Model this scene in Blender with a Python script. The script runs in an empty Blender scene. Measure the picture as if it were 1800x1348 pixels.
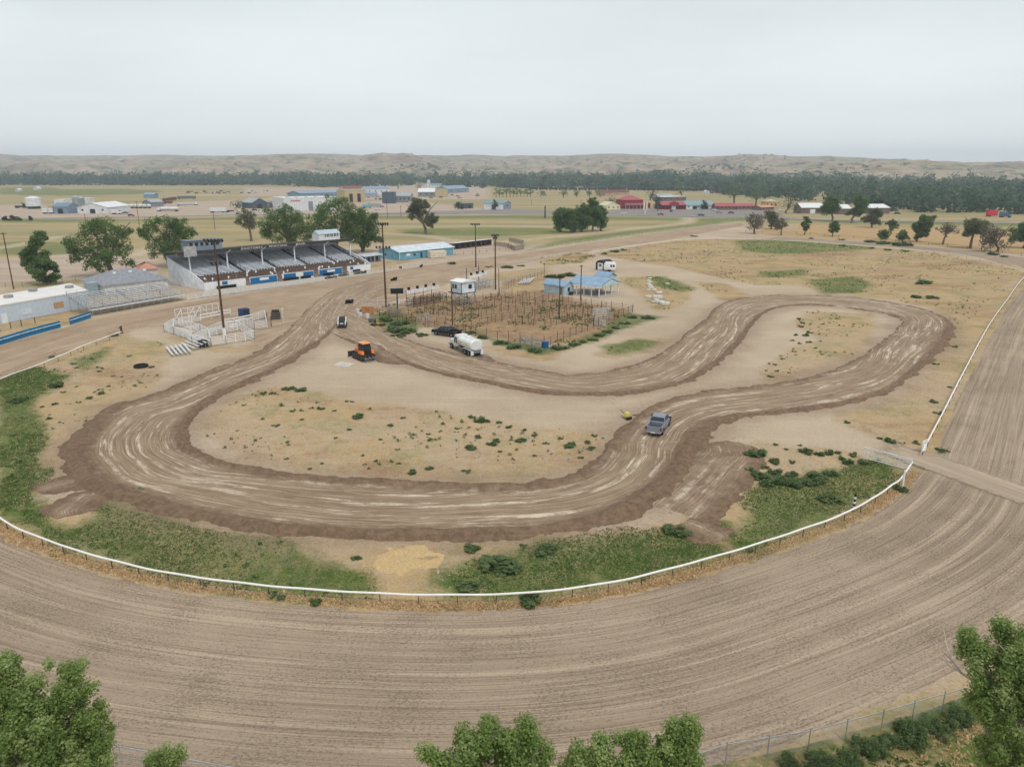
import bpy, bmesh, math, random
import numpy as np
from mathutils import Vector, Matrix
sc = bpy.context.scene
COL = sc.collection
rad = math.radians
# ------------------------------------------------------------------ camera
H, PITCH, F = 31.0, rad(16.23), 1285.0        # drone height, tilt, focal length in photo pixels (1800 wide)
CP, SP = math.cos(PITCH), math.sin(PITCH)
cam_d = bpy.data.cameras.new('camera'); cam = bpy.data.objects.new('camera', cam_d); COL.objects.link(cam)
cam.location = (0, 0, H); cam.rotation_euler = (rad(90) - PITCH, 0, 0)
cam_d.sensor_width = 36; cam_d.lens = 36 * F / 1800; cam_d.clip_start = 0.5; cam_d.clip_end = 40000
sc.camera = cam

def P(px, py, z=0.0):
    """ground (or height z) point seen at a photo pixel"""
    k = (674 - py) / F
    dx, dy, dz = (px - 900) / F, CP + k * SP, -SP + k * CP
    t = (z - H) / dz
    return Vector((dx * t, dy * t, z))
def PX(pts, z=0.0):
    return np.array([tuple(P(a, b, z))[:2] for a, b in pts])
def depth(p):
    return p[1] * CP + (H - p[2]) * SP
def zat(p, py):
    """height above ground of a point standing over p that shows at photo row py"""
    k = (674 - py) / F
    return H + p[1] * (k * CP - SP) / (CP + k * SP)
def proj(p):
    d = depth(p); u = p[1] * SP + (p[2] - H) * CP
    return 900 + F * p[0] / d, 674 - F * u / d

# ------------------------------------------------------------------ numpy value noise
_T = np.random.RandomState(7).rand(256, 256).astype(np.float32)
def vn(x, y, seed=0):
    x = np.asarray(x, dtype=np.float64) + seed * 17.31; y = np.asarray(y, dtype=np.float64) + seed * 9.77
    xi = np.floor(x).astype(np.int64); yi = np.floor(y).astype(np.int64)
    fx = x - xi; fy = y - yi
    fx = fx * fx * (3 - 2 * fx); fy = fy * fy * (3 - 2 * fy)
    a = _T[xi & 255, yi & 255]; b = _T[(xi + 1) & 255, yi & 255]
    c = _T[xi & 255, (yi + 1) & 255]; d = _T[(xi + 1) & 255, (yi + 1) & 255]
    return (a * (1 - fx) + b * fx) * (1 - fy) + (c * (1 - fx) + d * fx) * fy - 0.5
def fbm(x, y, o=4, seed=0):
    s = 0; a = 1.0
    for i in range(o):
        s = s + a * vn(x * 2 ** i, y * 2 ** i, seed + i * 3); a *= 0.5
    return s
def sstep(a, b, x):
    t = np.clip((x - a) / (b - a), 0, 1); return t * t * (3 - 2 * t)

def spline(pts, n):
    """uniform-ish catmull-rom through pts (m,k) -> (n,k), by arc length"""
    pts = np.asarray(pts, float); m = len(pts)
    ext = np.vstack([2 * pts[0] - pts[1], pts, 2 * pts[-1] - pts[-2]])
    out = []
    for i in range(m - 1):
        p0, p1, p2, p3 = ext[i:i + 4]
        t = np.linspace(0, 1, 40, endpoint=False)[:, None]
        out.append(0.5 * ((2 * p1) + (-p0 + p2) * t + (2 * p0 - 5 * p1 + 4 * p2 - p3) * t ** 2 + (-p0 + 3 * p1 - 3 * p2 + p3) * t ** 3))
    out.append(pts[-1][None]); q = np.vstack(out)
    d = np.r_[0, np.cumsum(np.linalg.norm(np.diff(q[:, :2], axis=0), axis=1))]
    s = np.linspace(0, d[-1], n)
    return np.stack([np.interp(s, d, q[:, k]) for k in range(q.shape[1])], 1)

# ------------------------------------------------------------------ meshes
def np_mesh(name, V, Fq, mat=None, uv=None, attrs=None, smooth=False, fattrs=None):
    V = np.asarray(V, np.float32).reshape(-1, 3); Fq = np.asarray(Fq, np.int32)
    me = bpy.data.meshes.new(name); n, k = Fq.shape
    me.vertices.add(len(V)); me.vertices.foreach_set('co', V.ravel())
    me.loops.add(n * k); me.loops.foreach_set('vertex_index', Fq.ravel())
    me.polygons.add(n); me.polygons.foreach_set('loop_start', np.arange(n, dtype=np.int32) * k)
    if smooth: me.polygons.foreach_set('use_smooth', np.ones(n, dtype=bool))
    for nm, a in (attrs or {}).items():
        a = np.asarray(a, np.float32)
        if a.ndim == 1: me.attributes.new(nm, 'FLOAT', 'POINT').data.foreach_set('value', a)
        else: me.attributes.new(nm, 'FLOAT_VECTOR', 'POINT').data.foreach_set('vector', a.ravel())
    for nm, a in (fattrs or {}).items():
        me.attributes.new(nm, 'FLOAT', 'FACE').data.foreach_set('value', np.asarray(a, np.float32))
    if mat: me.materials.append(mat)
    me.update(calc_edges=True); me.validate()
    return me
def link(name, me, parent=None, loc=None, rz=None):
    o = bpy.data.objects.new(name, me); COL.objects.link(o)
    if parent is not None: o.parent = parent
    if loc is not None: o.location = loc
    if rz is not None: o.rotation_euler = (0, 0, rz)
    return o
def tag(o, label=None, cat=None, group=None, kind=None):
    if label: o['label'] = label
    if cat: o['category'] = cat
    if group: o['group'] = group
    if kind: o['kind'] = kind
    return o
def thing(name, label, cat, loc=(0, 0, 0), rz=0.0, group=None):
    o = bpy.data.objects.new(name, None); o.empty_display_size = 0.2; COL.objects.link(o)
    o.location = loc; o.rotation_euler = (0, 0, rz)
    return tag(o, label, cat, group)
def copy_tree(o, parent=None, loc=None, rz=None, label=None, group=None, scale=None):
    c = o.copy(); COL.objects.link(c)
    if parent is not None: c.parent = parent
    if loc is not None: c.location = loc
    if rz is not None: c.rotation_euler = (0, 0, rz)
    if scale is not None: c.scale = (scale, scale, scale) if not hasattr(scale, '__len__') else scale
    if label: c['label'] = label
    if group: c['group'] = group
    for ch in list(o.children): copy_tree(ch, c)
    return c

class MB:
    """collects simple shapes, then builds them as one mesh object"""
    def __init__(s): s.v = []; s.f = []
    def add(s, vs, fs):
        b = len(s.v); s.v += [tuple(p) for p in vs]; s.f += [tuple(b + i for i in f) for f in fs]; return s
    def box(s, x0, x1, y0, y1, z0, z1):
        return s.add([(x0, y0, z0), (x1, y0, z0), (x1, y1, z0), (x0, y1, z0), (x0, y0, z1), (x1, y0, z1), (x1, y1, z1), (x0, y1, z1)],
                     [(3, 2, 1, 0), (4, 5, 6, 7), (0, 1, 5, 4), (1, 2, 6, 5), (2, 3, 7, 6), (3, 0, 4, 7)])
    def cbox(s, cx, cy, cz, sx, sy, sz): return s.box(cx - sx / 2, cx + sx / 2, cy - sy / 2, cy + sy / 2, cz - sz / 2, cz + sz / 2)
    def bar(s, a, b, w, h=None, up=(0, 0, 1)):
        a = Vector(a); b = Vector(b); h = h or w; d = (b - a)
        if d.length < 1e-6: return s
        d.normalize(); u = Vector(up)
        if abs(d.dot(u)) > 0.99: u = Vector((1, 0, 0))
        x = d.cross(u).normalized() * (w / 2); y = x.cross(d).normalized() * (h / 2)
        vs = [a - x - y, a + x - y, a + x + y, a - x + y, b - x - y, b + x - y, b + x + y, b - x + y]
        return s.add(vs, [(0, 1, 2, 3), (7, 6, 5, 4), (4, 5, 1, 0), (5, 6, 2, 1), (6, 7, 3, 2), (7, 4, 0, 3)])
    def tube(s, pts, r, n=8, cap=True):
        pts = [Vector(p) for p in pts]; m = len(pts)
        rs = r if hasattr(r, '__len__') else [r] * m
        vs = []; fs = []; ref = None
        for i, p in enumerate(pts):
            d = (pts[min(i + 1, m - 1)] - pts[max(i - 1, 0)]).normalized()
            if ref is None: ref = Vector((0, 0, 1)) if abs(d.z) < 0.9 else Vector((1, 0, 0))
            x = d.cross(ref)
            if x.length < 1e-4: x = d.cross(Vector((0, 1, 0.1)))
            x.normalize(); y = d.cross(x).normalized(); ref = y.cross(d) * -1 if False else ref
            for j in range(n):
                t = 2 * math.pi * j / n
                vs.append(p + (x * math.cos(t) + y * math.sin(t)) * rs[i])
        for i in range(m - 1):
            for j in range(n):
                a = i * n + j; b = i * n + (j + 1) % n
                fs.append((a, b, b + n, a + n))
        if cap:
            fs.append(tuple(range(n - 1, -1, -1))); fs.append(tuple((m - 1) * n + j for j in range(n)))
        return s.add(vs, fs)
    def cyl(s, cx, cy, z0, z1, r, n=16, r2=None): return s.tube([(cx, cy, z0), (cx, cy, z1)], [r, r if r2 is None else r2], n)
    def extrude(s, prof, a, b, axis='x'):
        """closed 2-D profile swept from a to b: axis x -> profile is (y,z); axis y -> (x,z); axis z -> (x,y)"""
        n = len(prof)
        def mk(t):
            if axis == 'x': return [(t, p, q) for p, q in prof]
            if axis == 'y': return [(p, t, q) for p, q in prof]
            return [(p, q, t) for p, q in prof]
        fs = [(i, (i + 1) % n, n + (i + 1) % n, n + i) for i in range(n)]
        fs += [tuple(range(n - 1, -1, -1)), tuple(range(n, 2 * n))]
        return s.add(mk(a) + mk(b), fs)
    def loft(s, rings, cap=True):
        n = len(rings[0]); vs = [p for r in rings for p in r]; fs = []
        for i in range(len(rings) - 1):
            for j in range(n):
                a = i * n + j; b = i * n + (j + 1) % n; fs.append((a, b, b + n, a + n))
        if cap: fs += [tuple(range(n - 1, -1, -1)), tuple((len(rings) - 1) * n + j for j in range(n))]
        return s.add(vs, fs)
    def mesh(s, name, mat, bevel=0.0, smooth=False, seg=1):
        me = bpy.data.meshes.new(name); me.from_pydata(s.v, [], s.f)
        bm = bmesh.new(); bm.from_mesh(me); bmesh.ops.recalc_face_normals(bm, faces=bm.faces)
        if bevel > 0:
            bmesh.ops.bevel(bm, geom=[e for e in bm.edges if len(e.link_faces) == 2 and e.calc_face_angle(0) > 0.5], offset=bevel, segments=seg, affect='EDGES', profile=0.5)
        bm.to_mesh(me); bm.free()
        if mat: me.materials.append(mat)
        if smooth:
            for p in me.polygons: p.use_smooth = True
            try: me.set_sharp_from_angle(angle=rad(38))
            except Exception: pass
        return me
    def build(s, name, mat, parent=None, loc=None, rz=None, bevel=0.0, smooth=False, seg=1):
        return link(name, s.mesh(name, mat, bevel, smooth, seg), parent, loc, rz)

# ------------------------------------------------------------------ materials
def lin(r, g, b):
    f = lambda c: ((c / 255 + 0.055) / 1.055) ** 2.4 if c > 10.3 else c / 255 / 12.92
    return (f(r), f(g), f(b))
class NT:
    def __init__(s, name):
        s.m = bpy.data.materials.new(name); s.m.use_nodes = True; s.t = s.m.node_tree; s.t.nodes.clear()
        s.out = s.t.nodes.new('ShaderNodeOutputMaterial')
    def n(s, typ, **kw):
        o = s.t.nodes.new(typ)
        for k, v in kw.items(): setattr(o, k, v)
        return o
    def set(s, sock, v):
        if isinstance(v, bpy.types.NodeSocket): s.t.links.new(v, sock)
        elif v is not None:
            if hasattr(v, '__len__') and len(v) == 3 and sock.type == 'RGBA': v = (*v, 1)
            sock.default_value = v
    def attr(s, name, out='Fac'): return s.n('ShaderNodeAttribute', attribute_name=name).outputs[out]
    def sep(s, v):
        o = s.n('ShaderNodeSeparateXYZ'); s.set(o.inputs[0], v); return o.outputs
    def comb(s, x, y, z=0.0):
        o = s.n('ShaderNodeCombineXYZ'); s.set(o.inputs[0], x); s.set(o.inputs[1], y); s.set(o.inputs[2], z); return o.outputs[0]
    def pos(s): return s.n('ShaderNodeNewGeometry').outputs['Position']
    def obj(s): return s.n('ShaderNodeTexCoord').outputs['Object']
    def noise(s, vec, scale, det=2, rough=0.5, dist=0.0):
        o = s.n('ShaderNodeTexNoise'); s.set(o.inputs['Vector'], vec); s.set(o.inputs['Scale'], scale)
        o.inputs['Detail'].default_value = det; o.inputs['Roughness'].default_value = rough; o.inputs['Distortion'].default_value = dist
        return o.outputs['Fac']
    def math(s, op, a, b=None, c=None):
        o = s.n('ShaderNodeMath', operation=op); s.set(o.inputs[0], a)
        if b is not None: s.set(o.inputs[1], b)
        if c is not None: s.set(o.inputs[2], c)
        return o.outputs[0]
    def vmul(s, v, k):
        o = s.n('ShaderNodeVectorMath', operation='MULTIPLY'); s.set(o.inputs[0], v); o.inputs[1].default_value = k; return o.outputs[0]
    def step(s, v, a, b, lo=0.0, hi=1.0):
        o = s.n('ShaderNodeMapRange', interpolation_type='SMOOTHSTEP'); s.set(o.inputs[0], v)
        for i, x in enumerate((a, b, lo, hi)): s.set(o.inputs[1 + i], x)
        return o.outputs[0]
    def mix(s, f, a, b):
        o = s.n('ShaderNodeMix', data_type='RGBA'); s.set(o.inputs[0], f); s.set(o.inputs[6], a); s.set(o.inputs[7], b); return o.outputs[2]
    def bump(s, h, strength=0.4, dist=0.1):
        o = s.n('ShaderNodeBump'); s.set(o.inputs['Height'], h); o.inputs['Strength'].default_value = strength; o.inputs['Distance'].default_value = dist
        return o.outputs[0]
    def bsdf(s, col, rough=0.9, metal=0.0, normal=None, spec=0.3, trans=None):
        o = s.n('ShaderNodeBsdfPrincipled'); s.set(o.inputs['Base Color'], col); s.set(o.inputs['Roughness'], rough); s.set(o.inputs['Metallic'], metal)
        o.inputs['Specular IOR Level'].default_value = spec
        if normal is not None: s.set(o.inputs['Normal'], normal)
        sh = o.outputs[0]
        if trans:
            t = s.n('ShaderNodeBsdfTranslucent'); s.set(t.inputs['Color'], trans[0]); mx = s.n('ShaderNodeMixShader'); mx.inputs[0].default_value = trans[1]
            s.t.links.new(sh, mx.inputs[1]); s.t.links.new(t.outputs[0], mx.inputs[2]); sh = mx.outputs[0]
        s.t.links.new(sh, s.out.inputs['Surface']); return s.m
_mats = {}
def M(name, col=None, rough=0.7, metal=0.0, var=0.12, scale=1.5, spec=0.3, bump=0.0):
    """plain surface with dirt/wear variation; col is sRGB 0-255"""
    if name in _mats: return _mats[name]
    t = NT(name); c = lin(*col)
    p = t.obj(); n1 = t.noise(p, scale, 4, 0.6); n2 = t.noise(t.vmul(p, (scale * 3, scale * 3, scale * 0.5)), 1.0, 3, 0.6)
    k = t.math('MULTIPLY_ADD', n1, 0.6, t.math('MULTIPLY', n2, 0.4))
    dark = tuple(x * (1 - 2.2 * var) for x in c); lite = tuple(min(1, x * (1 + 1.2 * var)) for x in c)
    colr = t.mix(t.step(k, 0.3, 0.7), dark, lite)
    nrm = t.bump(t.noise(p, scale * 8, 3), 0.3, bump) if bump else None
    _mats[name] = t.bsdf(colr, rough, metal, nrm, spec)
    return _mats[name]
def ribbed(name, col, pitch=0.3, axis=0, depth=0.03, rough=0.5, metal=0.0, var=0.1):
    """corrugated sheet: ribs along the height"""
    if name in _mats: return _mats[name]
    t = NT(name); c = lin(*col); p = t.obj(); x = t.sep(p)[axis] if axis < 2 else t.math('ADD', t.sep(p)[0], t.sep(p)[1])
    w = t.math('SINE', t.math('MULTIPLY', x, 2 * math.pi / pitch))
    n1 = t.noise(p, 0.6, 4, 0.65); colr = t.mix(t.step(n1, 0.3, 0.7), tuple(q * (1 - 2 * var) for q in c), tuple(min(1, q * (1 + var)) for q in c))
    _mats[name] = t.bsdf(colr, rough, metal, t.bump(w, 0.6, depth), 0.35)
    return _mats[name]
lin0 = lin
def lin(r, g, b): return tuple(0.80 * q for q in lin0(r, g, b))
# ------------------------------------------------------------------ sky, sun, air
w = bpy.data.worlds.new('World'); sc.world = w; w.use_nodes = True
nt = w.node_tree; nt.nodes.clear()
SUN_EL, SUN_AZ = rad(58), rad(150)
sky = nt.nodes.new('ShaderNodeTexSky'); sky.sky_type = 'NISHITA'; sky.sun_disc = False; sky.sun_elevation = SUN_EL; sky.sun_rotation = SUN_AZ
sky.air_density = 1.0; sky.dust_density = 3.0; sky.altitude = 700
tc = nt.nodes.new('ShaderNodeTexCoord'); sx = nt.nodes.new('ShaderNodeSeparateXYZ'); nt.links.new(tc.outputs['Generated'], sx.inputs[0])
cr = nt.nodes.new('ShaderNodeValToRGB'); nt.links.new(sx.outputs[2], cr.inputs[0])
e = cr.color_ramp.elements; e[0].position = 0.0; e[0].color = (11.4, 11.9, 12.1, 1); e[1].position = 1.0; e[1].color = (9.0, 9.0, 9.05, 1)
for p_, c_ in ((0.07, (9.3, 9.85, 10.0)), (0.2, (8.5, 9.1, 9.25)), (0.4, (8.0, 8.3, 8.4))):
    q = e.new(p_); q.color = (*c_, 1)
mp = nt.nodes.new('ShaderNodeMapping'); mp.inputs['Scale'].default_value = (1.6, 1.6, 7); nt.links.new(tc.outputs['Generated'], mp.inputs[0])
cn = nt.nodes.new('ShaderNodeTexNoise'); cn.inputs['Scale'].default_value = 1.1; cn.inputs['Detail'].default_value = 5; cn.inputs['Roughness'].default_value = 0.5; nt.links.new(mp.outputs[0], cn.inputs['Vector'])
mr = nt.nodes.new('ShaderNodeMapRange'); mr.inputs[1].default_value = 0.3; mr.inputs[2].default_value = 0.7; mr.inputs[3].default_value = 0.89; mr.inputs[4].default_value = 1.06; nt.links.new(cn.outputs['Fac'], mr.inputs[0])
ml = nt.nodes.new('ShaderNodeMix'); ml.data_type = 'RGBA'; ml.blend_type = 'MULTIPLY'; ml.inputs[0].default_value = 1; nt.links.new(cr.outputs[0], ml.inputs[6]); nt.links.new(mr.outputs[0], ml.inputs[7])
mx = nt.nodes.new('ShaderNodeMix'); mx.data_type = 'RGBA'; mx.inputs[0].default_value = 0.9; nt.links.new(sky.outputs[0], mx.inputs[6]); nt.links.new(ml.outputs[2], mx.inputs[7])
bg = nt.nodes.new('ShaderNodeBackground'); bg.inputs['Strength'].default_value = 0.1; nt.links.new(mx.outputs[2], bg.inputs[0])
wo = nt.nodes.new('ShaderNodeOutputWorld'); nt.links.new(bg.outputs[0], wo.inputs[0])
sl = bpy.data.lights.new('sun', 'SUN'); sl.energy = 1.75; sl.angle = rad(10); sl.color = (1.0, 0.965, 0.92)
so = bpy.data.objects.new('sun', sl); COL.objects.link(so)
# light comes from azimuth SUN_AZ (clockwise from +Y): right and behind the camera, high up
sd = Vector((math.sin(SUN_AZ) * math.cos(SUN_EL), math.cos(SUN_AZ) * math.cos(SUN_EL), math.sin(SUN_EL)))
so.rotation_euler = sd.to_track_quat('Z', 'Y').to_euler()
vs = sc.view_settings; sc.display_settings.display_device = 'sRGB'; vs.view_transform = 'Standard'; vs.look = 'None'; vs.exposure = 0.0; vs.gamma = 1.0; vs.use_curve_mapping = False
sc.cycles.max_bounces = 6; sc.cycles.volume_bounces = 0; sc.cycles.transparent_max_bounces = 12; sc.cycles.use_denoising = True

def hill_z(x, y):
    """terrain height: flat valley floor, then the badlands rim beyond the river"""
    x = np.asarray(x, float); y = np.asarray(y, float)
    px = 900 + F * x / np.maximum(y * 0.97, 1)
    crest = np.interp(px, [-400, 0, 150, 200, 300, 400, 550, 650, 750, 900, 1070, 1260, 1330, 1420, 1500, 1600, 1700, 1800, 2300],
                          [276, 274, 274.5, 272, 271.5, 272.5, 270.5, 272, 271, 273.5, 272, 276.5, 272, 274, 277.5, 280, 283, 287, 292])
    yc = np.interp(px, [-400, 700, 1200, 1800, 2300], [4600, 4300, 3900, 3000, 2800])      # distance of the crest
    k = (674 - crest) / F
    zc = H + yc * (k * CP - SP) / (CP + k * SP)
    y0 = np.interp(px, [-400, 900, 1400, 1800], [1750, 1750, 1500, 1250])
    t = np.clip((y - y0) / (yc - y0), 0, 1.3)
    prof = np.where(t < 1, 0.10 * t + 0.5 * sstep(0.12, 0.5, t) * 0.55 + (0.9 - 0.275) * t ** 2.2, 1 - (t - 1) * 1.2)
    rid = np.abs(fbm(x / 520, y / 380, 5, 3)) * 2
    gul = fbm(x / 210, y / 260, 4, 9)
    amp = sstep(0.05, 0.4, t) * (1 - 0.75 * sstep(0.75, 1.0, t))
    return zc * prof + amp * (rid * 40 - 20 + gul * 22) - sstep(0, 0.02, 0.02 - t) * 0.6 + sstep(0.9, 1, t) * fbm(x / 160, y / 400, 3, 5) * 3

# ------------------------------------------------------------------ ground sheet
def sd_poly(X, Y, poly, best, lim=8.0):
    """signed distance (positive inside) of a polygon, merged into best by max"""
    poly = np.asarray(poly, float); lo = poly.min(0) - lim; hi = poly.max(0) + lim
    idx = np.where((X > lo[0]) & (X < hi[0]) & (Y > lo[1]) & (Y < hi[1]))[0]
    if len(idx) == 0: return best
    x = X[idx]; y = Y[idx]; d2 = np.full(len(idx), 1e9); ins = np.zeros(len(idx), bool)
    for i in range(len(poly)):
        ax, ay = poly[i]; bx, by = poly[(i + 1) % len(poly)]
        ex, ey = bx - ax, by - ay; L = ex * ex + ey * ey + 1e-9
        t = np.clip(((x - ax) * ex + (y - ay) * ey) / L, 0, 1)
        d2 = np.minimum(d2, (x - ax - t * ex) ** 2 + (y - ay - t * ey) ** 2)
        c = ((ay > y) != (by > y)) & (x < ex * (y - ay) / (ey if abs(ey) > 1e-9 else 1e-9) + ax)
        ins ^= c
    d = np.sqrt(d2) * np.where(ins, 1, -1)
    best[idx] = np.maximum(best[idx], d); return best
def sd_line(X, Y, line, width, best, lim=10.0):
    line = np.asarray(line, float); lo = line.min(0) - lim - width; hi = line.max(0) + lim + width
    idx = np.where((X > lo[0]) & (X < hi[0]) & (Y > lo[1]) & (Y < hi[1]))[0]
    x = X[idx]; y = Y[idx]; d2 = np.full(len(idx), 1e9)
    for (ax, ay), (bx, by) in zip(line[:-1], line[1:]):
        ex, ey = bx - ax, by - ay; L = ex * ex + ey * ey + 1e-9
        t = np.clip(((x - ax) * ex + (y - ay) * ey) / L, 0, 1)
        d2 = np.minimum(d2, (x - ax - t * ex) ** 2 + (y - ay - t * ey) ** 2)
    best[idx] = np.maximum(best[idx], width / 2 - np.sqrt(d2)); return best

RAILPX = [(1800, 487), (1770, 525), (1740, 568), (1700, 640), (1660, 718), (1622, 790), (1603, 815), (1575, 845), (1540, 871), (1480, 903), (1400, 933), (1300, 965), (1200, 993), (1100, 1018), (1000, 1034), (900, 1043), (750, 1045), (600, 1039), (450, 1027), (300, 1007), (200, 985), (100, 955), (0, 910)]
GREEN = [[(0, 872), (33, 887), (95, 889), (80, 912), (110, 933), (150, 925), (184, 876), (205, 874), (240, 888), (300, 905), (385, 938), (470, 948), (520, 955), (535, 975), (590, 998), (640, 1012), (655, 1042), (560, 1046), (450, 1034), (330, 1017), (220, 990), (130, 962), (60, 930), (0, 902)],
    [(775, 1015), (820, 1000), (850, 990), (920, 960), (1000, 951), (1100, 940), (1180, 932), (1235, 945), (1268, 972), (1190, 998), (1100, 1018), (1000, 1034), (900, 1045), (790, 1048)],
    [(1302, 955), (1310, 925), (1325, 900), (1318, 865), (1360, 845), (1420, 838), (1480, 825), (1545, 808), (1572, 828), (1556, 860), (1490, 896), (1430, 922), (1370, 948), (1310, 968)],
    [(0, 655), (60, 645), (105, 668), (60, 700), (62, 740), (85, 765), (60, 800), (75, 830), (50, 868), (90, 890), (60, 905), (0, 890)],
    [(40, 690), (60, 660), (95, 648), (112, 668), (80, 690), (48, 700)], [(130, 640), (165, 620), (190, 612), (185, 625), (150, 648)],
    [(655, 552), (700, 548), (740, 575), (700, 588), (668, 575)], [(835, 585), (900, 604), (960, 612), (1010, 605), (1000, 612), (950, 622), (880, 606)],
    [(1000, 605), (1060, 582), (1105, 552), (1165, 556), (1100, 575), (1040, 600)],
    [(1290, 424), (1360, 421), (1500, 431), (1545, 437), (1450, 443), (1370, 447), (1310, 442)],
    [(1425, 492), (1500, 486), (1530, 500), (1505, 515), (1450, 516)], [(1340, 478), (1410, 474), (1420, 484), (1350, 488)],
    [(1140, 487), (1165, 486), (1215, 508), (1200, 512), (1160, 505)], [(1060, 610), (1120, 597), (1150, 600), (1130, 616), (1080, 622)],
    [(0, 425), (60, 424), (125, 428), (132, 446), (60, 450), (0, 446)], [(700, 403), (850, 400), (1000, 402), (1010, 410), (880, 415), (720, 413)],
    [(930, 440), (1000, 428), (1080, 417), (1160, 406), (1290, 390), (1260, 390), (1150, 402), (1060, 412), (980, 424)],
    [(0, 386), (230, 386), (460, 381), (900, 379), (1190, 383), (1195, 388), (900, 384), (460, 386), (0, 391)], [(1230, 384), (1320, 384), (1325, 388), (1225, 391)],
    [(0, 330), (200, 332), (300, 336), (240, 342), (100, 344), (0, 342)], [(1330, 384), (1570, 393), (1700, 396), (1830, 400), (1830, 393), (1560, 388)], [(1290, 944), (1275, 920), (1240, 915), (1255, 940)]]
DRY = [[(352, 740), (420, 700), (480, 682), (600, 702), (760, 725), (900, 745), (1050, 765), (1062, 790), (1010, 828), (900, 846), (700, 838), (540, 826), (440, 805), (378, 772)],
    [(0, 668), (100, 622), (213, 590), (280, 605), (285, 640), (260, 690), (180, 715), (120, 770), (100, 830), (60, 870), (0, 895)],
    [(0, 892), (110, 945), (220, 985), (330, 1008), (450, 1028), (600, 1040), (750, 1046), (900, 1045), (1000, 1036), (1100, 1020), (1200, 994), (1300, 966), (1400, 934), (1480, 904), (1545, 872), (1580, 845), (1604, 815), (1560, 800), (1420, 790), (1340, 780), (1290, 830), (1250, 910), (1150, 928), (1000, 942), (850, 952), (700, 952), (560, 950), (420, 936), (300, 905), (200, 870), (100, 890), (20, 880)],
    [(1352, 645), (1400, 610), (1450, 600), (1400, 570), (1420, 548), (1530, 552), (1532, 600), (1490, 634), (1385, 668), (1352, 668)],
    [(1680, 570), (1740, 525), (1800, 486), (1790, 510), (1745, 575), (1700, 650), (1622, 788), (1575, 778), (1470, 738), (1480, 730), (1560, 712), (1640, 655)],
    [(1045, 446), (1150, 428), (1220, 421), (1350, 420), (1500, 431), (1650, 446), (1830, 484), (1790, 488), (1685, 570), (1650, 545), (1565, 525), (1450, 512), (1400, 500), (1330, 500), (1260, 486), (1190, 470), (1110, 458)],
    [(1090, 488), (1150, 486), (1215, 505), (1200, 535), (1160, 545), (1130, 520)], [(1228, 495), (1280, 500), (1320, 525), (1270, 528)], [(1045, 625), (1110, 596), (1175, 594), (1150, 615), (1080, 630)],
    [(940, 455), (1020, 445), (1045, 450), (1020, 462), (960, 466)], [(860, 610), (950, 622), (1010, 612), (1050, 590), (1030, 600), (960, 632), (890, 622)],
    [(400, 552), (460, 548), (515, 560), (500, 590), (470, 600), (440, 598), (450, 570)], [(290, 592), (330, 592), (352, 606), (420, 612), (450, 604), (440, 618), (370, 618), (330, 605)],
    [(870, 480), (960, 470), (990, 500), (900, 515)], [(0, 560), (150, 545), (160, 556), (0, 600)], [(655, 465), (720, 456), (700, 468), (655, 476)]]
GOLD = [[(1330, 402), (1345, 396), (1400, 393), (1600, 400), (1830, 412), (1830, 448), (1700, 436), (1550, 424), (1400, 416), (1335, 412)]]
PEN = [[(655, 545), (740, 520), (830, 522), (960, 508), (1010, 528), (1110, 545), (1085, 575), (1030, 600), (950, 610), (880, 598), (800, 580), (700, 568)]]
FIELD = [[(-1500, 520), (-400, 500), (0, 500), (60, 508), (300, 478), (460, 445), (680, 428), (790, 424), (910, 436), (1075, 418), (1300, 389), (1330, 398), (1400, 417), (1550, 425), (1830, 450), (2400, 500), (3200, 560), (3200, 318), (-1500, 318)]]
LOT = [[(0, 456), (110, 441), (285, 452), (305, 472), (250, 482), (100, 494), (0, 500), (-300, 505), (-300, 470)], [(-300, 362), (150, 360), (420, 352), (500, 358), (700, 352), (850, 366), (900, 368), (900, 378), (460, 380), (0, 387), (-300, 388)],
    [(590, 470), (660, 458), (800, 452), (900, 436), (960, 432), (900, 444), (700, 474), (640, 482)], [(560, 328), (860, 322), (860, 350), (700, 352), (560, 350)], [(790, 440), (880, 425), (915, 436), (800, 455)], [(430, 330), (600, 330), (600, 344), (430, 346)]]
ASPH = [[(1060, 379), (1070, 370), (1100, 365), (1300, 366), (1375, 374), (1378, 385), (1200, 382)], [(640, 376), (740, 372), (900, 368), (1060, 372), (1060, 377), (900, 375.5), (640, 379)]]
PATHS = [([(-60, 440), (0, 436), (60, 425), (110, 416), (240, 413)], 6), ([(240, 448), (265, 437), (305, 426)], 6), ([(671, 410), (740, 414), (794, 422), (850, 425)], 5), ([(690, 398), (830, 397), (1000, 399)], 7),
    ([(1212, 382), (1205, 392), (1130, 400), (1060, 408), (1000, 414), (930, 421), (870, 427)], 5), ([(-60, 455), (60, 452), (130, 449), (240, 445)], 5), ([(460, 352), (540, 342), (700, 341), (320, 343)], 10), ([(1380, 384), (1470, 386), (1560, 389)], 4)]

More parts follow.
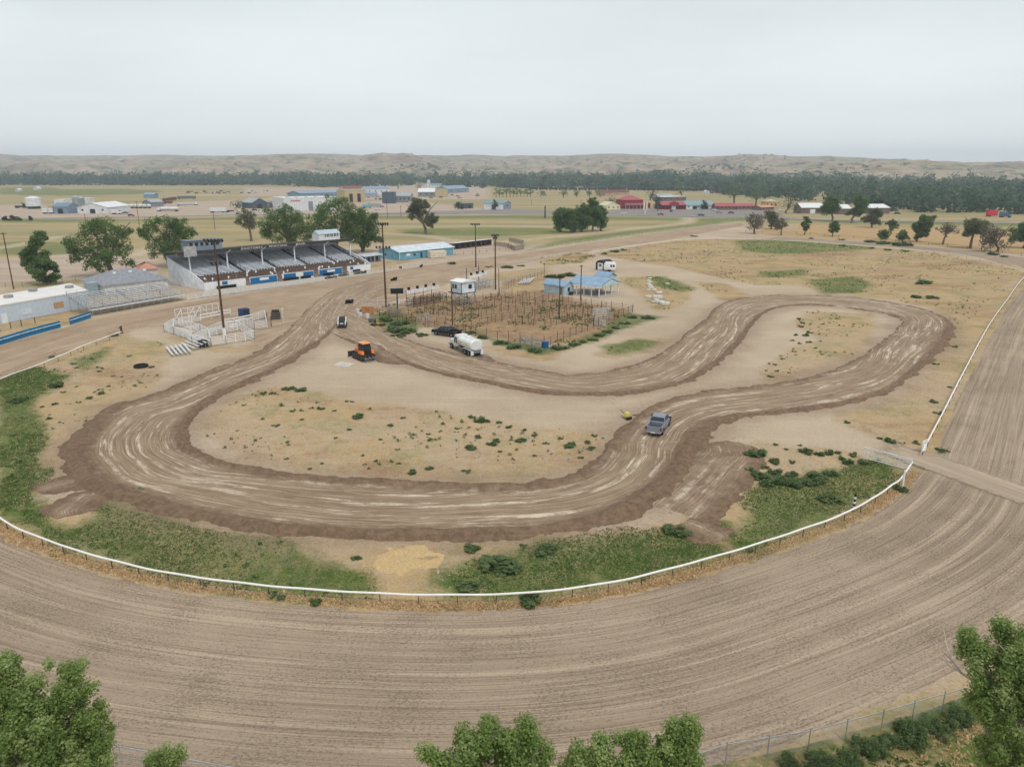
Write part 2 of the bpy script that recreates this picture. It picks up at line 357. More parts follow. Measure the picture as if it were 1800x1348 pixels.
PAIRS = [((720, 476), (745, 500)), ((640, 492), (675, 520)), ((580, 513), (628, 541)), ((542, 542), (597, 567)), ((509, 576), (575, 592)), ((446, 622), (526, 627)), ((377, 649), (457, 665)), ((314, 676), (395, 694)), ((250, 700), (355, 722)), ((190, 717), (337, 745)), ((133, 757), (329, 768)), ((108, 790), (345, 790)),
    ((110, 825), (385, 806)), ((140, 860), (440, 820)), ((234, 890), (501, 831)), ((334, 914), (570, 838)), ((450, 935), (640, 842)), ((600, 949), (733, 846)), ((750, 950), (820, 850)), ((870, 947), (890, 850)),
    ((980, 938), (950, 846)), ((1080, 918), (1005, 835)), ((1160, 885), (1040, 812)), ((1210, 835), (1062, 788)), ((1232, 788), (1084, 760)), ((1258, 752), (1121, 727)), ((1302, 736), (1167, 704)), ((1367, 727), (1240, 688)),
    ((1440, 719), (1330, 678)), ((1510, 706), (1420, 664)), ((1577, 681), (1490, 638)), ((1641, 630), (1540, 608)), ((1675, 592), (1575, 580)), ((1672, 566), (1588, 566)), ((1640, 549), (1570, 555)), ((1580, 535), (1530, 547)),
    ((1487, 522), (1460, 538)), ((1400, 519), (1400, 537)), ((1340, 521), (1362, 543)), ((1290, 527), (1338, 555)), ((1259, 541), (1322, 573)), ((1240, 562), (1308, 592)), ((1211, 582), (1290, 615)), ((1180, 608), (1258, 643)),
    ((1140, 633), (1209, 672)), ((1080, 650), (1130, 691)), ((1000, 658), (1040, 696)), ((912, 645), (940, 690)), ((845, 631), (860, 675)), ((778, 616), (778, 659)), ((711, 596), (715, 640)), ((667, 574), (655, 617)), ((629, 553), (600, 594)), ((600, 538), (565, 575)), ((575, 528), (540, 560))]
th = np.r_[np.linspace(89.0, 47, 16), np.arange(46.5, 1.2, -0.082), 1.1, 0.95, 0.8, 0.66, 0.52, 0.38, 0.28]
R = H / np.tan(np.radians(th))
az = np.radians(np.r_[np.linspace(-180, -46, 60, endpoint=False), np.linspace(-46, 46, 1060), np.linspace(46, 180, 60)[1:-1]])
GX = (R[:, None] * np.sin(az)[None]).ravel(); GY = (R[:, None] * np.cos(az)[None]).ravel()
nr, na = len(R), len(az)
def field_of(polys, lim=8.0, extra=None):
    b = np.full(len(GX), -lim)
    for p in polys: b = sd_poly(GX, GY, PX(p), b, lim)
    for l, wd in (extra or []): b = sd_line(GX, GY, spline(PX(l), 60), wd, b, lim)
    return np.clip(b, -lim, lim)
at_green, at_dry, at_gold, at_pen = field_of(GREEN), field_of(DRY), field_of(GOLD), field_of(PEN)
at_field, at_lot, at_asph, at_path = field_of(FIELD, 12), field_of(LOT, 12), field_of(ASPH, 8), field_of([], 8, PATHS)
near_back = sd_poly(GX, GY, np.array([(-300, -300), (-300, 25), (-40, 31), (-21, 31.2), (-8, 30), (0, 30.4), (8, 32), (16, 34.0), (24, 36.6), (36, 41.5), (60, 55), (90, 110), (300, 100), (300, -300)]), np.full(len(GX), -8.0), 8)
at_dry = np.maximum(at_dry, near_back); at_dry = sd_line(GX, GY, spline(np.vstack([[(121, 351), (156, 315), (173, 268)], PX(RAILPX, 0.8), [(-57, 70), (-68, 82), (-79, 105)], PX([(75, 638), (150, 606), (213, 583)], .8)]), 160), 3.4, at_dry, 8)
at_green = np.maximum(at_green, np.where(near_back > 0.3, -0.2 + 2.2 * fbm(GX / 4, GY / 4, 3, 21), -8))
COURSE_PX = lambda: np.vstack([PX([a for a, b in PAIRS[2:]]), PX([b for a, b in PAIRS[2:]])[::-1]])
at_course = np.clip(sd_poly(GX, GY, COURSE_PX(), np.full(len(GX), -8.0), 8), -8, 8)
GZ = np.where(R[:, None] < 700, 1, 0).repeat(na, 1).ravel() * (0.10 * fbm(GX / 14, GY / 14, 3, 4)) - 0.03
GZ = np.where(np.hypot(GX, GY) > 1200, -0.5, GZ)
ii, jj = np.meshgrid(np.arange(nr - 1), np.arange(na), indexing='ij')
a_ = (ii * na + jj).ravel(); b_ = (ii * na + (jj + 1) % na).ravel()
FQ = np.stack([a_, b_, b_ + na, a_ + na], 1)
V = np.stack([GX, GY, GZ], 1)

t = NT('ground earth and grass')
p = t.pos(); ga = t.sep(t.attr('ga', 'Vector')); gb = t.sep(t.attr('gb', 'Vector')); gc = t.sep(t.attr('gc', 'Vector'))
nL = t.noise(p, 0.045, 4, 0.6); nM = t.noise(p, 0.35, 5, 0.65); nS = t.noise(p, 2.2, 4, 0.65); nF = t.noise(p, 9.0, 3, 0.6); nB = t.noise(p, 0.13, 6, 0.72)
far_ = t.step(t.sep(p)[1], 110.0, 420.0, 1.0, 3.2)
def cov(sd, amp, soft, n=None):
    w_ = t.math('MULTIPLY', t.math('SUBTRACT', n or nB, 0.5), amp * 2.2); w2 = t.math('MULTIPLY', t.math('SUBTRACT', nS, 0.5), amp * 0.9)
    return t.step(t.math('ADD', sd, t.math('ADD', w_, w2)), t.math('MULTIPLY', far_, -soft * 1.3), t.math('MULTIPLY', far_, soft * 1.3))
pale = t.mix(t.step(nL, 0.3, 0.7), lin(189, 169, 144), lin(206, 188, 163))
pale = t.mix(t.math('MULTIPLY', t.step(nS, 0.5, 0.75), 0.4), pale, lin(164, 143, 121))
pale = t.mix(t.math('MULTIPLY', t.step(t.noise(t.vmul(p, (0.05, 0.5, 1)), 1.0, 4, 0.6), 0.5, 0.8), 0.45), pale, lin(214, 197, 174))
# fields beyond the fairground: mown hay and grass in bands
fb = t.noise(t.vmul(p, (0.0035, 0.035, 1)), 1.0, 4, 0.6); fb2 = t.noise(t.vmul(p, (0.03, 0.16, 1)), 1.0, 5, 0.65)
fld = t.mix(t.step(fb, 0.36, 0.62), lin(186, 166, 124), lin(158, 150, 108))
fld = t.mix(t.math('MULTIPLY', t.step(fb2, 0.5, 0.72), 0.7), fld, lin(140, 136, 96))
fld = t.mix(t.math('MULTIPLY', t.step(t.noise(t.vmul(p, (0.006, 0.06, 1)), 3.0, 3), 0.55, 0.72), 0.6), fld, lin(200, 168, 118))
c = t.mix(cov(gb[1], 7, 2.5), pale, fld)
lot = t.mix(t.step(fb2, 0.35, 0.7), lin(184, 163, 143), lin(203, 187, 167))
c = t.mix(cov(gb[2], 6, 2.0), c, lot)
dry = t.mix(t.step(nM, 0.35, 0.65), lin(199, 172, 125), lin(184, 159, 119))
dry = t.mix(t.math('MULTIPLY', t.step(nL, 0.5, 0.68), 0.8), dry, lin(170, 138, 106))
dry = t.mix(t.math('MULTIPLY', t.step(t.noise(p, 0.13, 5, 0.68), 0.48, 0.62), 0.72), dry, lin(150, 144, 92))
dry = t.mix(t.math('MULTIPLY', t.step(t.noise(t.vmul(p, (0.02, 0.05, 1)), 1.0, 5, 0.7), 0.5, 0.64), 0.75), dry, lin(158, 120, 88))
dry = t.mix(t.math('MULTIPLY', t.step(nF, 0.5, 0.7), 0.5), dry, lin(138, 112, 80))
dcov = cov(t.math('ADD', ga[1], 0.7), 2.4, 0.9)
bare = t.step(t.math('ADD', t.math('MULTIPLY', nL, 0.5), t.math('MULTIPLY', t.noise(p, 0.8, 5, 0.7), 0.6)), 0.46, 0.60)
dcov = t.math('MULTIPLY', dcov, t.math('SUBTRACT', 1.0, t.math('MULTIPLY', bare, t.step(t.sep(p)[1], 95.0, 190.0, 0.55, 0.15))))
c = t.mix(dcov, c, dry)
pen = t.mix(t.step(nM, 0.35, 0.65), lin(160, 130, 102), lin(184, 154, 116)); pen = t.mix(t.math('MULTIPLY', t.step(nS, 0.48, 0.7), 0.7), pen, lin(118, 106, 76))
c = t.mix(cov(gb[0], 3, 1.0), c, pen)
gold = t.mix(t.step(nM, 0.35, 0.65), lin(200, 170, 122), lin(186, 156, 114)); gold = t.mix(t.math('MULTIPLY', t.step(fb2, 0.5, 0.7), 0.5), gold, lin(178, 140, 92))
c = t.mix(cov(ga[2], 4, 1.5), c, gold)
grn = t.mix(t.step(nM, 0.32, 0.66), lin(68, 94, 38), lin(98, 118, 54)); grn = t.mix(t.math('MULTIPLY', t.step(nS, 0.5, 0.72), 0.65), grn, lin(70, 88, 46))
grn = t.mix(t.math('MULTIPLY', t.step(nL, 0.52, 0.68), 0.55), grn, lin(150, 138, 86))
grn = t.mix(t.math('MULTIPLY', t.step(t.noise(p, 0.55, 5, 0.75), 0.54, 0.66), 0.6), grn, lin(168, 148, 104))
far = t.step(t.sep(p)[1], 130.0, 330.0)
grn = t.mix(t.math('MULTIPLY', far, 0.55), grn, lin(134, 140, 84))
c = t.mix(t.math('MULTIPLY', cov(t.math('ADD', ga[0], 0.6), 2.6, 1.0), t.math('SUBTRACT', 1.0, t.math('MULTIPLY', bare, 0.22))), c, grn)
c = t.mix(cov(gc[1], 2.5, 1.2), c, lin(206, 188, 162))
c = t.mix(cov(gc[0], 3, 1.5), c, t.mix(nM, lin(138, 133, 128), lin(158, 152, 146)))
dust = t.step(t.math('ADD', gc[2], t.math('MULTIPLY', t.math('SUBTRACT', nB, 0.5), 9.0)), -5.0, 0.5)
c = t.mix(t.math('MULTIPLY', dust, t.math('MULTIPLY', t.step(nS, 0.25, 0.7, 0.5, 1.0), 0.75)), c, lin(152, 130, 110))
spk = t.noise(p, 4.5, 4, 0.75); spf = t.noise(p, 14.0, 2, 0.6)
c = t.mix(t.math('MULTIPLY', t.step(spk, 0.5, 0.7), 0.32), c, lin(96, 80, 62)); c = t.mix(t.math('MULTIPLY', t.step(spf, 0.55, 0.75), 0.3), c, lin(112, 94, 74)); c = t.mix(t.math('MULTIPLY', t.step(spk, 0.46, 0.3), 0.28), c, lin(226, 206, 176))
hgt = t.math('ADD', t.math('MULTIPLY', nF, 0.5), nS)
ground_mat = t.bsdf(c, 0.95, 0, t.bump(hgt, 0.55, 0.12), 0.15)
go = link('ground', np_mesh('ground', V, FQ, ground_mat, attrs={'ga': np.stack([at_green, at_dry, at_gold], 1), 'gb': np.stack([at_pen, at_field, at_lot], 1), 'gc': np.stack([at_asph, at_path, at_course], 1)}, smooth=True))
tag(go, kind='structure')

# ------------------------------------------------------------------ ribbons of bare earth
def ribbon(name, O, I, ns, tv, zf, mat, extra=None, closed=False):
    """surface between two matched edges; tv = cross positions (0 = O edge, 1 = I edge, outside = skirt)"""
    O = np.asarray(O, float); I = np.asarray(I, float)
    both = spline(np.hstack([(O + I) / 2, O, I] + ([extra] if extra is not None else [])), ns)
    O2, I2 = both[:, 2:4], both[:, 4:6]; mid = (O2 + I2) / 2
    s = np.r_[0, np.cumsum(np.linalg.norm(np.diff(mid, axis=0), axis=1))]
    wd = np.linalg.norm(I2 - O2, axis=1); tv = np.asarray(tv)
    d = (I2 - O2) / wd[:, None]
    # cross positions are in metres near the edges, proportional between
    X = O2[:, None, :] + d[:, None, :] * (tv[None, :, None] * wd[:, None, None])
    S = np.repeat(s[:, None], len(tv), 1); Wm = tv[None] * wd[:, None]; Em = np.minimum(Wm, wd[:, None] - Wm)
    ex = both[:, 6:] if extra is not None else None
    Z, at = zf(X[..., 0], X[..., 1], S, Wm, Em, wd, s, ex)
    Vv = np.concatenate([X, Z[..., None]], 2).reshape(-1, 3); m = len(tv)
    ii, jj = np.meshgrid(np.arange(ns - 1), np.arange(m - 1), indexing='ij'); a = (ii * m + jj).ravel()
    Fq = np.stack([a, a + 1, a + 1 + m, a + m], 1)
    attrs = {'tc': np.stack([S, Wm, np.zeros_like(S)], 2).reshape(-1, 3), 'ed': np.minimum(Em, np.minimum(S, s[-1] - S) * 0.4).ravel()}
    for k_, v_ in at.items(): attrs[k_] = v_.ravel()
    o = link(name, np_mesh(name, Vv, Fq, mat, attrs=attrs, smooth=True)); tag(o, kind='structure'); return o, mid, s

# the ploughed oval for horse racing
def horse_mat(name, c0, c1, cd):
    t = NT(name); tc_ = t.attr('tc', 'Vector'); p = t.pos(); x = t.sep(tc_)
    nL = t.noise(p, 0.06, 3, 0.6); col = t.mix(t.step(nL, 0.3, 0.7), c0, c1)
    st = t.noise(t.comb(t.math('MULTIPLY', x[0], 0.02), t.math('MULTIPLY', x[1], 1.1), 0.0), 1.0, 5, 0.65, 0.3)
    col = t.mix(t.math('MULTIPLY', t.step(st, 0.48, 0.66), 0.8), col, tuple(q * 1.28 for q in c1))
    st2 = t.noise(t.comb(t.math('MULTIPLY', x[0], 0.035), t.math('MULTIPLY', x[1], 3.2), 3.0), 1.0, 4, 0.6, 0.2)
    col = t.mix(t.math('MULTIPLY', t.step(st2, 0.5, 0.66), 0.42), col, tuple(q * 0.74 for q in c0))
    hoof = t.noise(t.comb(t.math('MULTIPLY', x[0], 4.6), t.math('MULTIPLY', x[1], 7.0), 0.0), 1.0, 2, 0.5, 0.5); hz = t.noise(p, 0.22, 2)
    hm = t.step(t.math('ADD', hoof, t.math('MULTIPLY', t.math('SUBTRACT', hz, 0.5), 0.45)), 0.54, 0.68)
    col = t.mix(t.math('MULTIPLY', hm, 0.45), col, cd)
    g1 = t.noise(t.comb(t.math('MULTIPLY', x[0], 0.012), t.math('MULTIPLY', x[1], 2.1), 8.0), 1.0, 3, 0.75, 0.1)
    col = t.mix(t.math('MULTIPLY', t.math('MULTIPLY', t.step(g1, 0.475, 0.5), t.step(g1, 0.535, 0.505)), 0.42), col, cd)
    col = t.mix(t.math('MULTIPLY', t.math('MULTIPLY', t.step(g1, 0.42, 0.44), t.step(g1, 0.47, 0.45)), 0.42), col, tuple(q * 1.3 for q in c1))
    grain = t.noise(p, 6.5, 4, 0.75); col = t.mix(t.math('MULTIPLY', t.step(grain, 0.48, 0.68), 0.36), col, cd)
    h = t.math('ADD', t.math('MULTIPLY', st2, 0.8), t.math('SUBTRACT', t.math('MULTIPLY', grain, 0.5), t.math('MULTIPLY', hm, 0.7)))
    return t.bsdf(col, 0.95, 0, t.bump(h, 0.5, 0.12), 0.12)
horse = horse_mat('harrowed racetrack earth', lin(163, 145, 124), lin(181, 163, 141), lin(112, 94, 77))
home = horse_mat('packed straight earth', lin(172, 149, 124), lin(194, 172, 146), lin(120, 98, 78))
LEFTW = [(-57, 70), (-68, 82), (-76, 96), (-79.5, 109)]
inner = np.vstack([[(121, 351), (138, 338), (156, 315), (168, 292), (173, 268), (169, 245)], PX(RAILPX, 0.8), LEFTW])
inn = spline(inner, 400); tg = np.gradient(inn, axis=0); tg /= np.linalg.norm(tg, axis=1)[:, None]
nrm = np.stack([-tg[:, 1], tg[:, 0]], 1)
for _ in range(3): nrm[1:-1] = (nrm[:-2] + nrm[1:-1] + nrm[2:]) / 3
u_ = np.linspace(0, 1, 400)
wid = np.interp(u_, [0, 0.25, 0.4, 0.55, 0.75, 0.92, 1], [13, 18, 26, 21, 17.5, 20, 21])
outer = inn - nrm * wid[:, None] if (np.cross(tg[200], (inn[200] - np.array([0, 120]))) > 0) is None else inn + nrm * wid[:, None]
if np.linalg.norm(outer[260] - np.array([0, 120])) < np.linalg.norm(inn[260] - np.array([0, 120])): outer = inn - nrm * wid[:, None]
inn = inn + (outer - inn) / wid[:, None] * 0.1
def z_flat(base, drop, seed):
    def f(X, Y, S, Wm, Em, wd, s, ex):
        nz = fbm(X * 0.9, Y * 0.9, 3, seed) * 0.16
        z = base + 0.03 * vn(X * 0.35, Y * 0.35, seed) - drop * (1 - sstep(-0.3, 1.1, Em + nz * 3))
        return z, {}
    return f
tvs = np.r_[-0.03, np.linspace(0, 1, 150), 1.03]
ribbon('horse_track', inn[::4] + (outer - inn)[::4] * 0.02, outer[::4], 1500, tvs, z_flat(0.06, 0.22, 11), horse)
HO = [(-110, 640), (0, 607), (107, 577), (160, 562), (240, 547), (330, 531), (440, 513), (550, 497), (660, 480), (720, 471), (800, 459), (900, 447), (975, 436), (1075, 422), (1150, 410), (1220, 401), (1300, 392)]
HI = [(-140, 735), (0, 668), (110, 624), (213, 588), (300, 575), (430, 600), (540, 600), (620, 562), (690, 532), (770, 507), (840, 478), (905, 466), (980, 452), (1060, 438), (1140, 427), (1225, 412), (1310, 396)]
ribbon('home_straight', PX(HO), PX(HI), 900, np.r_[-0.03, np.linspace(0, 1, 70), 1.03], z_flat(0.05, 0.2, 15), home)

# the graded dirt course with its berms
nP = len(PAIRS)
dkO = np.interp(np.arange(nP) - 2, [0, 3, 6, 8, 11, 13, 18, 20, 22, 25, 28, 30, 32, 34, 38, 44, 48, 52], [0.6, 1.4, 1.9, 4.0, 3.8, 2.5, 2.2, 3.6, 3.0, 1.4, 1.5, 2.4, 0.8, 0.6, 1.5, 1.4, 1.2, 0.5])
dkI = np.interp(np.arange(nP) - 2, [0, 3, 6, 8, 11, 13, 18, 22, 25, 28, 30, 34, 38, 44, 48, 52], [0.6, 1.6, 2.2, 2.4, 2.4, 2.3, 2.2, 1.8, 1.5, 1.3, 0.5, 0.6, 1.9, 1.7, 1.5, 0.5])
def z_course(X, Y, S, Wm, Em, wd, s, ex):
    dO, dI = ex[:, 0:1], ex[:, 1:2]; L = s[-1]
    endf = (sstep(12, 60, s) * sstep(2, 26, L - s))[:, None]
    dk = np.minimum(Wm - dO, (wd[:, None] - Wm) - dI)                 # > 0 on the driven surface
    bw = np.where(Wm < wd[:, None] / 2, dO, dI)
    q = np.clip(Em / np.maximum(bw, 0.3), -1.2, 2)
    berm = 0.42 * np.exp(-((q - 0.45) / 0.33) ** 2) * (0.75 + 0.9 * fbm(S * 0.25, Wm * 0.4, 3, 31)) * np.clip(bw / 2.2, 0.45, 1.3)
    lump = fbm(X * 1.7, Y * 1.7, 4, 33) * 0.13 * (1 - sstep(0.2, 1.4, dk))
    z = 0.10 + endf * (berm + lump) + 0.02 * vn(X * 0.6, Y * 0.6, 2) - 0.42 * (1 - sstep(-0.9, 0.55, Em + fbm(X * 0.55, Y * 0.55, 4, 37) * 1.5)) - 0.11 * ((1 - sstep(0, 30, s)) + (1 - sstep(0, 12, L - s)))[:, None]
    z = z + 0.025 * vn(S * 0.08, Wm * 2.2, 41) * sstep(0, 1.5, dk)
    return z, {'dk': dk + (1 - endf) * 6 + 0.15}
t = NT('graded course earth')
tc_ = t.attr('tc', 'Vector'); x = t.sep(tc_); p = t.pos(); dk = t.attr('dk')
nS = t.noise(p, 1.6, 5, 0.7); nF = t.noise(p, 6.0, 4, 0.7); nM = t.noise(p, 0.25, 4, 0.6)
lane = t.mix(t.step(nM, 0.3, 0.7), lin(154, 132, 107), lin(171, 149, 123))
wob = t.math('ADD', x[1], t.math('MULTIPLY', t.noise(t.comb(t.math('MULTIPLY', x[0], 0.04), 0.0, 0.0), 1.0, 3), 3.0))
s1 = t.noise(t.comb(t.math('MULTIPLY', x[0], 0.06), t.math('MULTIPLY', wob, 1.25), 0.0), 1.0, 7, 0.68, 0.6)
s2 = t.noise(t.comb(t.math('MULTIPLY', x[0], 0.16), t.math('MULTIPLY', wob, 3.0), 4.0), 1.0, 6, 0.7, 0.5)
s3 = t.noise(t.comb(t.math('MULTIPLY', x[0], 0.09), t.math('MULTIPLY', wob, 7.0), 14.0), 1.0, 4, 0.65, 0.3)
s4 = t.noise(t.comb(t.math('MULTIPLY', x[0], 0.12), t.math('ADD', t.math('MULTIPLY', wob, 2.2), t.math('MULTIPLY', x[0], 0.16)), 24.0), 1.0, 5, 0.7, 0.8)
brk = t.step(t.noise(t.comb(t.math('MULTIPLY', x[0], 0.4), t.math('MULTIPLY', x[1], 0.9), 9.0), 1.0, 6, 0.75), 0.38, 0.58)
lane = t.mix(t.math('MULTIPLY', t.step(s2, 0.48, 0.66), 0.7), lane, lin(122, 101, 80))
lane = t.mix(t.math('MULTIPLY', t.step(s3, 0.52, 0.66), 0.5), lane, lin(108, 88, 70))
lane = t.mix(t.math('MULTIPLY', t.step(s3, 0.47, 0.36), 0.6), lane, lin(214, 196, 172))
lane = t.mix(t.math('MULTIPLY', t.math('MULTIPLY', t.step(s1, 0.52, 0.60), brk), 0.82), lane, lin(240, 226, 203))
lane = t.mix(t.math('MULTIPLY', t.step(s1, 0.42, 0.30), 0.75), lane, lin(112, 92, 73))
lane = t.mix(t.math('MULTIPLY', t.step(s4, 0.56, 0.66), 0.5), lane, lin(118, 98, 80)); lane = t.mix(t.math('MULTIPLY', t.step(s4, 0.42, 0.32), 0.5), lane, lin(206, 187, 160))
lane = t.mix(t.math('MULTIPLY', t.step(nF, 0.5, 0.72), 0.35), lane, lin(104, 86, 70)); lane = t.mix(0.08, lane, lin(140, 124, 110))
berm = t.mix(t.step(nS, 0.3, 0.7), lin(112, 91, 73), lin(146, 122, 99)); berm = t.mix(t.math('MULTIPLY', t.step(nF, 0.5, 0.7), 0.5), berm, lin(92, 75, 62))
berm = t.mix(t.math('MULTIPLY', t.step(s2, 0.45, 0.7), 0.35), berm, lin(150, 129, 108))
m_ = t.step(t.math('ADD', dk, t.math('MULTIPLY', t.math('SUBTRACT', t.noise(p, 0.5, 5, 0.7), 0.5), 4.0)), -1.1, 1.3)
col = t.mix(m_, berm, lane)
h = t.math('ADD', t.math('MULTIPLY', s2, 0.8), t.math('MULTIPLY', nF, t.step(dk, 1.0, -1.0, 0.4, 1.2)))
course_mat = t.bsdf(col, 0.95, 0, t.bump(h, 0.6, 0.14), 0.12)
ribbon('dirt_course', PX([a for a, b in PAIRS]), PX([b for a, b in PAIRS]), 2600, np.r_[-0.16, -0.11, -0.07, -0.035, np.linspace(0, 1, 80), 1.035, 1.07, 1.11, 1.16], z_course, course_mat, np.stack([dkO, dkI], 1))
# pushed-out tongues of spoil beside the course
def spoil(pts, wpx0, hgt, seed):
    c = spline(PX(pts), 40); tgn = np.gradient(c, axis=0); tgn /= np.linalg.norm(tgn, axis=1)[:, None]; nn = np.stack([-tgn[:, 1], tgn[:, 0]], 1)
    L = np.linspace(0, 1, 40); prof = wpx0 * np.clip(np.minimum(1, (1 - L) * 4), 0.05, 1) ** 0.5
    def z(X, Y, S, Wm, Em, wd, s, ex):
        q = np.clip(Em / 1.5, -1, 1)
        zz = 0.04 + hgt * sstep(-0.2, 1, q) * (0.7 + 0.8 * fbm(X * 0.8, Y * 0.8, 3, seed)) + 0.1 * fbm(X * 2, Y * 2, 3, seed + 5) - 0.35 * ((1 - sstep(0, 2.5, s)) + (1 - sstep(0, 2.5, s[-1] - s)))[:, None] - 0.3 * (1 - sstep(-0.5, 0.4, Em + fbm(X * 0.7, Y * 0.7, 3, seed) * 1.2))
        return zz, {'dk': np.full_like(X, -1.0) + 1.35 * sstep(0.4, 2.2, Em)}
    ribbon('spoil_heap', c - nn * prof[:, None] / 2, c + nn * prof[:, None] / 2, 120, np.r_[-0.15, -0.06, np.linspace(0, 1, 26), 1.06, 1.15], z, course_mat)
spoil([(190, 860), (155, 875), (120, 895), (92, 916)], 5.0, 0.25, 51)
spoil([(200, 850), (140, 845), (80, 858), (40, 872)], 4.5, 0.08, 57)
spoil([(1165, 905), (1215, 870), (1258, 828), (1285, 795), (1305, 772)], 8.5, 0.16, 61)
spoil([(640, 605), (670, 622), (690, 634), (720, 640)], 4.5, 0.45, 67)
spoil([(1180, 905), (1235, 930), (1270, 950), (1300, 962)], 4.5, 0.05, 69)
# the pale wheel path through the gate and across the racetrack
t = NT('wheel path earth'); p = t.pos(); x = t.sep(t.attr('tc', 'Vector')); n_ = t.noise(p, 0.9, 5, 0.7)
col = t.mix(t.step(t.noise(t.comb(t.math('MULTIPLY', x[0], 0.05), t.math('MULTIPLY', x[1], 1.2), 0.0), 1.0, 4), 0.35, 0.65), lin(172, 154, 134), lin(194, 176, 153))
t.bsdf(col, 0.95, 0, t.bump(t.noise(p, 5, 3), 0.4, 0.08), 0.12)
t_b = t.out.inputs['Surface'].links[0].from_socket; tr = t.n('ShaderNodeBsdfTransparent'); ms = t.n('ShaderNodeMixShader')
t.set(ms.inputs[0], t.step(t.math('ADD', t.attr('ed'), t.math('MULTIPLY', t.math('SUBTRACT', n_, 0.5), 2.4)), 0.1, 1.3)); t.t.links.new(tr.outputs[0], ms.inputs[1]); t.t.links.new(t_b, ms.inputs[2]); t.t.links.new(ms.outputs[0], t.out.inputs['Surface'])
path_mat = t.m
c = spline(PX([(1535, 781), (1570, 790), (1620, 808), (1700, 836), (1800, 872), (2000, 940)]), 30)
tgn = np.gradient(c, axis=0); tgn /= np.linalg.norm(tgn, axis=1)[:, None]; nn = np.stack([-tgn[:, 1], tgn[:, 0]], 1)
ribbon('path', c - nn * 3, c + nn * 3, 200, np.linspace(0, 1, 20), lambda X, Y, S, Wm, Em, wd, s, ex: (0.125 + 0.02 * vn(X * .4, Y * .4, 8), {}), path_mat)

# highway
t = NT('worn highway asphalt'); p = t.pos(); x = t.sep(t.attr('tc', 'Vector')); n_ = t.noise(p, 0.4, 4)
col = t.mix(n_, lin(134, 130, 127), lin(160, 156, 152)); road_mat = t.bsdf(col, 0.85)
c = spline(PX([(-700, 393), (-200, 388.5), (0, 385.5), (230, 382), (460, 377.5), (680, 375.5), (900, 376.2), (1060, 378), (1200, 380), (1320, 382.5), (1450, 386.5), (1600, 389.5), (1830, 393), (2300, 400)]), 80)
tgn = np.gradient(c, axis=0); tgn /= np.linalg.norm(tgn, axis=1)[:, None]; nn = np.stack([-tgn[:, 1], tgn[:, 0]], 1)
ribbon('road', c - nn * 6, c + nn * 6, 300, np.linspace(0, 1, 8), lambda X, Y, S, Wm, Em, wd, s, ex: (X * 0 + 0.12, {}), road_mat)
line_mat = M('road paint', (226, 222, 205), 0.7)
for k_ in (-5.2, -0.3, 0.3, 5.2):
    mbv = np.concatenate([np.c_[c + nn * (k_ - 0.1), np.full(80, 0.135)], np.c_[c + nn * (k_ + 0.1), np.full(80, 0.135)]])
    ln = link('road_marking', np_mesh('road_marking', mbv, [(i, i + 1, i + 81, i + 80) for i in range(79)], line_mat)); tag(ln, kind='structure')

# hills
hx = np.linspace(-4600, 4600, 560); hy = np.r_[np.linspace(1150, 2600, 110), np.linspace(2620, 5600, 150)]
HX, HY = np.meshgrid(hx, hy, indexing='ij'); sprd = HX * (HY / 4600)
HZ = hill_z(sprd, HY); HZ = np.where(HY < 1300, HZ - (1300 - HY) * 0.01 - 0.3, HZ)
m = len(hy); ii, jj = np.meshgrid(np.arange(len(hx) - 1), np.arange(m - 1), indexing='ij'); a = (ii * m + jj).ravel()
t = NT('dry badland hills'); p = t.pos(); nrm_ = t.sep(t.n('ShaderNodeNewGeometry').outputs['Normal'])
n1 = t.noise(t.vmul(p, (1, 1, 4)), 0.004, 6, 0.65); n2 = t.noise(p, 0.016, 5, 0.7)
col = t.mix(t.step(n1, 0.35, 0.62), lin(196, 172, 146), lin(172, 158, 130)); col = t.mix(t.math('MULTIPLY', t.step(n2, 0.48, 0.62), 0.7), col, lin(104, 108, 82))
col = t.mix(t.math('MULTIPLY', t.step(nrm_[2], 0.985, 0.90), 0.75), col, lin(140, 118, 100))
col = t.mix(t.math('MULTIPLY', t.step(t.noise(p, 0.03, 4, 0.75), 0.52, 0.62), 0.9), col, lin(60, 76, 56))
hm = t.bsdf(col, 0.95, 0, None, 0.1)
tag(link('hills', np_mesh('hills', np.stack([sprd, HY, HZ], 2).reshape(-1, 3), np.stack([a, a + m, a + m + 1, a + 1], 1), hm, smooth=True)), kind='structure')
# thin summer air
t = NT('summer haze'); v = t.n('ShaderNodeVolumePrincipled'); v.inputs['Color'].default_value = (0.80, 0.91, 1.0, 1); v.inputs['Density'].default_value = 0.00018; v.inputs['Anisotropy'].default_value = 0.0
t.t.links.new(v.outputs[0], t.out.inputs['Volume'])
hb = MB().box(-4800, 4800, -400, 5750, -25, 165).build('haze', t.m); tag(hb, kind='stuff')

lin = lin0
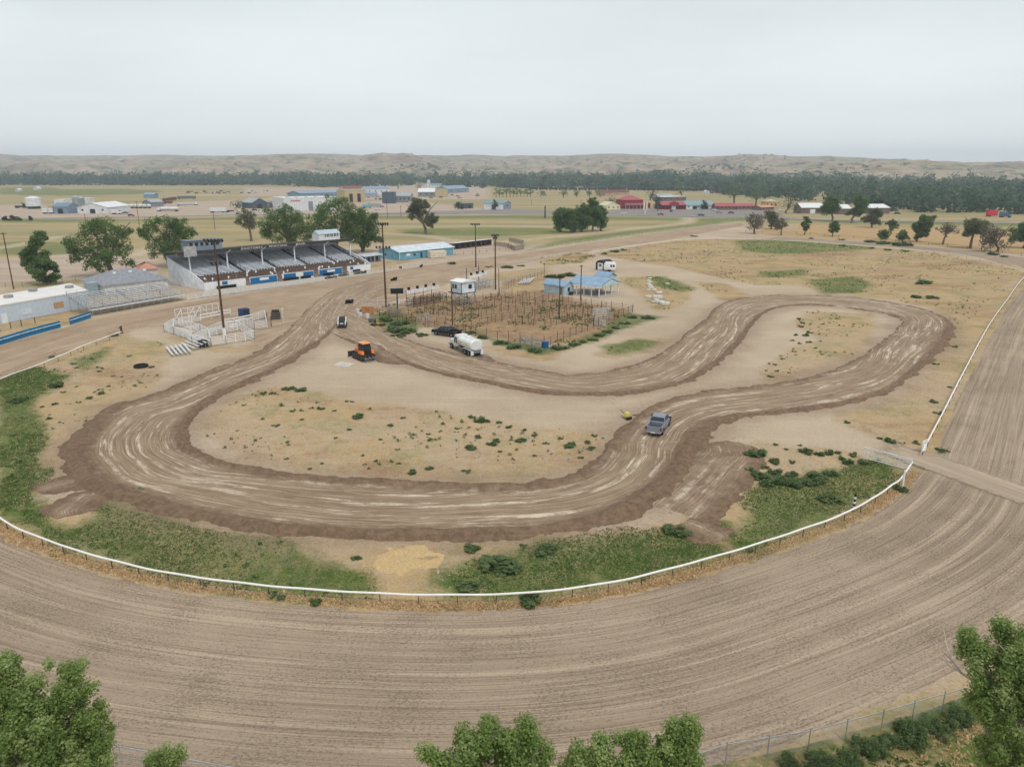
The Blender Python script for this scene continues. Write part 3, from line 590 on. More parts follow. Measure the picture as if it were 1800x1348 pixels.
# ------------------------------------------------------------------ foliage
def leaf_mat(name, a, b, c, trans=0.25):
    t = NT(name); r = t.attr('rnd'); k = t.attr('clump')
    col = t.mix(t.step(r, 0.0, 1.0), a, b); col = t.mix(t.step(k, 0.55, 1.0, 0.0, 0.75), col, c)
    return t.bsdf(col, 0.6, 0, None, 0.25, trans=(tuple(min(1, q * 1.6) for q in b), trans))
LEAF_FG = leaf_mat('cottonwood leaves', (0.085, 0.145, 0.036), (0.26, 0.34, 0.11), (0.40, 0.46, 0.20), 0.45)
LEAF = leaf_mat('broadleaf foliage', (0.046, 0.094, 0.026), (0.118, 0.190, 0.056), (0.165, 0.235, 0.082), .4)
LEAF_OL = leaf_mat('olive grey foliage', (0.065, 0.085, 0.040), (0.135, 0.155, 0.075), (0.17, 0.18, 0.105), .35)
LEAF_GY = leaf_mat('dry grey twigs foliage', (0.11, 0.095, 0.075), (0.19, 0.165, 0.13), (0.10, 0.11, 0.055))
LEAF_CON = leaf_mat('conifer foliage', (0.018, 0.034, 0.018), (0.040, 0.062, 0.032), (0.055, 0.075, 0.040), 0.1)
LEAF_WD = leaf_mat('riverside wood foliage', (0.036, 0.072, 0.046), (0.080, 0.132, 0.084), (0.165, 0.180, 0.125), .35)
WEED = leaf_mat('weed leaves', (0.055, 0.090, 0.030), (0.125, 0.175, 0.060), (0.17, 0.20, 0.085), .3)
WEED_D = leaf_mat('kochia weed leaves', (0.052, 0.092, 0.030), (0.120, 0.175, 0.060), (0.155, 0.20, 0.085), .35)
BARK = M('grey furrowed bark', (112, 100, 86), 0.95, 0, 0.2, 3.0, bump=0.03)
BARK_L = M('bleached dead wood', (196, 186, 172), 0.9, 0, 0.12, 3.0)

def leaves(rng, lobes, n, size, shell=0.55, flat=0.35, zmin=None):
    """lobes (k,6): centre + radii. returns quads (n,4,3), per-leaf random, per-leaf clump value"""
    L = np.asarray(lobes, float); wgt = (L[:, 3] * L[:, 4] * L[:, 5]) ** (2 / 3); wgt /= wgt.sum()
    li = rng.choice(len(L), n, p=wgt)
    d = rng.normal(size=(n, 3)); d /= np.linalg.norm(d, axis=1)[:, None]
    r = shell + (1 - shell) * rng.rand(n) ** 0.7 + rng.normal(0, 0.06, n)
    c = L[li, :3] + d * r[:, None] * L[li, 3:6]
    nd = d + rng.normal(0, 0.75, (n, 3)); nd[:, 2] += flat; nd /= np.linalg.norm(nd, axis=1)[:, None]
    a = np.cross(nd, rng.normal(size=(n, 3))); a /= np.linalg.norm(a, axis=1)[:, None]; b = np.cross(nd, a)
    sz = size * (0.55 + 0.9 * rng.rand(n))[:, None]
    a = a * sz; b = b * sz * 0.75
    bend = nd * sz * (rng.rand(n)[:, None] - 0.3) * 0.6
    q = np.stack([c - a, c - b * 0.9 + bend, c + a, c + b * 0.9 + bend], 1)
    lobev = rng.rand(len(L))[li]
    if zmin is not None: q[..., 2] = np.maximum(q[..., 2], zmin)
    return q, rng.rand(n), np.clip(lobev * 0.75 + 0.25 * rng.rand(n) + 0.12 * d[:, 2], 0, 1)
def leaf_mesh(name, q, rn, cl, mat):
    n = len(q); return np_mesh(name, q.reshape(-1, 3), np.arange(4 * n).reshape(n, 4), mat, fattrs={'rnd': rn, 'clump': cl})
def limbs(mb, rng, base, targets, r0, fork=0.3):
    """trunk that forks into limbs reaching the crown lobes"""
    b = Vector(base); top = Vector((sum(q[0] for q in targets) / len(targets) * 0.5, sum(q[1] for q in targets) / len(targets) * 0.5, max(q[2] for q in targets) * fork))
    k = Vector((rng.normal(0, 0.12), rng.normal(0, 0.12), top.z * 0.5))
    mb.tube([b - Vector((0, 0, 0.3)), b + Vector((0, 0, 0.25)), k, top], [r0 * 1.35, r0 * 1.05, r0 * 0.85, r0 * 0.7], 9)
    for q in targets:
        q = Vector(q); m_ = top.lerp(q, 0.5) + Vector((rng.normal(0, 0.25), rng.normal(0, 0.25), 0.1 * (q - top).length))
        mb.tube([top - Vector((0, 0, 0.15)), m_, q], [r0 * 0.55, r0 * 0.34, r0 * 0.10], 6)
def crown_lobes(rng, w, h0, h1, k, aspect=0.8, dz=None, lean=0.0, taper=0.0):
    """k clumps filling an uneven crown between heights h0..h1 and total width w"""
    out = []
    for i in range(k):
        z = h0 + (h1 - h0) * (0.12 + 0.78 * (i + rng.rand()) / k); f = (z - h0) / (h1 - h0)
        env = max(0.18, math.sin(math.pi * min(0.97, (0.18 + 0.78 * f))) ** 0.7 * (1 - taper * f))
        an = rng.rand() * 6.28; rr = env * w / 2 * math.sqrt(rng.rand()) * 0.78
        rad_ = w * (0.17 + 0.10 * rng.rand()) * (0.75 + 0.5 * env)
        out.append((rr * math.cos(an) + lean * f, rr * math.sin(an) * aspect, z, rad_, rad_ * aspect, rad_ * (dz or 0.72)))
    # pull extents to the outline wanted
    L = np.array(out); top = (L[:, 2] + L[:, 5]).max(); L[:, 2] += (h1 - top) * (L[:, 2] - h0) / (h1 - h0)
    return L
def tree(name, label, base, ytop, x0, x1, ybot, leafmat=None, seed=0, n=None, k=12, group=None, cat='tree', taper=0.0, bark=None, sparse=False, leaf=None, dead=0, shell=0.3, lobes_px=None):
    """base pixel; crown spans photo columns x0..x1 and rows ytop..ybot"""
    rng = np.random.RandomState(seed + 100); g = P(*base); s = depth(g) / F
    h1 = zat(g, ytop); h0 = max(0.05 * h1, zat(g, ybot)); wd = (x1 - x0) * s; cx = ((x0 + x1) / 2 - base[0]) * s
    o = thing(name, label, cat, g, 0, group)
    if lobes_px is not None:
        L = []
        for (lx, ly, lr) in lobes_px:
            L.append(((lx - base[0]) * s, rng.normal(0, lr * s * 0.5), zat(g, ly), lr * s * 1.2, lr * s * 1.2, lr * s * 1.02))
        L = np.array(L); wd = (L[:, 0] + L[:, 3]).max() - (L[:, 0] - L[:, 3]).min()
    else:
        L = crown_lobes(rng, wd, h0, h1, k, taper=taper); ext = max(1e-3, ((L[:, 0] + L[:, 3]).max() - (L[:, 0] - L[:, 3]).min()))
        L[:, 0] = (L[:, 0] - ((L[:, 0] + L[:, 3]).max() + (L[:, 0] - L[:, 3]).min()) / 2) * (wd / ext) + cx
        L[:, 3] *= min(1.15, wd / ext); L[:, 4] *= min(1.15, wd / ext)
    sub = []
    for l in L:
        for _ in range(4):
            d = rng.normal(size=3); d /= np.linalg.norm(d); f = 0.32 + 0.22 * rng.rand(); sub.append((l[0] + d[0] * l[3] * .92, l[1] + d[1] * l[4] * .92, max(h0 * .8, l[2] + d[2] * l[5] * .92), l[3] * f, l[4] * f, l[5] * f))
    tg0 = L; L = np.vstack([L * np.array([1, 1, 1, .88, .88, .88]), np.array(sub)])
    leaf = leaf or max(0.16, 1.15 * s * 1.75)
    area = wd * (h1 - h0)
    n = n or int(min(12000, max(300, 11.5 * area / leaf ** 2 * (0.3 if sparse else 1))))
    q, rn, cl = leaves(rng, L, n, leaf * 0.66, shell)
    mb = MB(); r0 = max(0.12, 0.026 * h1 + 0.02 * wd)
    tg_ = [tuple(l[:3]) for l in tg0[np.argsort(-tg0[:, 3])][:7]]
    for _ in range(dead):
        an = rng.rand() * 6.28; tg_.append((cx + math.cos(an) * wd * 0.5, math.sin(an) * wd * 0.3, h0 + (h1 - h0) * (0.6 + 0.5 * rng.rand())))
    limbs(mb, rng, (0, 0, 0), tg_, r0, fork=max(0.2, min(0.5, h0 / h1 + 0.12)))
    mb.build('trunk', bark or BARK, o, smooth=True)
    link('crown', leaf_mesh('crown', q, rn, cl, leafmat or LEAF), o)
    return o

# --- cottonwoods between the drone and the racetrack fence (tops in the foreground)
def fg_tree(label, base, h, lobes, n, seed, dead=(), leaf=0.075, trunk_r=0.22):
    rng = np.random.RandomState(seed); o = thing('cottonwood_tree', label, 'tree', base)
    L = []
    twig = []
    for (x, y, z, r) in lobes:                       # each big lobe breaks into leafy sprays
        kk = max(7, int(r * r * 15))
        for i in range(kk):
            d = rng.normal(size=3); d /= np.linalg.norm(d); d[2] = d[2] * 0.9 + 0.1
            c = np.array([x, y, z]) + d * r * (0.3 + 0.78 * rng.rand() ** 0.6); rr = 0.20 + 0.24 * rng.rand()
            L.append((*c, rr, rr, rr * (0.8 + 0.9 * rng.rand()))); twig.append(((x, y, z), c))
    q, rn, cl = leaves(rng, L, int(n * 2.6), leaf * .60, 0.0, 0.5)
    mb = MB(); limbs(mb, rng, (0, 0, 0), [l[:3] for l in lobes], trunk_r, 0.5)
    for i in rng.choice(len(twig), min(len(twig), 170), replace=False):
        a, b = twig[i]; mid = (np.array(a) + b) / 2 + rng.normal(0, 0.1, 3)
        mb.tube([a, tuple(mid), tuple(b)], [0.035, 0.022, 0.008], 5)
    mb.build('trunk', M('pale cottonwood bark', (150, 140, 124), 0.95, 0, 0.18, 3.0), o, smooth=True)
    link('crown', leaf_mesh('crown', q, rn, cl, LEAF_FG), o)
    if dead:
        db = MB()
        for pts, rs in dead[:-1]: db.tube(pts, rs, 6)
        db.build('dead_branch', BARK_L, o, smooth=True)['label'] = 'bleached leafless dead branch over the fence'
        MB().tube(*dead[-1], 6).build('dead_branch', BARK_L, o, smooth=True)
    return o
def fl(base, pts, z):  # crown clumps given where they show in the photo, at real heights
    out = []
    for (px, py, zz, r) in pts:
        w_ = P(px, py, zz); out.append((w_.x - base[0], w_.y - base[1], zz, r))
    return out
b0 = (-18.8, 20.2, -0.05)
fg_tree('big leafy cottonwood in the bottom corner by the fence, left of all others', b0, 15, fl(b0, [(14, 1190, 13.9, 0.6), (-20, 1205, 13.6, 1.0), (20, 1232, 13.2, 0.9), (70, 1250, 12.9, 0.9), (112, 1208, 13.3, 0.95), (135, 1225, 12.9, 0.7), (85, 1300, 12.2, 1.3), (130, 1275, 12.0, 1.0), (150, 1290, 11.5, 0.85), (20, 1300, 12.0, 1.5), (120, 1335, 11.2, 1.3), (158, 1330, 10.8, 0.7), (60, 1370, 10.6, 1.7), (-40, 1280, 12.0, 1.8), (0, 1400, 10.0, 1.9), (110, 1400, 9.6, 1.6), (40, 1480, 8.6, 2.0)], 0), 42000, 5, leaf=0.085)
b1 = (-1.0, 18.8, -0.05)
fg_tree('young cottonwood top at the lower edge, nearest the middle of the picture', b1, 14, fl(b1, [(878, 1290, 13.9, 0.5), (848, 1305, 13.7, 0.6), (905, 1312, 13.4, 0.75), (940, 1325, 13.1, 0.55), (800, 1325, 13.3, 0.65), (765, 1330, 13.2, 0.4), (850, 1350, 12.8, 1.0), (920, 1360, 12.5, 1.0), (790, 1370, 12.3, 0.9), (860, 1420, 11.6, 1.3)], 0), 17000, 8, leaf=0.08, trunk_r=0.17)
b2 = (4.0, 19.2, -0.05)
fg_tree('cottonwood top at the lower edge with a tall tip beside the wire fence', b2, 14, fl(b2, [(1200, 1280, 13.8, 0.42), (1190, 1295, 13.5, 0.45), (1160, 1315, 13.2, 0.6), (1130, 1322, 13.0, 0.6), (1075, 1318, 13.2, 0.6), (1040, 1328, 13.0, 0.6), (1010, 1345, 12.6, 0.5), (1100, 1350, 12.5, 0.9), (1180, 1345, 12.6, 0.7), (1050, 1380, 12.0, 1.0), (1150, 1390, 11.7, 1.1), (1100, 1450, 10.8, 1.4)], 0), 18000, 12, leaf=0.08, trunk_r=0.17)
b3 = (-13.6, 22.6, -0.05)
fg_tree('little sapling tip beside the big cottonwood at the lower edge', b3, 9, fl(b3, [(275, 1330, 9.0, 0.38), (305, 1332, 8.9, 0.36), (290, 1345, 8.6, 0.5), (280, 1380, 8.0, 0.7), (300, 1430, 7.0, 0.8)], 0), 3600, 15, leaf=0.075, trunk_r=0.1)
b4 = (21.6, 26.2, -0.05)
wp = lambda px, py, z: tuple(Vector(P(px, py, z)) - Vector(b4))
fg_tree('cottonwood in the right corner with a bleached dead branch over the fence', b4, 13, fl(b4, [(1705, 1128, 12.6, 0.4), (1722, 1140, 12.2, 0.45), (1755, 1150, 12.3, 0.8), (1780, 1118, 12.9, 0.7), (1800, 1150, 12.4, 1.0), (1740, 1190, 11.4, 0.8), (1780, 1200, 11.2, 1.1), (1815, 1220, 11.0, 1.3), (1750, 1240, 10.3, 1.0), (1790, 1260, 9.9, 1.3), (1770, 1310, 8.6, 1.1), (1800, 1340, 8.0, 1.4), (1730, 1215, 10.8, 0.55), (1810, 1400, 6.6, 1.5), (1765, 1345, 7.2, 0.8)], 0), 25000, 21, leaf=0.085,
    dead=[([wp(1760, 1215, 9.2), wp(1715, 1198, 9.8), wp(1690, 1182, 10.1), wp(1672, 1158, 10.5)], [0.11, 0.08, 0.06, 0.045]), ([wp(1672, 1158, 10.5), wp(1664, 1135, 10.9), wp(1659, 1106, 11.3)], [0.04, 0.025, 0.008]),
          ([wp(1672, 1160, 10.5), wp(1655, 1140, 10.8), wp(1640, 1127, 11.0)], [0.035, 0.02, 0.007]), ([wp(1656, 1141, 10.8), wp(1644, 1122, 11.1)], [0.016, 0.006]), ([wp(1675, 1165, 10.4), wp(1655, 1158, 10.5), wp(1647, 1142, 10.8)], [0.025, 0.014, 0.005]), ([wp(1690, 1182, 10.1), wp(1668, 1170, 10.3), wp(1650, 1150, 10.6)], [0.03, 0.016, 0.005]),
          ([wp(1790, 1180, 11.6), wp(1772, 1150, 12.4), wp(1756, 1132, 12.9)], [0.06, 0.04, 0.015])])

# --- trees round the grandstand and the showground
tree('cottonwood_tree', 'slender lopsided tree beside the white flat-roofed building', (86, 500), 406, 41, 106, 496, LEAF, 1, lobes_px=[(74, 416, 11), (70, 430, 12), (60, 445, 11), (55, 455, 12), (75, 458, 15), (66, 470, 14), (90, 462, 12), (98, 470, 8), (80, 480, 13), (94, 487, 9), (84, 492, 6)], leaf=0.36)
tree('cottonwood_tree', 'large round-crowned tree standing behind the bleachers', (196, 487), 385, 131, 240, 474, LEAF, 2, lobes_px=[(165, 402, 20), (195, 395, 17), (222, 407, 13), (150, 425, 18), (185, 420, 24), (215, 425, 20), (228, 440, 12), (146, 448, 14), (170, 448, 20), (205, 450, 18), (225, 462, 10), (160, 464, 12), (186, 470, 9), (136, 436, 7), (140, 455, 8)], leaf=0.36, dead=2)
tree('cottonwood_tree', 'round-crowned tree rising behind the grandstand end wall', (300, 470), 377, 250, 350, 458, LEAF, 3, lobes_px=[(280, 392, 13), (305, 390, 14), (325, 398, 13), (336, 412, 12), (268, 410, 13), (295, 412, 20), (320, 420, 18), (258, 412, 8), (280, 432, 16), (310, 440, 17), (335, 432, 12), (300, 452, 10), (345, 410, 6)], leaf=0.36)
tree('tree', 'thin sparse tree alone in the hayfield behind the grandstand', (442, 424), 366, 416, 456, 408, LEAF_OL, 4, lobes_px=[(436, 373, 7), (445, 378, 8), (428, 382, 8), (440, 388, 9), (422, 392, 6), (450, 390, 6), (434, 398, 7), (446, 400, 5)], sparse=True, dead=6, leaf=0.36)
tree('cottonwood_tree', 'broad dark tree behind the grandstand roof, nearest its middle', (512, 440), 359, 457, 545, 428, LEAF, 5, lobes_px=[(485, 378, 15), (505, 371, 12), (525, 380, 15), (470, 395, 14), (495, 398, 20), (520, 402, 20), (542, 398, 12), (468, 412, 10), (488, 418, 12), (512, 424, 12), (535, 420, 10)], leaf=0.4)
tree('cottonwood_tree', 'tallest dark tree behind the grandstand press box', (592, 446), 345, 545, 640, 425, LEAF, 6, lobes_px=[(585, 357, 12), (603, 355, 12), (620, 368, 14), (570, 372, 14), (595, 376, 20), (560, 390, 14), (580, 398, 18), (610, 395, 20), (630, 385, 12), (555, 408, 10), (590, 415, 16), (620, 415, 14), (570, 422, 9)], leaf=0.4)
tree('cottonwood_tree', 'dark tree with a forked trunk at the grandstand far end', (638, 443), 366, 602, 673, 432, LEAF, 7, lobes_px=[(640, 378, 13), (656, 388, 12), (625, 385, 13), (640, 400, 18), (620, 405, 14), (660, 405, 12), (650, 418, 12), (628, 420, 12), (666, 420, 7), (640, 428, 7)], leaf=0.38)
tree('tree', 'gnarled tree with a bare broken limb in the hayfield', (748, 411), 349, 717, 771, 398, LEAF_OL, 8, lobes_px=[(735, 357, 10), (745, 362, 9), (728, 368, 9), (738, 374, 9), (756, 383, 9), (764, 387, 7), (724, 380, 6), (757, 393, 6), (720, 371, 4)], dead=4, leaf=0.36)
for i, (bx, by, yt, x0, x1, yb, lb) in enumerate([(984, 408, 363, 968, 1003, 405, 'leftmost poplar of the clump in the hayfield'), (1003, 409, 366, 988, 1020, 407, 'low poplar second from left in the hayfield clump'), (1022, 408, 357, 1002, 1042, 405, 'middle poplar of the clump in the hayfield'), (1042, 407, 346, 1024, 1060, 403, 'tallest poplar of the clump in the hayfield'), (1056, 406, 360, 1042, 1071, 402, 'rightmost poplar of the clump in the hayfield')]):
    tree('poplar_tree', lb, (bx, by), yt, x0, x1, yb, LEAF, 10 + i, k=20, group='poplars in the hayfield', leaf=0.36)
ROW = [((1326, 411), 373, 1306, 1345, 404, LEAF_GY, 'grey half-dead tree by the far turn, first of the row'), ((1355, 403), 369, 1341, 1371, 398, LEAF_OL, 'green tree behind the grey half-dead trees by the far turn'), ((1373, 414), 381, 1360, 1385, 406, LEAF_GY, 'small grey-twigged tree by the white stakes'),
    ((1414, 413), 380, 1405, 1423, 408, LEAF, 'small narrow tree beside the white stakes'), ((1463, 416), 389, 1454, 1474, 410, LEAF, 'small round tree alone on the golden grass'), ((1463, 390), 344, 1437, 1476, 378, LEAF, 'tall tree before the white-roofed sheds, with grey lower limbs'), ((1497, 392), 342, 1488, 1526, 382, LEAF, 'tall leaning tree between two white-roofed sheds'),
    ((1532, 400), 364, 1517, 1550, 394, LEAF_OL, 'grey-green tree in front of the last white-roofed shed'), ((1557, 421), 404, 1540, 1564, 419, LEAF, 'bushy low tree at the edge of the far turn'), ((1566, 412), 386, 1555, 1577, 402, LEAF_OL, 'lopsided tree behind the bushy low tree'), ((1586, 424), 404, 1574, 1597, 422, LEAF, 'bushy tree beside the wide two-topped tree'),
    ((1611, 425), 376, 1596, 1637, 421, LEAF, 'wide two-topped tree at the far turn'), ((1657, 430), 391, 1645, 1682, 410, LEAF_GY, 'bare-limbed thin tree with one green top'), ((1705, 437), 382, 1686, 1737, 414, LEAF_OL, 'leaning dark-trunked tree with forked limbs by the far turn'), ((1753, 443), 394, 1715, 1778, 436, LEAF_GY, 'wide grey drooping tree by the far turn'), ((1800, 436), 386, 1768, 1822, 430, LEAF, 'green tree cut by the right edge of the picture')]
for i, (b_, yt, x0, x1, yb, lm, lb) in enumerate(ROW):
    tree('tree', lb, b_, yt, x0, x1, yb, lm, 30 + i, k=9, group='trees round the far turn', dead=4 if lm is not LEAF else 1, sparse=lm is LEAF_GY, leaf=0.42)
TOWN_T = [((1290, 363), 319, 1268, 1311, 350, LEAF, 'big dark tree behind the red-roofed motel, left of its pair'), ((1328, 365), 324, 1308, 1346, 355, LEAF, 'big tree at the red-roofed motel, right of its pair'), ((1143, 352), 321, 1130, 1161, 348, LEAF_CON, 'dark tree behind the red two-storey lodge'), ((1156, 371), 344, 1147, 1164, 370, LEAF_CON, 'conifer between the two red buildings'), ((1198, 345), 321, 1183, 1211, 342, LEAF, 'round tree behind the red gabled motel'),
    ((1237, 368), 352, 1229, 1244, 367, LEAF_CON, 'dark conifer before the blue-roofed motel wing'), ((1381, 375), 339, 1364, 1406, 370, LEAF_CON, 'dark tree beside the first white-roofed shed'), ((806, 368), 353, 796, 818, 367, LEAF_CON, 'squat evergreen beside the small dark sheds'), ((871, 369), 351, 864, 878, 368, LEAF_CON, 'evergreen in front of the white green-roofed house'), ((415, 366), 351, 402, 431, 364, LEAF_OL, 'bushy tree beside the dark gabled barn'), ((492, 362), 349, 482, 502, 361, LEAF_OL, 'tree between the barn and the long white building'),
    ((950, 346), 334, 943, 961, 343, LEAF, 'small round tree alone in the hayfield row'), ((990, 348), 332, 978, 1000, 343, LEAF, 'dark tree near the white arched roof'), ((1014, 347), 333, 1007, 1021, 344, LEAF, 'round tree right of the white arched roof'), ((1036, 347), 333, 1028, 1043, 344, LEAF, 'round tree near the brown long shed'), ((1055, 347), 331, 1044, 1067, 345, LEAF, 'dark wide tree left of the brown long shed'), ((1074, 360), 345, 1062, 1088, 358, LEAF_OL, 'bushy tree behind the yellow house'),
    ((740, 335), 320, 728, 747, 333, LEAF, 'dark tree beside the white church'), ((700, 332), 308, 686, 708, 330, LEAF, 'large tree left of the town sheds'), ((775, 333), 322, 765, 788, 332, LEAF, 'low tree right of the white church'), ((10, 388), 380, 4, 16, 388, LEAF_CON, 'round roadside shrub, leftmost of four'), ((24, 388), 378, 18, 29, 388, LEAF_OL, 'pale roadside shrub, second of four'), ((33, 388), 381, 29, 38, 388, LEAF, 'dark small roadside shrub, third of four'), ((54, 388), 380, 51, 58, 387, LEAF_CON, 'narrow roadside shrub, last of four')]
for i, (b_, yt, x0, x1, yb, lm, lb) in enumerate(TOWN_T):
    tree('conifer_tree' if lm is LEAF_CON else 'tree', lb, b_, yt, x0, x1, yb, lm, 60 + i, k=8, taper=0.55 if lm is LEAF_CON and (x1 - x0) < 18 else 0, group='trees in the town', leaf=0.62, n=420)
for i in range(11):                                            # planted shelterbelt beyond the white house
    x_ = 872 + i * 6.1; tree('tree', 'tree in the planted row behind the white green-roofed house', (x_, 346.5), 329.5 + (i * 7 % 3), x_ - 5, x_ + 6, 343, LEAF, 90 + i, k=5, group='shelterbelt row', leaf=0.75, n=170)

# --- riverside wood: one far mass
def wood(name, label, pts, h, rad_, seed, mat, n_leaf=70, leaf=1.5):
    rng = np.random.RandomState(seed); proto = []
    for _ in range(6):
        L = crown_lobes(rng, 2.0, -0.05, 1.0, 11, aspect=1.0, dz=0.3); L[:, 5] = 0.16 + 0.06 * rng.rand(len(L)); proto.append(leaves(rng, L, n_leaf, 1.0, 0.5))
    Q = []; R_ = []; K = []
    for x, y in pts:
        if h > 20 and fbm(x / 60, y / 40, 3, 48) < -.22: continue
        q, rn, cl = proto[rng.randint(6)]; hh = h * (0.45 + 0.6 * rng.rand()); ww = rad_ * (0.75 + 0.5 * rng.rand()); a = rng.rand() * 6.28
        cen = q.mean(1, keepdims=True); lf = (q - cen) * leaf
        c2 = cen * np.array([ww, ww, hh]); r = c2.copy(); r[..., 0] = c2[..., 0] * math.cos(a) - c2[..., 1] * math.sin(a); r[..., 1] = c2[..., 0] * math.sin(a) + c2[..., 1] * math.cos(a)
        zz = max(0.0, float(hill_z(x, y))) - 0.3
        g_ = 0.72 + 0.75 * float(np.clip(fbm(x / 70, y / 50, 3, 44) + .45, 0, 1)); r[..., 2] *= g_
        Q.append(r + lf + np.array([x, y, zz])); R_.append(rn); K.append(np.clip(cl * 0.6 + 0.5 * rng.rand(), 0, 1))
    o = link(name, leaf_mesh(name, np.concatenate(Q), np.concatenate(R_), np.concatenate(K), mat)); tag(o, label, None, None, 'stuff'); return o
rng = np.random.RandomState(77); pts = []
def fill(poly, n):
    pl = PX(poly); lo = pl.min(0); hi = pl.max(0); c = 0; k = 0
    while c < n and k < n * 60:
        k += 1; q = lo + rng.rand(2) * (hi - lo)
        if sd_poly(np.array([q[0]]), np.array([q[1]]), pl, np.array([-9.0]))[0] > 0: pts.append(q); c += 1
fill([(-60, 326.5), (120, 326), (350, 326), (470, 325), (560, 330), (640, 329), (740, 326), (860, 331), (930, 331), (1100, 334), (1260, 338), (1260, 322), (900, 321), (400, 319.8), (-60, 320)], 1900)
wood('woods', 'hazy riverside wood stretching across behind the town', pts, 25, 14, 1, LEAF_WD, 56, 2.7)
pts = []; fill([(1255, 340), (1360, 352), (1420, 358), (1540, 372), (1650, 374), (1700, 376), (1760, 388), (1840, 398), (1900, 400), (1900, 332), (1500, 326), (1255, 321)], 800)
wood('woods', 'dark cottonwood wood behind the white-roofed sheds', pts, 21, 10.5, 2, LEAF_WD, 130, 1.7)
pts = [(rng.uniform(-1500, 2300), rng.uniform(1900, 3900)) for _ in range(520)]
pts = [(x, y) for x, y in pts if fbm(x / 300, y / 220, 3, 12) > 0.02 or rng.rand() < 0.05]
cl_ = []
for cx, cy, nn_ in [(P(955, 300).x * 0 + 60, 2300, 22), (360, 2250, 12), (820, 2100, 18), (1350, 2950, 30), (1700, 2850, 26), (1900, 2800, 20), (-300, 2600, 14), (720, 2500, 14)]:
    cl_ += [(cx + rng.normal(0, 75), cy + rng.normal(0, 35)) for _ in range(nn_ * 3)]
wood('woods', 'scattered juniper thickets on the dry hills', pts + cl_, 7, 6.5, 3, LEAF_WD, 34, 1.6)
# ------------------------------------------------------------------ fairground structures
WHITE = M('white paint', (226, 228, 228), 0.6, 0, 0.07); WHITE_W = M('weathered white paint', (205, 206, 202), 0.75, 0, 0.16)
GALV = M('galvanised steel', (176, 180, 182), 0.45, 0.55, 0.1); ALU = M('aluminium plank', (208, 211, 213), 0.45, 0.2, 0.08)
DARK = M('dark opening', (38, 40, 44), 0.6, 0, 0.1); BLACK = M('black rubber', (30, 30, 31), 0.85, 0, 0.15); GLASS = M('dark window glass', (36, 44, 52), 0.12, 0, 0.05, spec=0.6)
RUST = M('rusty brown pipe', (92, 70, 58), 0.85, 0, 0.25, 3.0); POLE = M('creosoted pole wood', (92, 68, 54), 0.95, 0, 0.2, 2.0); GREYWOOD = M('silvered timber', (150, 140, 128), 0.95, 0, 0.2, 2.0)
CONC = M('pale concrete', (182, 174, 162), 0.9, 0, 0.12); BLUE = M('blue vinyl banner', (22, 104, 158), 0.55, 0, 0.1); TEAL = M('teal blue fence panels', (14, 112, 160), 0.55, 0, 0.12)

def frame2(pa, pb):
    """origin, yaw and length of a front edge given by two photo pixels on the ground; local +x along it, +y away from the camera"""
    a, b = P(*pa), P(*pb); d = b - a
    return a, math.atan2(d.y, d.x), d.length
def text_mesh(name, s, size, mat, parent, loc, rot, extrude=0.02, align='CENTER'):
    cu = bpy.data.curves.new('lettering', 'FONT'); cu.body = s; cu.size = size; cu.extrude = extrude; cu.align_x = align; cu.align_y = 'CENTER'; cu.offset = size * 0.018
    o = bpy.data.objects.new('lettering', cu); COL.objects.link(o)
    me = bpy.data.meshes.new_from_object(o.evaluated_get(bpy.context.evaluated_depsgraph_get())); bpy.data.objects.remove(o); bpy.data.curves.remove(cu)
    me.name = name; me.materials.clear(); me.materials.append(mat)
    q = link(name, me, parent, loc); q.rotation_euler = rot; return q

# --- grandstand
A, yaw, LG = frame2((360, 511), (652, 475)); ca, sa = math.cos(yaw), math.sin(yaw)
gs = thing('grandstand', 'long roofed grandstand with grey bench rows and white posts', 'grandstand', A, yaw)
def u_at(px, v=0, z=0):
    best = min(((abs(proj((A.x + u * ca - v * sa, A.y + u * sa + v * ca, z))[0] - px), u) for u in np.arange(-6, LG + 6, 0.05))); return best[1]
D_, ZF, ZB = 20.0, 2.0, 7.0
side = ribbed('pale blue corrugated cladding', (226, 232, 238), 0.5, 1, 0.04)
for u0, u1 in ((-0.15, 0.1), (LG - 0.1, LG + 0.15)):
    MB().extrude([(0.4, 0), (D_, 0), (D_, ZB + 0.6), (5.0, 3.9), (0.4, 2.3)], u0, u1).build('end_wall', side, gs)
MB().box(-0.15, LG + 0.15, D_, D_ + 0.25, 0, ZB + 0.9).build('back_wall', side, gs)
cols_u = [1, 12, 23, 34, 45, LG - 1]
# seating deck and rows
nrow = 17; v0 = 4.6; step_v = (D_ - v0) / nrow
deck = MB()
for r in range(nrow):
    z = 3.0 + (ZB - 3.0) * r / nrow; deck.box(0.1, LG - 0.1, v0 + r * step_v, v0 + (r + 1) * step_v, z - 0.6, z)
deck.build('seating_deck', M('grey plank deck', (104, 108, 114), 0.9, 0, 0.15), gs)
aisles = [14.5, 25.2, 35.8, 45.8, LG - 1.5]; segs = []; pu = 0.4
for a_ in aisles: segs.append((pu, a_ - 0.65)); pu = a_ + 0.65
segs.append((pu, LG - 0.3))
bm_ = M('grey bench plank', (222, 228, 236), 0.75, 0, 0.12)
for s0, s1 in segs:
    if s1 - s0 < 0.5: continue
    b_ = MB()
    for r in range(nrow):
        z = 3.0 + (ZB - 3.0) * r / nrow; vv = v0 + r * step_v
        b_.box(s0, s1, vv + 0.25, vv + 0.72, z + 0.28, z + 0.42)
        for k_ in np.arange(s0 + 0.3, s1, 2.2): b_.box(k_, k_ + 0.06, vv + 0.36, vv + 0.52, z, z + 0.36)
    b_.build('bench_rows', bm_, gs)
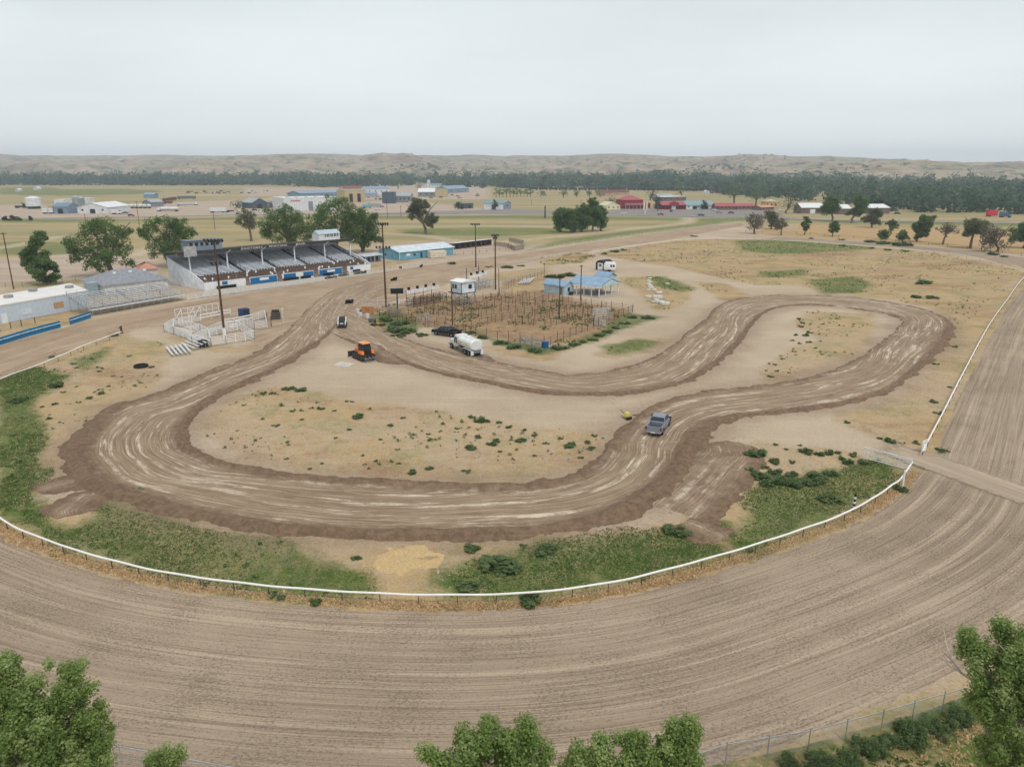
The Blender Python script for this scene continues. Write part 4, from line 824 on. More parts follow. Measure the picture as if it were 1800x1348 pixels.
for a_ in aisles:
    st = MB(); rl = MB()
    for r in range(nrow):
        z = 3.0 + (ZB - 3.0) * r / nrow; st.box(a_ - 0.55, a_ + 0.55, v0 + r * step_v + 0.02, v0 + r * step_v + 0.3, z, z + 0.2)
    for r in range(0, nrow, 3):
        z = 3.0 + (ZB - 3.0) * r / nrow; rl.bar((a_ + 0.5, v0 + r * step_v, z), (a_ + 0.5, v0 + r * step_v, z + 1.0), 0.07); rl.bar((a_ + 0.5, v0 + r * step_v, z + 1.0), (a_ + 0.5, v0 + (r + 1.6) * step_v, z + 1.3), 0.07)
    st.build('aisle_steps', M('aisle timber dark', (62, 62, 66), 0.9, 0, 0.2), gs); rl.build('aisle_rail', BLACK, gs)
# lower boxes with folding chairs
MB().extrude([(0.25, 0.2), (4.6, 0.2), (4.6, 2.9), (3.2, 2.45), (1.7, 2.0), (0.25, 1.75)], 0.1, LG - 0.1).build('box_deck', M('brown box deck', (122, 104, 92), 0.9, 0, 0.2), gs)
def chair_mesh(mat): return MB().box(-.24, .24, -.2, .2, .38, .43).box(-.24, .24, .18, .23, .42, .9).bar((-.22, -.18, 0), (-.22, .18, .4), .04).bar((.22, -.18, 0), (.22, .18, .4), .04).bar((-.22, .18, 0), (-.22, -.18, .4), .04).bar((.22, .18, 0), (.22, -.18, .4), .04).mesh('folding_chair', mat)
rr = np.random.RandomState(3); cm = chair_mesh(M('brown folding chairs', (112, 92, 80), 0.7, 0, 0.3)); cw_ = chair_mesh(WHITE)
for k_, vv in enumerate((0.9, 1.7, 2.5, 3.3, 4.1)):
    for u in np.arange(0.7, LG - 0.7, 0.93):
        if rr.rand() < 0.9:
            wt_ = rr.rand() < 0.13; q = Vector((A.x + u * ca - vv * sa, A.y + u * sa + vv * ca, (1.75, 2.0, 2.22, 2.46, 2.74)[k_]))
            tag(link('folding_chair', cw_ if wt_ else cm, None, q, yaw + rr.normal(0, .12)), 'white folding chair in the boxes at the front of the grandstand' if wt_ else 'brown folding chair in the boxes at the front of the grandstand', 'chair', 'white folding chairs' if wt_ else 'brown folding chairs')
# front wall in bays, with stairways between
bays = [(360, 433, 'w', 1), (440, 488, 'b', 0), (497, 552, 'm', 1), (561, 602, 'b', 1), (611, 652, 'w', 1)]
for p0, p1, kd, _ in bays:
    u0, u1 = u_at(p0), u_at(p1); u0 = max(u0, 0); u1 = min(u1, LG)
    wl = MB().box(u0, u1, 0, 0.2, 0, 2.05).build('front_wall', WHITE, gs)
    MB().box(u0, u1, -0.06, 0.26, 2.05, 2.13).build('cap', WHITE_W, wl)
    if kd == 'b': MB().box(u0 + 0.15, u1 - 0.15, -0.06, -0.02, 0.1, 1.9).build('banner', BLUE, wl); MB().box(u0 + (u1 - u0) * .35, u0 + (u1 - u0) * .68, -0.1, -0.065, 1.0, 1.65).build('banner_panel', WHITE, wl)
    if kd == 'm':
        for f0, f1 in ((0.05, 0.42), (0.66, 0.99)): MB().box(u0 + (u1 - u0) * f0, u0 + (u1 - u0) * f1, -0.06, -0.02, 0.5, 1.9).build('banner', BLUE, wl)
    if kd == 'w': MB().box(u0 + (u1 - u0) * (.42 if p0 < 400 else .12), u0 + (u1 - u0) * (.55 if p0 < 400 else .24), -0.06, -0.02, 1.0, 1.85).build('banner', BLUE, wl)
for p0, p1 in ((433, 440), (488, 497), (552, 561), (602, 611)):
    u0, u1 = u_at(p0), u_at(p1); stp = MB()
    for k_ in range(6): stp.box(u0, u1, -1.0 + k_ * 0.4, 1.5, k_ * 0.3 - 0.1, k_ * 0.3 + 0.2)
    stp.build('stairway', M('timber stair', (136, 122, 110), 0.9, 0, 0.15), gs)
# posts and roof
for u in cols_u:
    c_ = MB().box(u - 0.14, u + 0.14, 8.86, 9.14, 3.6, 9.5).bar((u, 9, 8.2), (u, 6.7, 9.4), 0.14).build('post', WHITE, gs)
rf = MB().extrude([(8.2, 9.75), (21.2, 8.75), (21.2, 8.6), (8.2, 9.55)], -2.4, LG + 0.8).build('roof', M('dark tarred roof', (66, 62, 62), 0.9, 0, 0.2), gs)
fa = MB().box(-2.4, LG + 0.8, 8.05, 8.2, 8.9, 9.7).build('fascia', M('black fascia board', (62, 57, 57), 0.8, 0, 0.15), rf)
for wd_, p0, p1 in (('EASTERN', 424, 461), ('MONTANA', 473, 505), ('FAIR', 520, 537)):
    ua, ub = u_at(p0, 8, 9.3), u_at(p1, 8, 9.3)
    q = text_mesh('lettering', wd_, 0.8, M('faded white letters', (186, 182, 178), 0.8), fa, ((ua + ub) / 2, 8.03, 9.3), (rad(90), 0, 0)); w0 = q.dimensions.x
    bpy.context.view_layer.update(); w0 = max(0.1, q.dimensions.x); q.scale = ((ub - ua) / w0, 1, 1)
# grey press box and white announcer cabin on the roof
u0, u1 = u_at(326, 11, 10.4), u_at(386, 11, 10.4)
pb = MB().extrude([(9.4, 9.4), (13.4, 9.1), (13.4, 12.0), (9.4, 12.4)], u0, u1).build('press_box', M('blue grey siding', (128, 142, 154), 0.7, 0, 0.1), gs)
for k_ in range(6):
    uu = u0 + 0.5 + (u1 - u0 - 0.8) * k_ / 6; MB().box(uu, uu + 0.85, 9.34, 9.4, 10.9, 11.9).build('window', GLASS, pb)
MB().box(u0 - 0.3, u1 + 0.3, 9.0, 13.7, 12.4, 12.5).build('roof', M('grey box roof', (120, 128, 134), 0.8), pb)
u2, u3 = u_at(322, 8, 9.6), u_at(344, 8, 9.6)
bw = MB().box(u2, u3, 7.5, 7.62, 8.4, 11.2).build('sign_board', M('weathered blank board', (170, 172, 170), 0.9, 0, 0.2), gs)
u4, u5 = u_at(556, 11, 10.4), u_at(593, 11, 10.4)
cb = MB().extrude([(9.6, 9.4), (13.2, 9.1), (13.2, 11.6), (11.4, 12.6), (9.6, 11.6)], u4, u5).build('announcer_cabin', WHITE, gs)
for k_ in range(8):
    uu = u4 + (u5 - u4) * (0.29 + 0.66 * k_ / 8 + (0.01 if k_ % 2 else 0)); MB().box(uu, uu + 0.34, 9.54, 9.6, 10.6, 11.5).build('window', GLASS, cb)
MB().extrude([(9.4, 11.55), (11.4, 12.68), (13.4, 11.55), (13.4, 11.65), (11.4, 12.8), (9.4, 11.65)], u4 - 0.2, u5 + 0.2).build('roof', M('pale blue cabin roof', (172, 190, 198), 0.5), cb)
# black tyre walls in front of the grandstand
def w_at(u, v, z=0): return Vector((A.x + u * ca - v * sa, A.y + u * sa + v * ca, z))
def tyre_mesh(n):
    m_ = MB()
    for i in range(n):
        for k_ in range(2): m_.tube([(i * 0.62, 0, k_ * 0.24), (i * 0.62, 0, k_ * 0.24 + 0.22)], 0.31, 12)
    return m_
for i, (px, n) in enumerate([(383, 8), (500, 6), (516, 3), (530, 5), (570, 5), (622, 4)]):
    u = u_at(px, -0.8); q = MB()
    for k_ in range(n): q.cyl(u * 0 + k_ * 0.72, 0, 0, 0.88, 0.32, 12)
    o = tag(q.build('barrel_row', BLACK, None, w_at(u, -0.9), yaw, smooth=True), ['black barrels below the first white wall bay', 'black barrels below the middle blue banner', 'short black barrel pair between two white posts', 'black barrels below the second half of the blue bay', 'black barrels under the fourth blue bay', 'black barrels before the last white wall bay'][i], 'barrels', 'black barrels along the grandstand')
MB().box(0, 1.6, 0, 0.9, 0, 0.1).add([], []).build('blue_mat', BLUE, None, P(404, 517), yaw); o = bpy.data.objects['blue_mat']; tag(o, 'flat blue mat lying on the apron before the grandstand', 'mat')
apron = [P(352, 524), P(654, 482), P(650, 475.5), P(360, 511.5)]
tag(MB().add([(p_.x, p_.y, 0.115) for p_ in apron] + [(p_.x, p_.y, 0.03) for p_ in apron], [(0, 1, 2, 3), (7, 6, 5, 4), (0, 4, 5, 1), (1, 5, 6, 2), (2, 6, 7, 3), (3, 7, 4, 0)]).build('pavement', CONC), kind='structure')

# --- generic fence: posts as parts, rails (and wire) as parts
def fence(name, label, px, h, spacing, post_mat, rails, rail_mat, post_w=0.1, wire=None, group=None, world=None, irregular=0.0, seed=0, rail_h=0.05, cat='fence', post_tall=0.0, maxposts=90):
    rng = random.Random(seed); pts = [Vector((x, y, 0)) for x, y in world] if world is not None else [P(*q) for q in px]
    o = thing(name, label, cat, pts[0], 0, group); org = pts[0]
    rm = MB(); wm = MB(); cnt = 0; stuff_posts = MB()
    for i, (a, b) in enumerate(zip(pts[:-1], pts[1:])):
        n = max(1, round((b - a).length / spacing))
        for j in range(n + (1 if i == len(pts) - 2 else 0)):
            p_ = a.lerp(b, j / n) - org; hh = h + post_tall + irregular * rng.random()
            m_ = MB() if cnt < maxposts else stuff_posts
            m_.bar((p_.x, p_.y, -0.3), (p_.x + rng.uniform(-.03, .03), p_.y, hh), post_w)
            if m_ is not stuff_posts: m_.build('post', post_mat, o)
            cnt += 1
        A_, B_ = a - org, b - org
        for z in rails: rm.bar((A_.x, A_.y, z * h), (B_.x, B_.y, z * h), rail_h)
        if wire:
            L = (B_ - A_).length; nn = int(L / wire)
            for j in range(nn + 1):
                q = A_.lerp(B_, j / max(1, nn)); wm.bar((q.x, q.y, 0.05), (q.x, q.y, h), 0.022)
            for z in np.arange(0.15, h, wire): wm.bar((A_.x, A_.y, z), (B_.x, B_.y, z), 0.022)
    if stuff_posts.v: q = stuff_posts.build('post', post_mat, o); q['kind'] = 'stuff'
    if rm.v: rm.build('rails', rail_mat, o)
    if wm.v: wm.build('wire_mesh', rail_mat, o)
    return o
fence('wire_fence', 'white mesh fence along the front of the grandstand', [(336, 527), (440, 514), (552, 497), (655, 480)], 1.25, 2.6, WHITE_W, (1.0, 0.05), WHITE_W, 0.07, wire=0.42)
fence('panel_fence', 'white pipe panels between the bleachers and the grandstand', [(331, 529), (345, 526), (362, 523)], 1.6, 1.8, WHITE, (1.0, 0.75, 0.5, 0.25), WHITE, 0.1)
fence('panel_fence', 'tall white pipe frame panels right of the grandstand along the straight', [(656, 480), (690, 475), (742, 468)], 1.5, 2.4, WHITE, (1.0, 0.1), WHITE, 0.08, wire=0.6)
fence('rail_fence', 'low white rail along the outer edge of the straight', [(745, 467), (800, 460), (868, 451), (905, 446), (950, 440)], 0.9, 4.0, WHITE_W, (1.0,), WHITE_W, 0.08)
fence('rail_fence', 'white post-and-rail fence running away beside the straight', [(975, 434), (1040, 426), (1075, 421), (1120, 414), (1180, 406), (1240, 399), (1300, 392)], 1.3, 7.0, WHITE_W, (1.0, 0.5), WHITE_W, 0.13)
fence('rail_fence', 'white picket rail on the inner edge of the straight beyond the pens', [(880, 467), (905, 464.5), (975, 451.5), (1000, 447.5), (1026, 444.5)], 1.1, 3.2, WHITE_W, (1.0, 0.55), WHITE_W, 0.1)
fence('gate', 'short white rail panel at the mouth of the infield road', [(1041, 446), (1053, 444)], 1.4, 1.5, WHITE, (1.0, 0.6, 0.3), WHITE, 0.1, cat='gate')
# --- aluminium bleachers by the turn
B0, byaw, BL = frame2((163, 556), (330, 527))
bl = thing('bleachers', 'wide aluminium bleachers between the blue fence and the grandstand', 'bleachers', B0, byaw)
sup = MB(); pk = MB()
fb_ = MB()
for r in range(9):
    v = 1.7 + r * 0.8; z = 1.25 + r * 0.28
    for s0, s1 in ((0.2, 3.9), (4.4, 10.7), (11.6, 19.3), (20.0, BL - 0.2)):
        pk.box(s0, s1, v + 0.30, v + 0.66, z + 0.38, z + 0.46)
    fb_.box(0.1, BL - 0.1, v - .14, v + 0.28, z - 0.04, z)
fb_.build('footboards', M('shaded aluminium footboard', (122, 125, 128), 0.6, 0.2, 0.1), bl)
pk.box(0, BL, 0.2, 1.55, 1.17, 1.22)
pk.build('planks', ALU, bl)
for u in np.arange(0.3, BL, 1.9):
    for v, z in ((0.3, 1.15), (3.0, 1.6), (5.5, 2.5), (8.4, 3.5)): sup.bar((u, v, 0), (u, v, z), 0.07)
    sup.bar((u, 0.3, 1.1), (u, 8.6, 3.7), 0.08); sup.bar((u, 0.3, 0.1), (u, 8.4, 3.3), 0.05)
sup.build('support_frame', GALV, bl)
rl = MB()
for (a, b) in (((0, 0.2), (BL, 0.2)),):
    for z in (1.75, 2.2): rl.bar((a[0], a[1], z), (b[0], b[1], z), 0.05)
for u in np.arange(0, BL + 0.1, 1.8): rl.bar((u, 0.2, 1.2), (u, 0.2, 2.2), 0.05)
for u in (0, BL):
    for dz in (0.6, 1.1): rl.bar((u, 0.2, 1.15 + dz), (u, 8.7, 3.8 + dz), 0.05)
    for k_ in range(6): rl.bar((u, 0.3 + k_ * 1.65, 1.2 + k_ * 0.5), (u, 0.3 + k_ * 1.65, 2.3 + k_ * 0.5), 0.05)
rl.bar((0, 8.7, 4.9), (BL, 8.7, 4.9), 0.05); rl.bar((0, 8.7, 4.4), (BL, 8.7, 4.4), 0.05)
for u in np.arange(0, BL + 0.1, 2.4): rl.bar((u, 8.7, 3.7), (u, 8.7, 4.9), 0.05)
for u in (4.15, 11.1, 19.6):
    for r in range(0, 12, 3): rl.bar((u, 1.6 + r * 0.6, 1.25 + r * 0.21), (u, 1.6 + r * 0.6, 2.2 + r * 0.21), 0.05)
    rl.bar((u, 1.6, 2.2), (u, 8.2, 4.5), 0.06)
rl.build('railing', GALV, bl)
# --- blue fence in two lengths with a white top pipe
for lab, pts in (('long blue panel fence with a white pipe, running off the left edge', [(-70, 634), (0, 607), (55, 590), (107, 576)]), ('short blue panel fence joining the aluminium bleachers', [(124, 571), (160, 559)])):
    w_ = [P(*q) for q in pts]; o = thing('panel_fence', lab, 'fence', w_[0], 0, 'blue fences by the turn'); pm = MB(); wp_ = MB(); bk = MB()
    for a, b in zip(w_[:-1], w_[1:]):
        a, b = a - w_[0], b - w_[0]; dv = (b - a).normalized(); nv = Vector((-dv.y, dv.x, 0))
        pm.bar((a.x, a.y, 0.75), (b.x, b.y, 0.75), 0.06, 1.35); q = nv * -0.09
        wp_.bar((a.x + q.x, a.y + q.y, 0.95), (b.x + q.x, b.y + q.y, 0.95), 0.12)
        for k_ in range(int((b - a).length / 2.5) + 1):
            c_ = a + dv * (k_ * 2.5) + nv * 0.1; bk.bar((c_.x, c_.y, 0), (c_.x, c_.y, 1.5), 0.1)
    pm.build('panel', TEAL, o); wp_.build('pipe', M('pale blue white pipe', (206, 226, 236), 0.5), o); bk.build('backing_posts', GREYWOOD, o)
fence('wire_fence', 'plain wire fence on brown posts behind the blue fence', [(-30, 596), (0, 582), (38, 573), (62, 568)], 1.3, 2.6, RUST, (1.0, 0.5), GALV, 0.12, rail_h=0.03)
# --- low white flat-roofed building at the left edge
fl_, fr_, br_, bl_ = P(-150, 562, 3.9), P(153.6, 510.6, 3.9), P(122.4, 498.4, 3.9), P(-130, 541, 3.9)
wb = thing('white_building', 'long low white flat-roofed building at the left edge', 'building', (fr_.x, fr_.y, 0)); O_ = Vector((fr_.x, fr_.y, 0))
c4 = [Vector((q.x, q.y, 0)) - O_ for q in (fl_, fr_, br_, bl_)]
MB().loft([[(q.x, q.y, 0) for q in c4], [(q.x, q.y, 3.7) for q in c4]]).build('wall', M('pale blue white wall', (192, 204, 216), 0.7, 0, 0.05), wb)
cen = sum(c4, Vector()) / 4; c5 = [cen + (q - cen) * 1.012 for q in c4]
rf = MB().loft([[(q.x, q.y, 3.7) for q in c5], [(q.x, q.y, 3.95) for q in c5]]).build('roof', M('white membrane roof', (216, 214, 210), 0.8, 0, 0.05, 0.4), wb)
for px, py in ((122, 506), (15, 523), (58, 512)):
    q = P(px, py, 4.0) - O_; MB().box(q.x - 0.7, q.x + 0.7, q.y - 0.7, q.y + 0.7, 3.95, 4.6).build('roof_vent', M('grey vent', (150, 150, 150), 0.7), rf, bevel=0.05)
fd = (c4[1] - c4[0]).normalized(); fy = math.atan2(fd.y, fd.x)
def on_wall(px, py, w_, h_, nm, mt):
    # where the ray meets the front wall plane
    n_ = Vector((fd.y, -fd.x, 0)); r0 = Vector((0, 0, H)) - O_; g_ = P(px, py); r1 = (g_ - O_) - r0
    t_ = (c4[1] - r0).dot(n_) / r1.dot(n_); q = r0 + r1 * t_ + n_ * 0.03
    o = MB().cbox(0, 0, 0, w_, 0.08, h_).build(nm, mt, wb, q, fy); return o
on_wall(103, 536, 2.4, 1.3, 'boarded_window', M('tan plywood', (190, 152, 112), 0.8)); on_wall(45, 548, 2.6, 1.2, 'window', M('blank white shutter', (206, 216, 226), 0.6)); on_wall(8, 560, 1.2, 2.1, 'door', WHITE)
# --- grey shingled hall behind the bleachers
def hip(name, label, pa, pb, dep, eave, ridge, wallm, roofm, cat='building', hipf=0.35, over=0.5):
    a, yw, L = frame2(pa, pb); o = thing(name, label, cat, a, yw)
    MB().box(0, L, 0, dep, 0, eave).build('wall', wallm, o); k_ = dep * hipf
    lo = [(-over, -over, eave), (L + over, -over, eave), (L + over, dep + over, eave), (-over, dep + over, eave)]
    MB().add(lo + [(k_, dep / 2, ridge), (L - k_, dep / 2, ridge)], [(0, 1, 5, 4), (1, 2, 5), (2, 3, 4, 5), (3, 0, 4), (3, 2, 1, 0)]).build('roof', roofm, o); return o, L
SHING = M('grey asphalt shingles', (140, 143, 150), 0.95, 0, 0.12, 1.2)
hb_, hl_ = hip('hall', 'low hall with a grey shingled hip roof behind the bleachers', (186, 521), (297, 508), 15, 2.8, 5.6, WHITE_W, SHING)
for f in (0.3, 0.55, 0.78): MB().cyl(hl_ * f, 5.4, 4.8, 5.25, 0.45, 10).build('roof_vent', WHITE, hb_, smooth=True)
o2, _ = hip('kiosk', 'small salmon-roofed kiosk behind the shingled hall', (248, 489), (278, 487), 8, 2.6, 4.4, WHITE_W, M('salmon roof', (190, 142, 122), 0.9))
MB().box(0, 2.4, 0, 2.4, 0, 3.4).build('unit', M('grey blue sheet', (150, 168, 176), 0.7), thing('box_trailer', 'small grey-blue box standing between white building and bleachers', 'trailer', P(161, 521), byaw), bevel=0.05)
# --- turquoise barn, cream box, stalls
def barn(name, label, pa, pb, dep, eave, ridge, wallm, roofm, cat='building', along=True, over=0.4, z0=0.0, group=None):
    """gable building: front edge pa->pb; ridge parallel to the front when along, else the gable faces the camera"""
    a, yw, L = frame2(pa, pb); o = thing(name, label, cat, a, yw, group)
    if along:
        MB().extrude([(0, z0), (dep, z0), (dep, eave), (dep / 2, ridge - 0.06), (0, eave)], 0, L).build('wall', wallm, o)
        MB().extrude([(-over, eave - over * 0.4), (dep / 2, ridge), (dep + over, eave - over * 0.4), (dep + over, eave - over * 0.4 + 0.15), (dep / 2, ridge + 0.16), (-over, eave - over * 0.4 + 0.15)], -over, L + over).build('roof', roofm, o)
    else:
        MB().extrude([(0, z0), (L, z0), (L, eave), (L / 2, ridge - 0.06), (0, eave)], 0, dep, 'y').build('wall', wallm, o)
        MB().extrude([(-over, eave - over * 0.4), (L / 2, ridge), (L + over, eave - over * 0.4), (L + over, eave - over * 0.4 + 0.15), (L / 2, ridge + 0.16), (-over, eave - over * 0.4 + 0.15)], -over, dep + over, 'y').build('roof', roofm, o)
    return o, L
TURQ = ribbed('turquoise steel siding', (108, 164, 184), 0.45, 0, 0.03); PALEROOF = ribbed('pale steel roofing', (200, 212, 218), 0.6, 0, 0.03)
bn, bl2 = barn('barn', 'long turquoise barn with a pale roof right of the grandstand', (702.5, 458), (797.5, 447.5), 12, 2.9, 4.3, TURQ, PALEROOF)
for u, w_, h0, h1, nm, mt in ((6.5, 1.0, 1.2, 1.9, 'window', GLASS), (9.8, 0.95, 0.1, 2.1, 'door', M('dark blue door', (36, 62, 92), 0.6)), (3.2, 1.8, 1.3, 2.1, 'window', WHITE)):
    MB().box(u, u + w_, -0.07, -0.01, h0, h1).build(nm, mt, bn)
for u in (0, bl2): MB().box(u - 0.08, u + 0.08, -0.08, 0.05, 0, 2.85).build('corner_trim', WHITE, bn)
MB().box(-0.07, -0.01, 7.6, 8.5, 1.2, 1.9).build('window', GLASS, bn)
a, yw, L = frame2((757, 454.5), (785, 452.5)); cbx = thing('storage_container', 'cream storage box in front of the turquoise barn', 'container', a, yw)
MB().box(0, L, 0, 2.6, 0.1, 2.5).build('body', M('cream sheet steel', (214, 204, 182), 0.7), cbx, bevel=0.04); q = MB()
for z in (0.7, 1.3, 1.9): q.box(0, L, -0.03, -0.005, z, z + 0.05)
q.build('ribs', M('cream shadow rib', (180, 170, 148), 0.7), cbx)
a, yw, L = frame2((800, 439), (864, 431)); stl = thing('stall_shed', 'row of dark open stalls with a thin white roof beyond the barn', 'shed', a, yw)
MB().extrude([(-0.6, 2.6), (4.5, 2.1), (4.5, 2.25), (-0.6, 2.8)], -0.4, L + 0.4).build('roof', WHITE, stl); MB().box(0, L, 4.2, 4.4, 0, 2.1).build('back_wall', M('dark stall boards', (70, 60, 60), 0.9), stl)
for k_ in range(8): MB().box(L * k_ / 7 - 0.1, L * k_ / 7 + 0.1, 0, 4.2, 0, 2.35).build('partition', M('stall boards', (104, 92, 92), 0.9, 0, 0.2), stl)
fence('wire_fence', 'brown post fence round the yard before the dark stalls', [(800, 449), (830, 446), (868, 442), (918, 436)], 1.3, 3.6, RUST, (1.0, 0.5), RUST, 0.11, rail_h=0.035)
fence('board_fence', 'grey board pen right of the dark stalls', [(868, 432), (892, 435), (905, 441), (920, 438), (921, 430), (895, 425)], 1.7, 2.4, GREYWOOD, (1.0, 0.8, 0.6, 0.4, 0.2), GREYWOOD, 0.13, rail_h=0.22)
MB().box(-0.9, 0.9, 0, 0.08, 0.8, 2.2).bar((0, 0.1, 0), (0, 0.1, 0.9), 0.1).build('sign_board', M('cream sign', (218, 206, 160), 0.7), None, P(899, 437)); tag(bpy.data.objects['sign_board.001'] if 'sign_board.001' in bpy.data.objects else None or bpy.data.objects['sign_board'], 'cream board on the grey pen fence', 'sign') if False else None
tag([o for o in COL.objects if o.name.startswith('sign_board') and o.parent is None][0], 'small cream sign hung at the grey board pen', 'sign')
a, yw, L = frame2((642, 463), (674, 459)); cs = thing('concession_stand', 'low grey lean-to stand between the grandstand and the barn', 'shed', a, yw)
MB().box(0, L, 1.5, 4, 0, 2.3).build('wall', M('grey blue board', (140, 152, 160), 0.8, 0, 0.15), cs); MB().extrude([(-0.2, 2.2), (4.2, 2.6), (4.2, 2.72), (-0.2, 2.32)], -0.3, L + 0.3).build('roof', M('pale grey lean-to roof', (178, 188, 192), 0.7), cs)
for k_ in range(4): MB().box(0.6 + k_ * L / 4.4, 1.5 + k_ * L / 4.4, 1.42, 1.5, 0.3, 1.8).build('opening', DARK, cs)
for k_ in range(3): MB().bar((0.1 + k_ * (L - 0.2) / 2, -0.05, 0), (0.1 + k_ * (L - 0.2) / 2, -0.05, 2.2), 0.12).build('post', WHITE_W, cs)

# --- floodlight poles
def light_pole(label, base, ytop, lamps, seed):
    g = P(*base); h = zat(g, ytop); o = thing('light_pole', label, 'light pole', g, 0, 'floodlight poles')
    MB().tube([(0, 0, -0.3), (0, 0, h)], [0.24, 0.15], 10).build('pole', POLE, o, smooth=True)
    for (zf, n, w_) in lamps:
        z = h * zf; ar = MB().bar((-w_ / 2, 0, z), (w_ / 2, 0, z), 0.09).build('crossarm', M('weathered crossarm', (84, 74, 68), 0.9), o)
        for k_ in range(n):
            x = -w_ / 2 + w_ * k_ / max(1, n - 1)
            MB().tube([(x, 0, z + 0.02), (x, -0.05, z + 0.25), (x, -0.5, z + 0.45)], [0.06, 0.2, 0.25], 10).build('floodlight', DARK, o, smooth=True)
    return o
light_pole('tall floodlight pole with two lamp clusters at the white corral', (395.5, 596), 424, [(0.99, 6, 3.2), (0.76, 3, 1.6)], 1)
MB().cyl(0, 0, 0, 2.2, 0.33, 12).build('post_guard', WHITE, bpy.data.objects['light_pole'], smooth=True)
light_pole('floodlight pole left of the black scoreboard', (678.8, 540), 394, [(0.985, 6, 2.6), (0.71, 5, 3.0)], 2)
light_pole('floodlight pole rising behind the announcer booth', (836.5, 470), 395, [(0.985, 6, 2.8)], 3)
light_pole('floodlight pole right of the announcer booth', (871, 509), 414, [(0.98, 4, 1.6), (0.93, 2, 0.8)], 4)
def plain_pole(name, label, base, ytop, arm=0.0, r=0.15, cat='pole', mat=None, group=None):
    g = P(*base); h = zat(g, ytop); o = thing(name, label, cat, g, 0, group); MB().tube([(0, 0, -0.3), (0, 0, h)], [r, r * 0.75], 8).build('pole', mat or POLE, o, smooth=True)
    if arm: MB().bar((-arm / 2, 0, h - 0.3), (arm / 2, 0, h - 0.3), 0.14).build('crossarm', mat or POLE, o)
    return o
plain_pole('utility_pole', 'brown wooden pole in the pens beside the black pickup', (795.5, 572), 506, 0, 0.16, group='poles among the pens')
plain_pole('utility_pole', 'wooden pole with a short top arm before the blue-roofed hut', (983, 561), 487, 0.9, 0.14, group='poles among the pens')
plain_pole('utility_pole', 'wooden pole with a lamp arm before the blue pavilion', (1020.5, 528), 466, 1.0, 0.15, group='poles among the pens')
plain_pole('utility_pole', 'thin pole just right of the announcer booth floodlight', (877, 519), 471, 0, 0.1, group='poles among the pens')
plain_pole('utility_pole', 'black pole standing against the announcer booth', (821, 535), 471, 0, 0.11, group='poles among the pens', mat=DARK)
plain_pole('utility_pole', 'black pole behind the announcer booth roof', (841.5, 496), 466, 0, 0.11, group='poles among the pens', mat=DARK)
plain_pole('utility_pole', 'leaning power pole with a crossarm at the left edge', (24, 508), 409, 1.8, 0.17)
for b_, yt, lb in (((152, 400), 376, 'roadside power pole before the white office shop'), ((245, 396), 354, 'power pole beside the white tank trailers'), ((378, 404), 373, 'power pole before the white camper'), ((681, 383.5), 351, 'power pole right of the dark tree clump'), ((705, 381.5), 362, 'short power pole by the highway'), ((934, 361), 352, 'thin pole on the golden field'), ((1021, 359), 352, 'thin far pole above the poplar clump')):
    plain_pole('utility_pole', lb, b_, yt, 2.0 if yt < 375 else 0, 0.16, group='power poles along the highway')
plain_pole('utility_pole', 'thick black stub pole beside the highway', (958, 383.5), 362, 0, 0.5, mat=DARK)

# --- announcer booth on stilts, chutes, scoreboard
c_ = P(814.5, 535); bo = thing('announcer_booth', 'white boxy announcer booth on stilts above the chutes', 'booth', c_, rad(42)); S_ = 1.95
MB().box(-S_ * 1.05, S_ * 1.05, -S_, S_, 3.1, 5.6).build('cabin', ribbed('white panel cabin', (214, 224, 232), 0.4, 0, 0.02), bo)
MB().extrude([(-S_ * 1.05 - 0.3, 5.6), (S_ * 1.05 + 0.3, 5.6), (S_ * 1.05 + 0.3, 5.72), (0, 6.15), (-S_ * 1.05 - 0.3, 5.72)], -S_ - 0.3, S_ + 0.3, 'y').build('roof', WHITE, bo)
MB().box(-S_ * 1.05 - 0.9, S_ * 1.05 + 0.2, -S_ - 0.2, S_ + 0.2, 2.95, 3.1).build('floor_deck', M('dark deck', (70, 70, 74), 0.9), bo)
for x in (-S_, S_):
    for y in (-S_, S_):
        MB().bar((x, y, 0), (x, y, 2.95), 0.16).build('leg', GALV, bo); MB().box(x * 1.06 - 0.06, x * 1.06 + 0.06, y * 1.02 - 0.06, y * 1.02 + 0.06, 3.1, 5.58).build('corner_trim', M('black trim', (40, 42, 46), 0.6), bo)
br = MB()
for y in (-S_, S_): br.bar((-S_, y, 0.2), (S_, y, 2.8), 0.08).bar((-S_, y, 2.8), (S_, y, 0.2), 0.08)
for x in (-S_, S_): br.bar((x, -S_, 0.2), (x, S_, 2.8), 0.08).bar((x, -S_, 2.8), (x, S_, 0.2), 0.08)
for k_ in range(9): br.bar((-S_ - 0.5, -S_ - 0.4 - k_ * 0.28, 2.9 - k_ * 0.32), (-S_ + 0.5, -S_ - 0.4 - k_ * 0.28, 2.9 - k_ * 0.32), 0.2, 0.04)
br.build('bracing', GALV, bo)
for x0_, x1_ in ((-1.1, -0.1),): MB().box(x0_ + 1.2, x1_ + 1.2, -S_ - 0.05, -S_, 4.0, 5.0).build('window', GLASS, bo)
MB().box(-S_ * 1.05 - 0.05, -S_ * 1.05, -0.2, 0.6, 4.0, 5.0).build('window', GLASS, bo); MB().box(-S_ * 1.05 - 0.05, -S_ * 1.05, 0.9, 1.5, 4.0, 5.0).build('window', GLASS, bo)
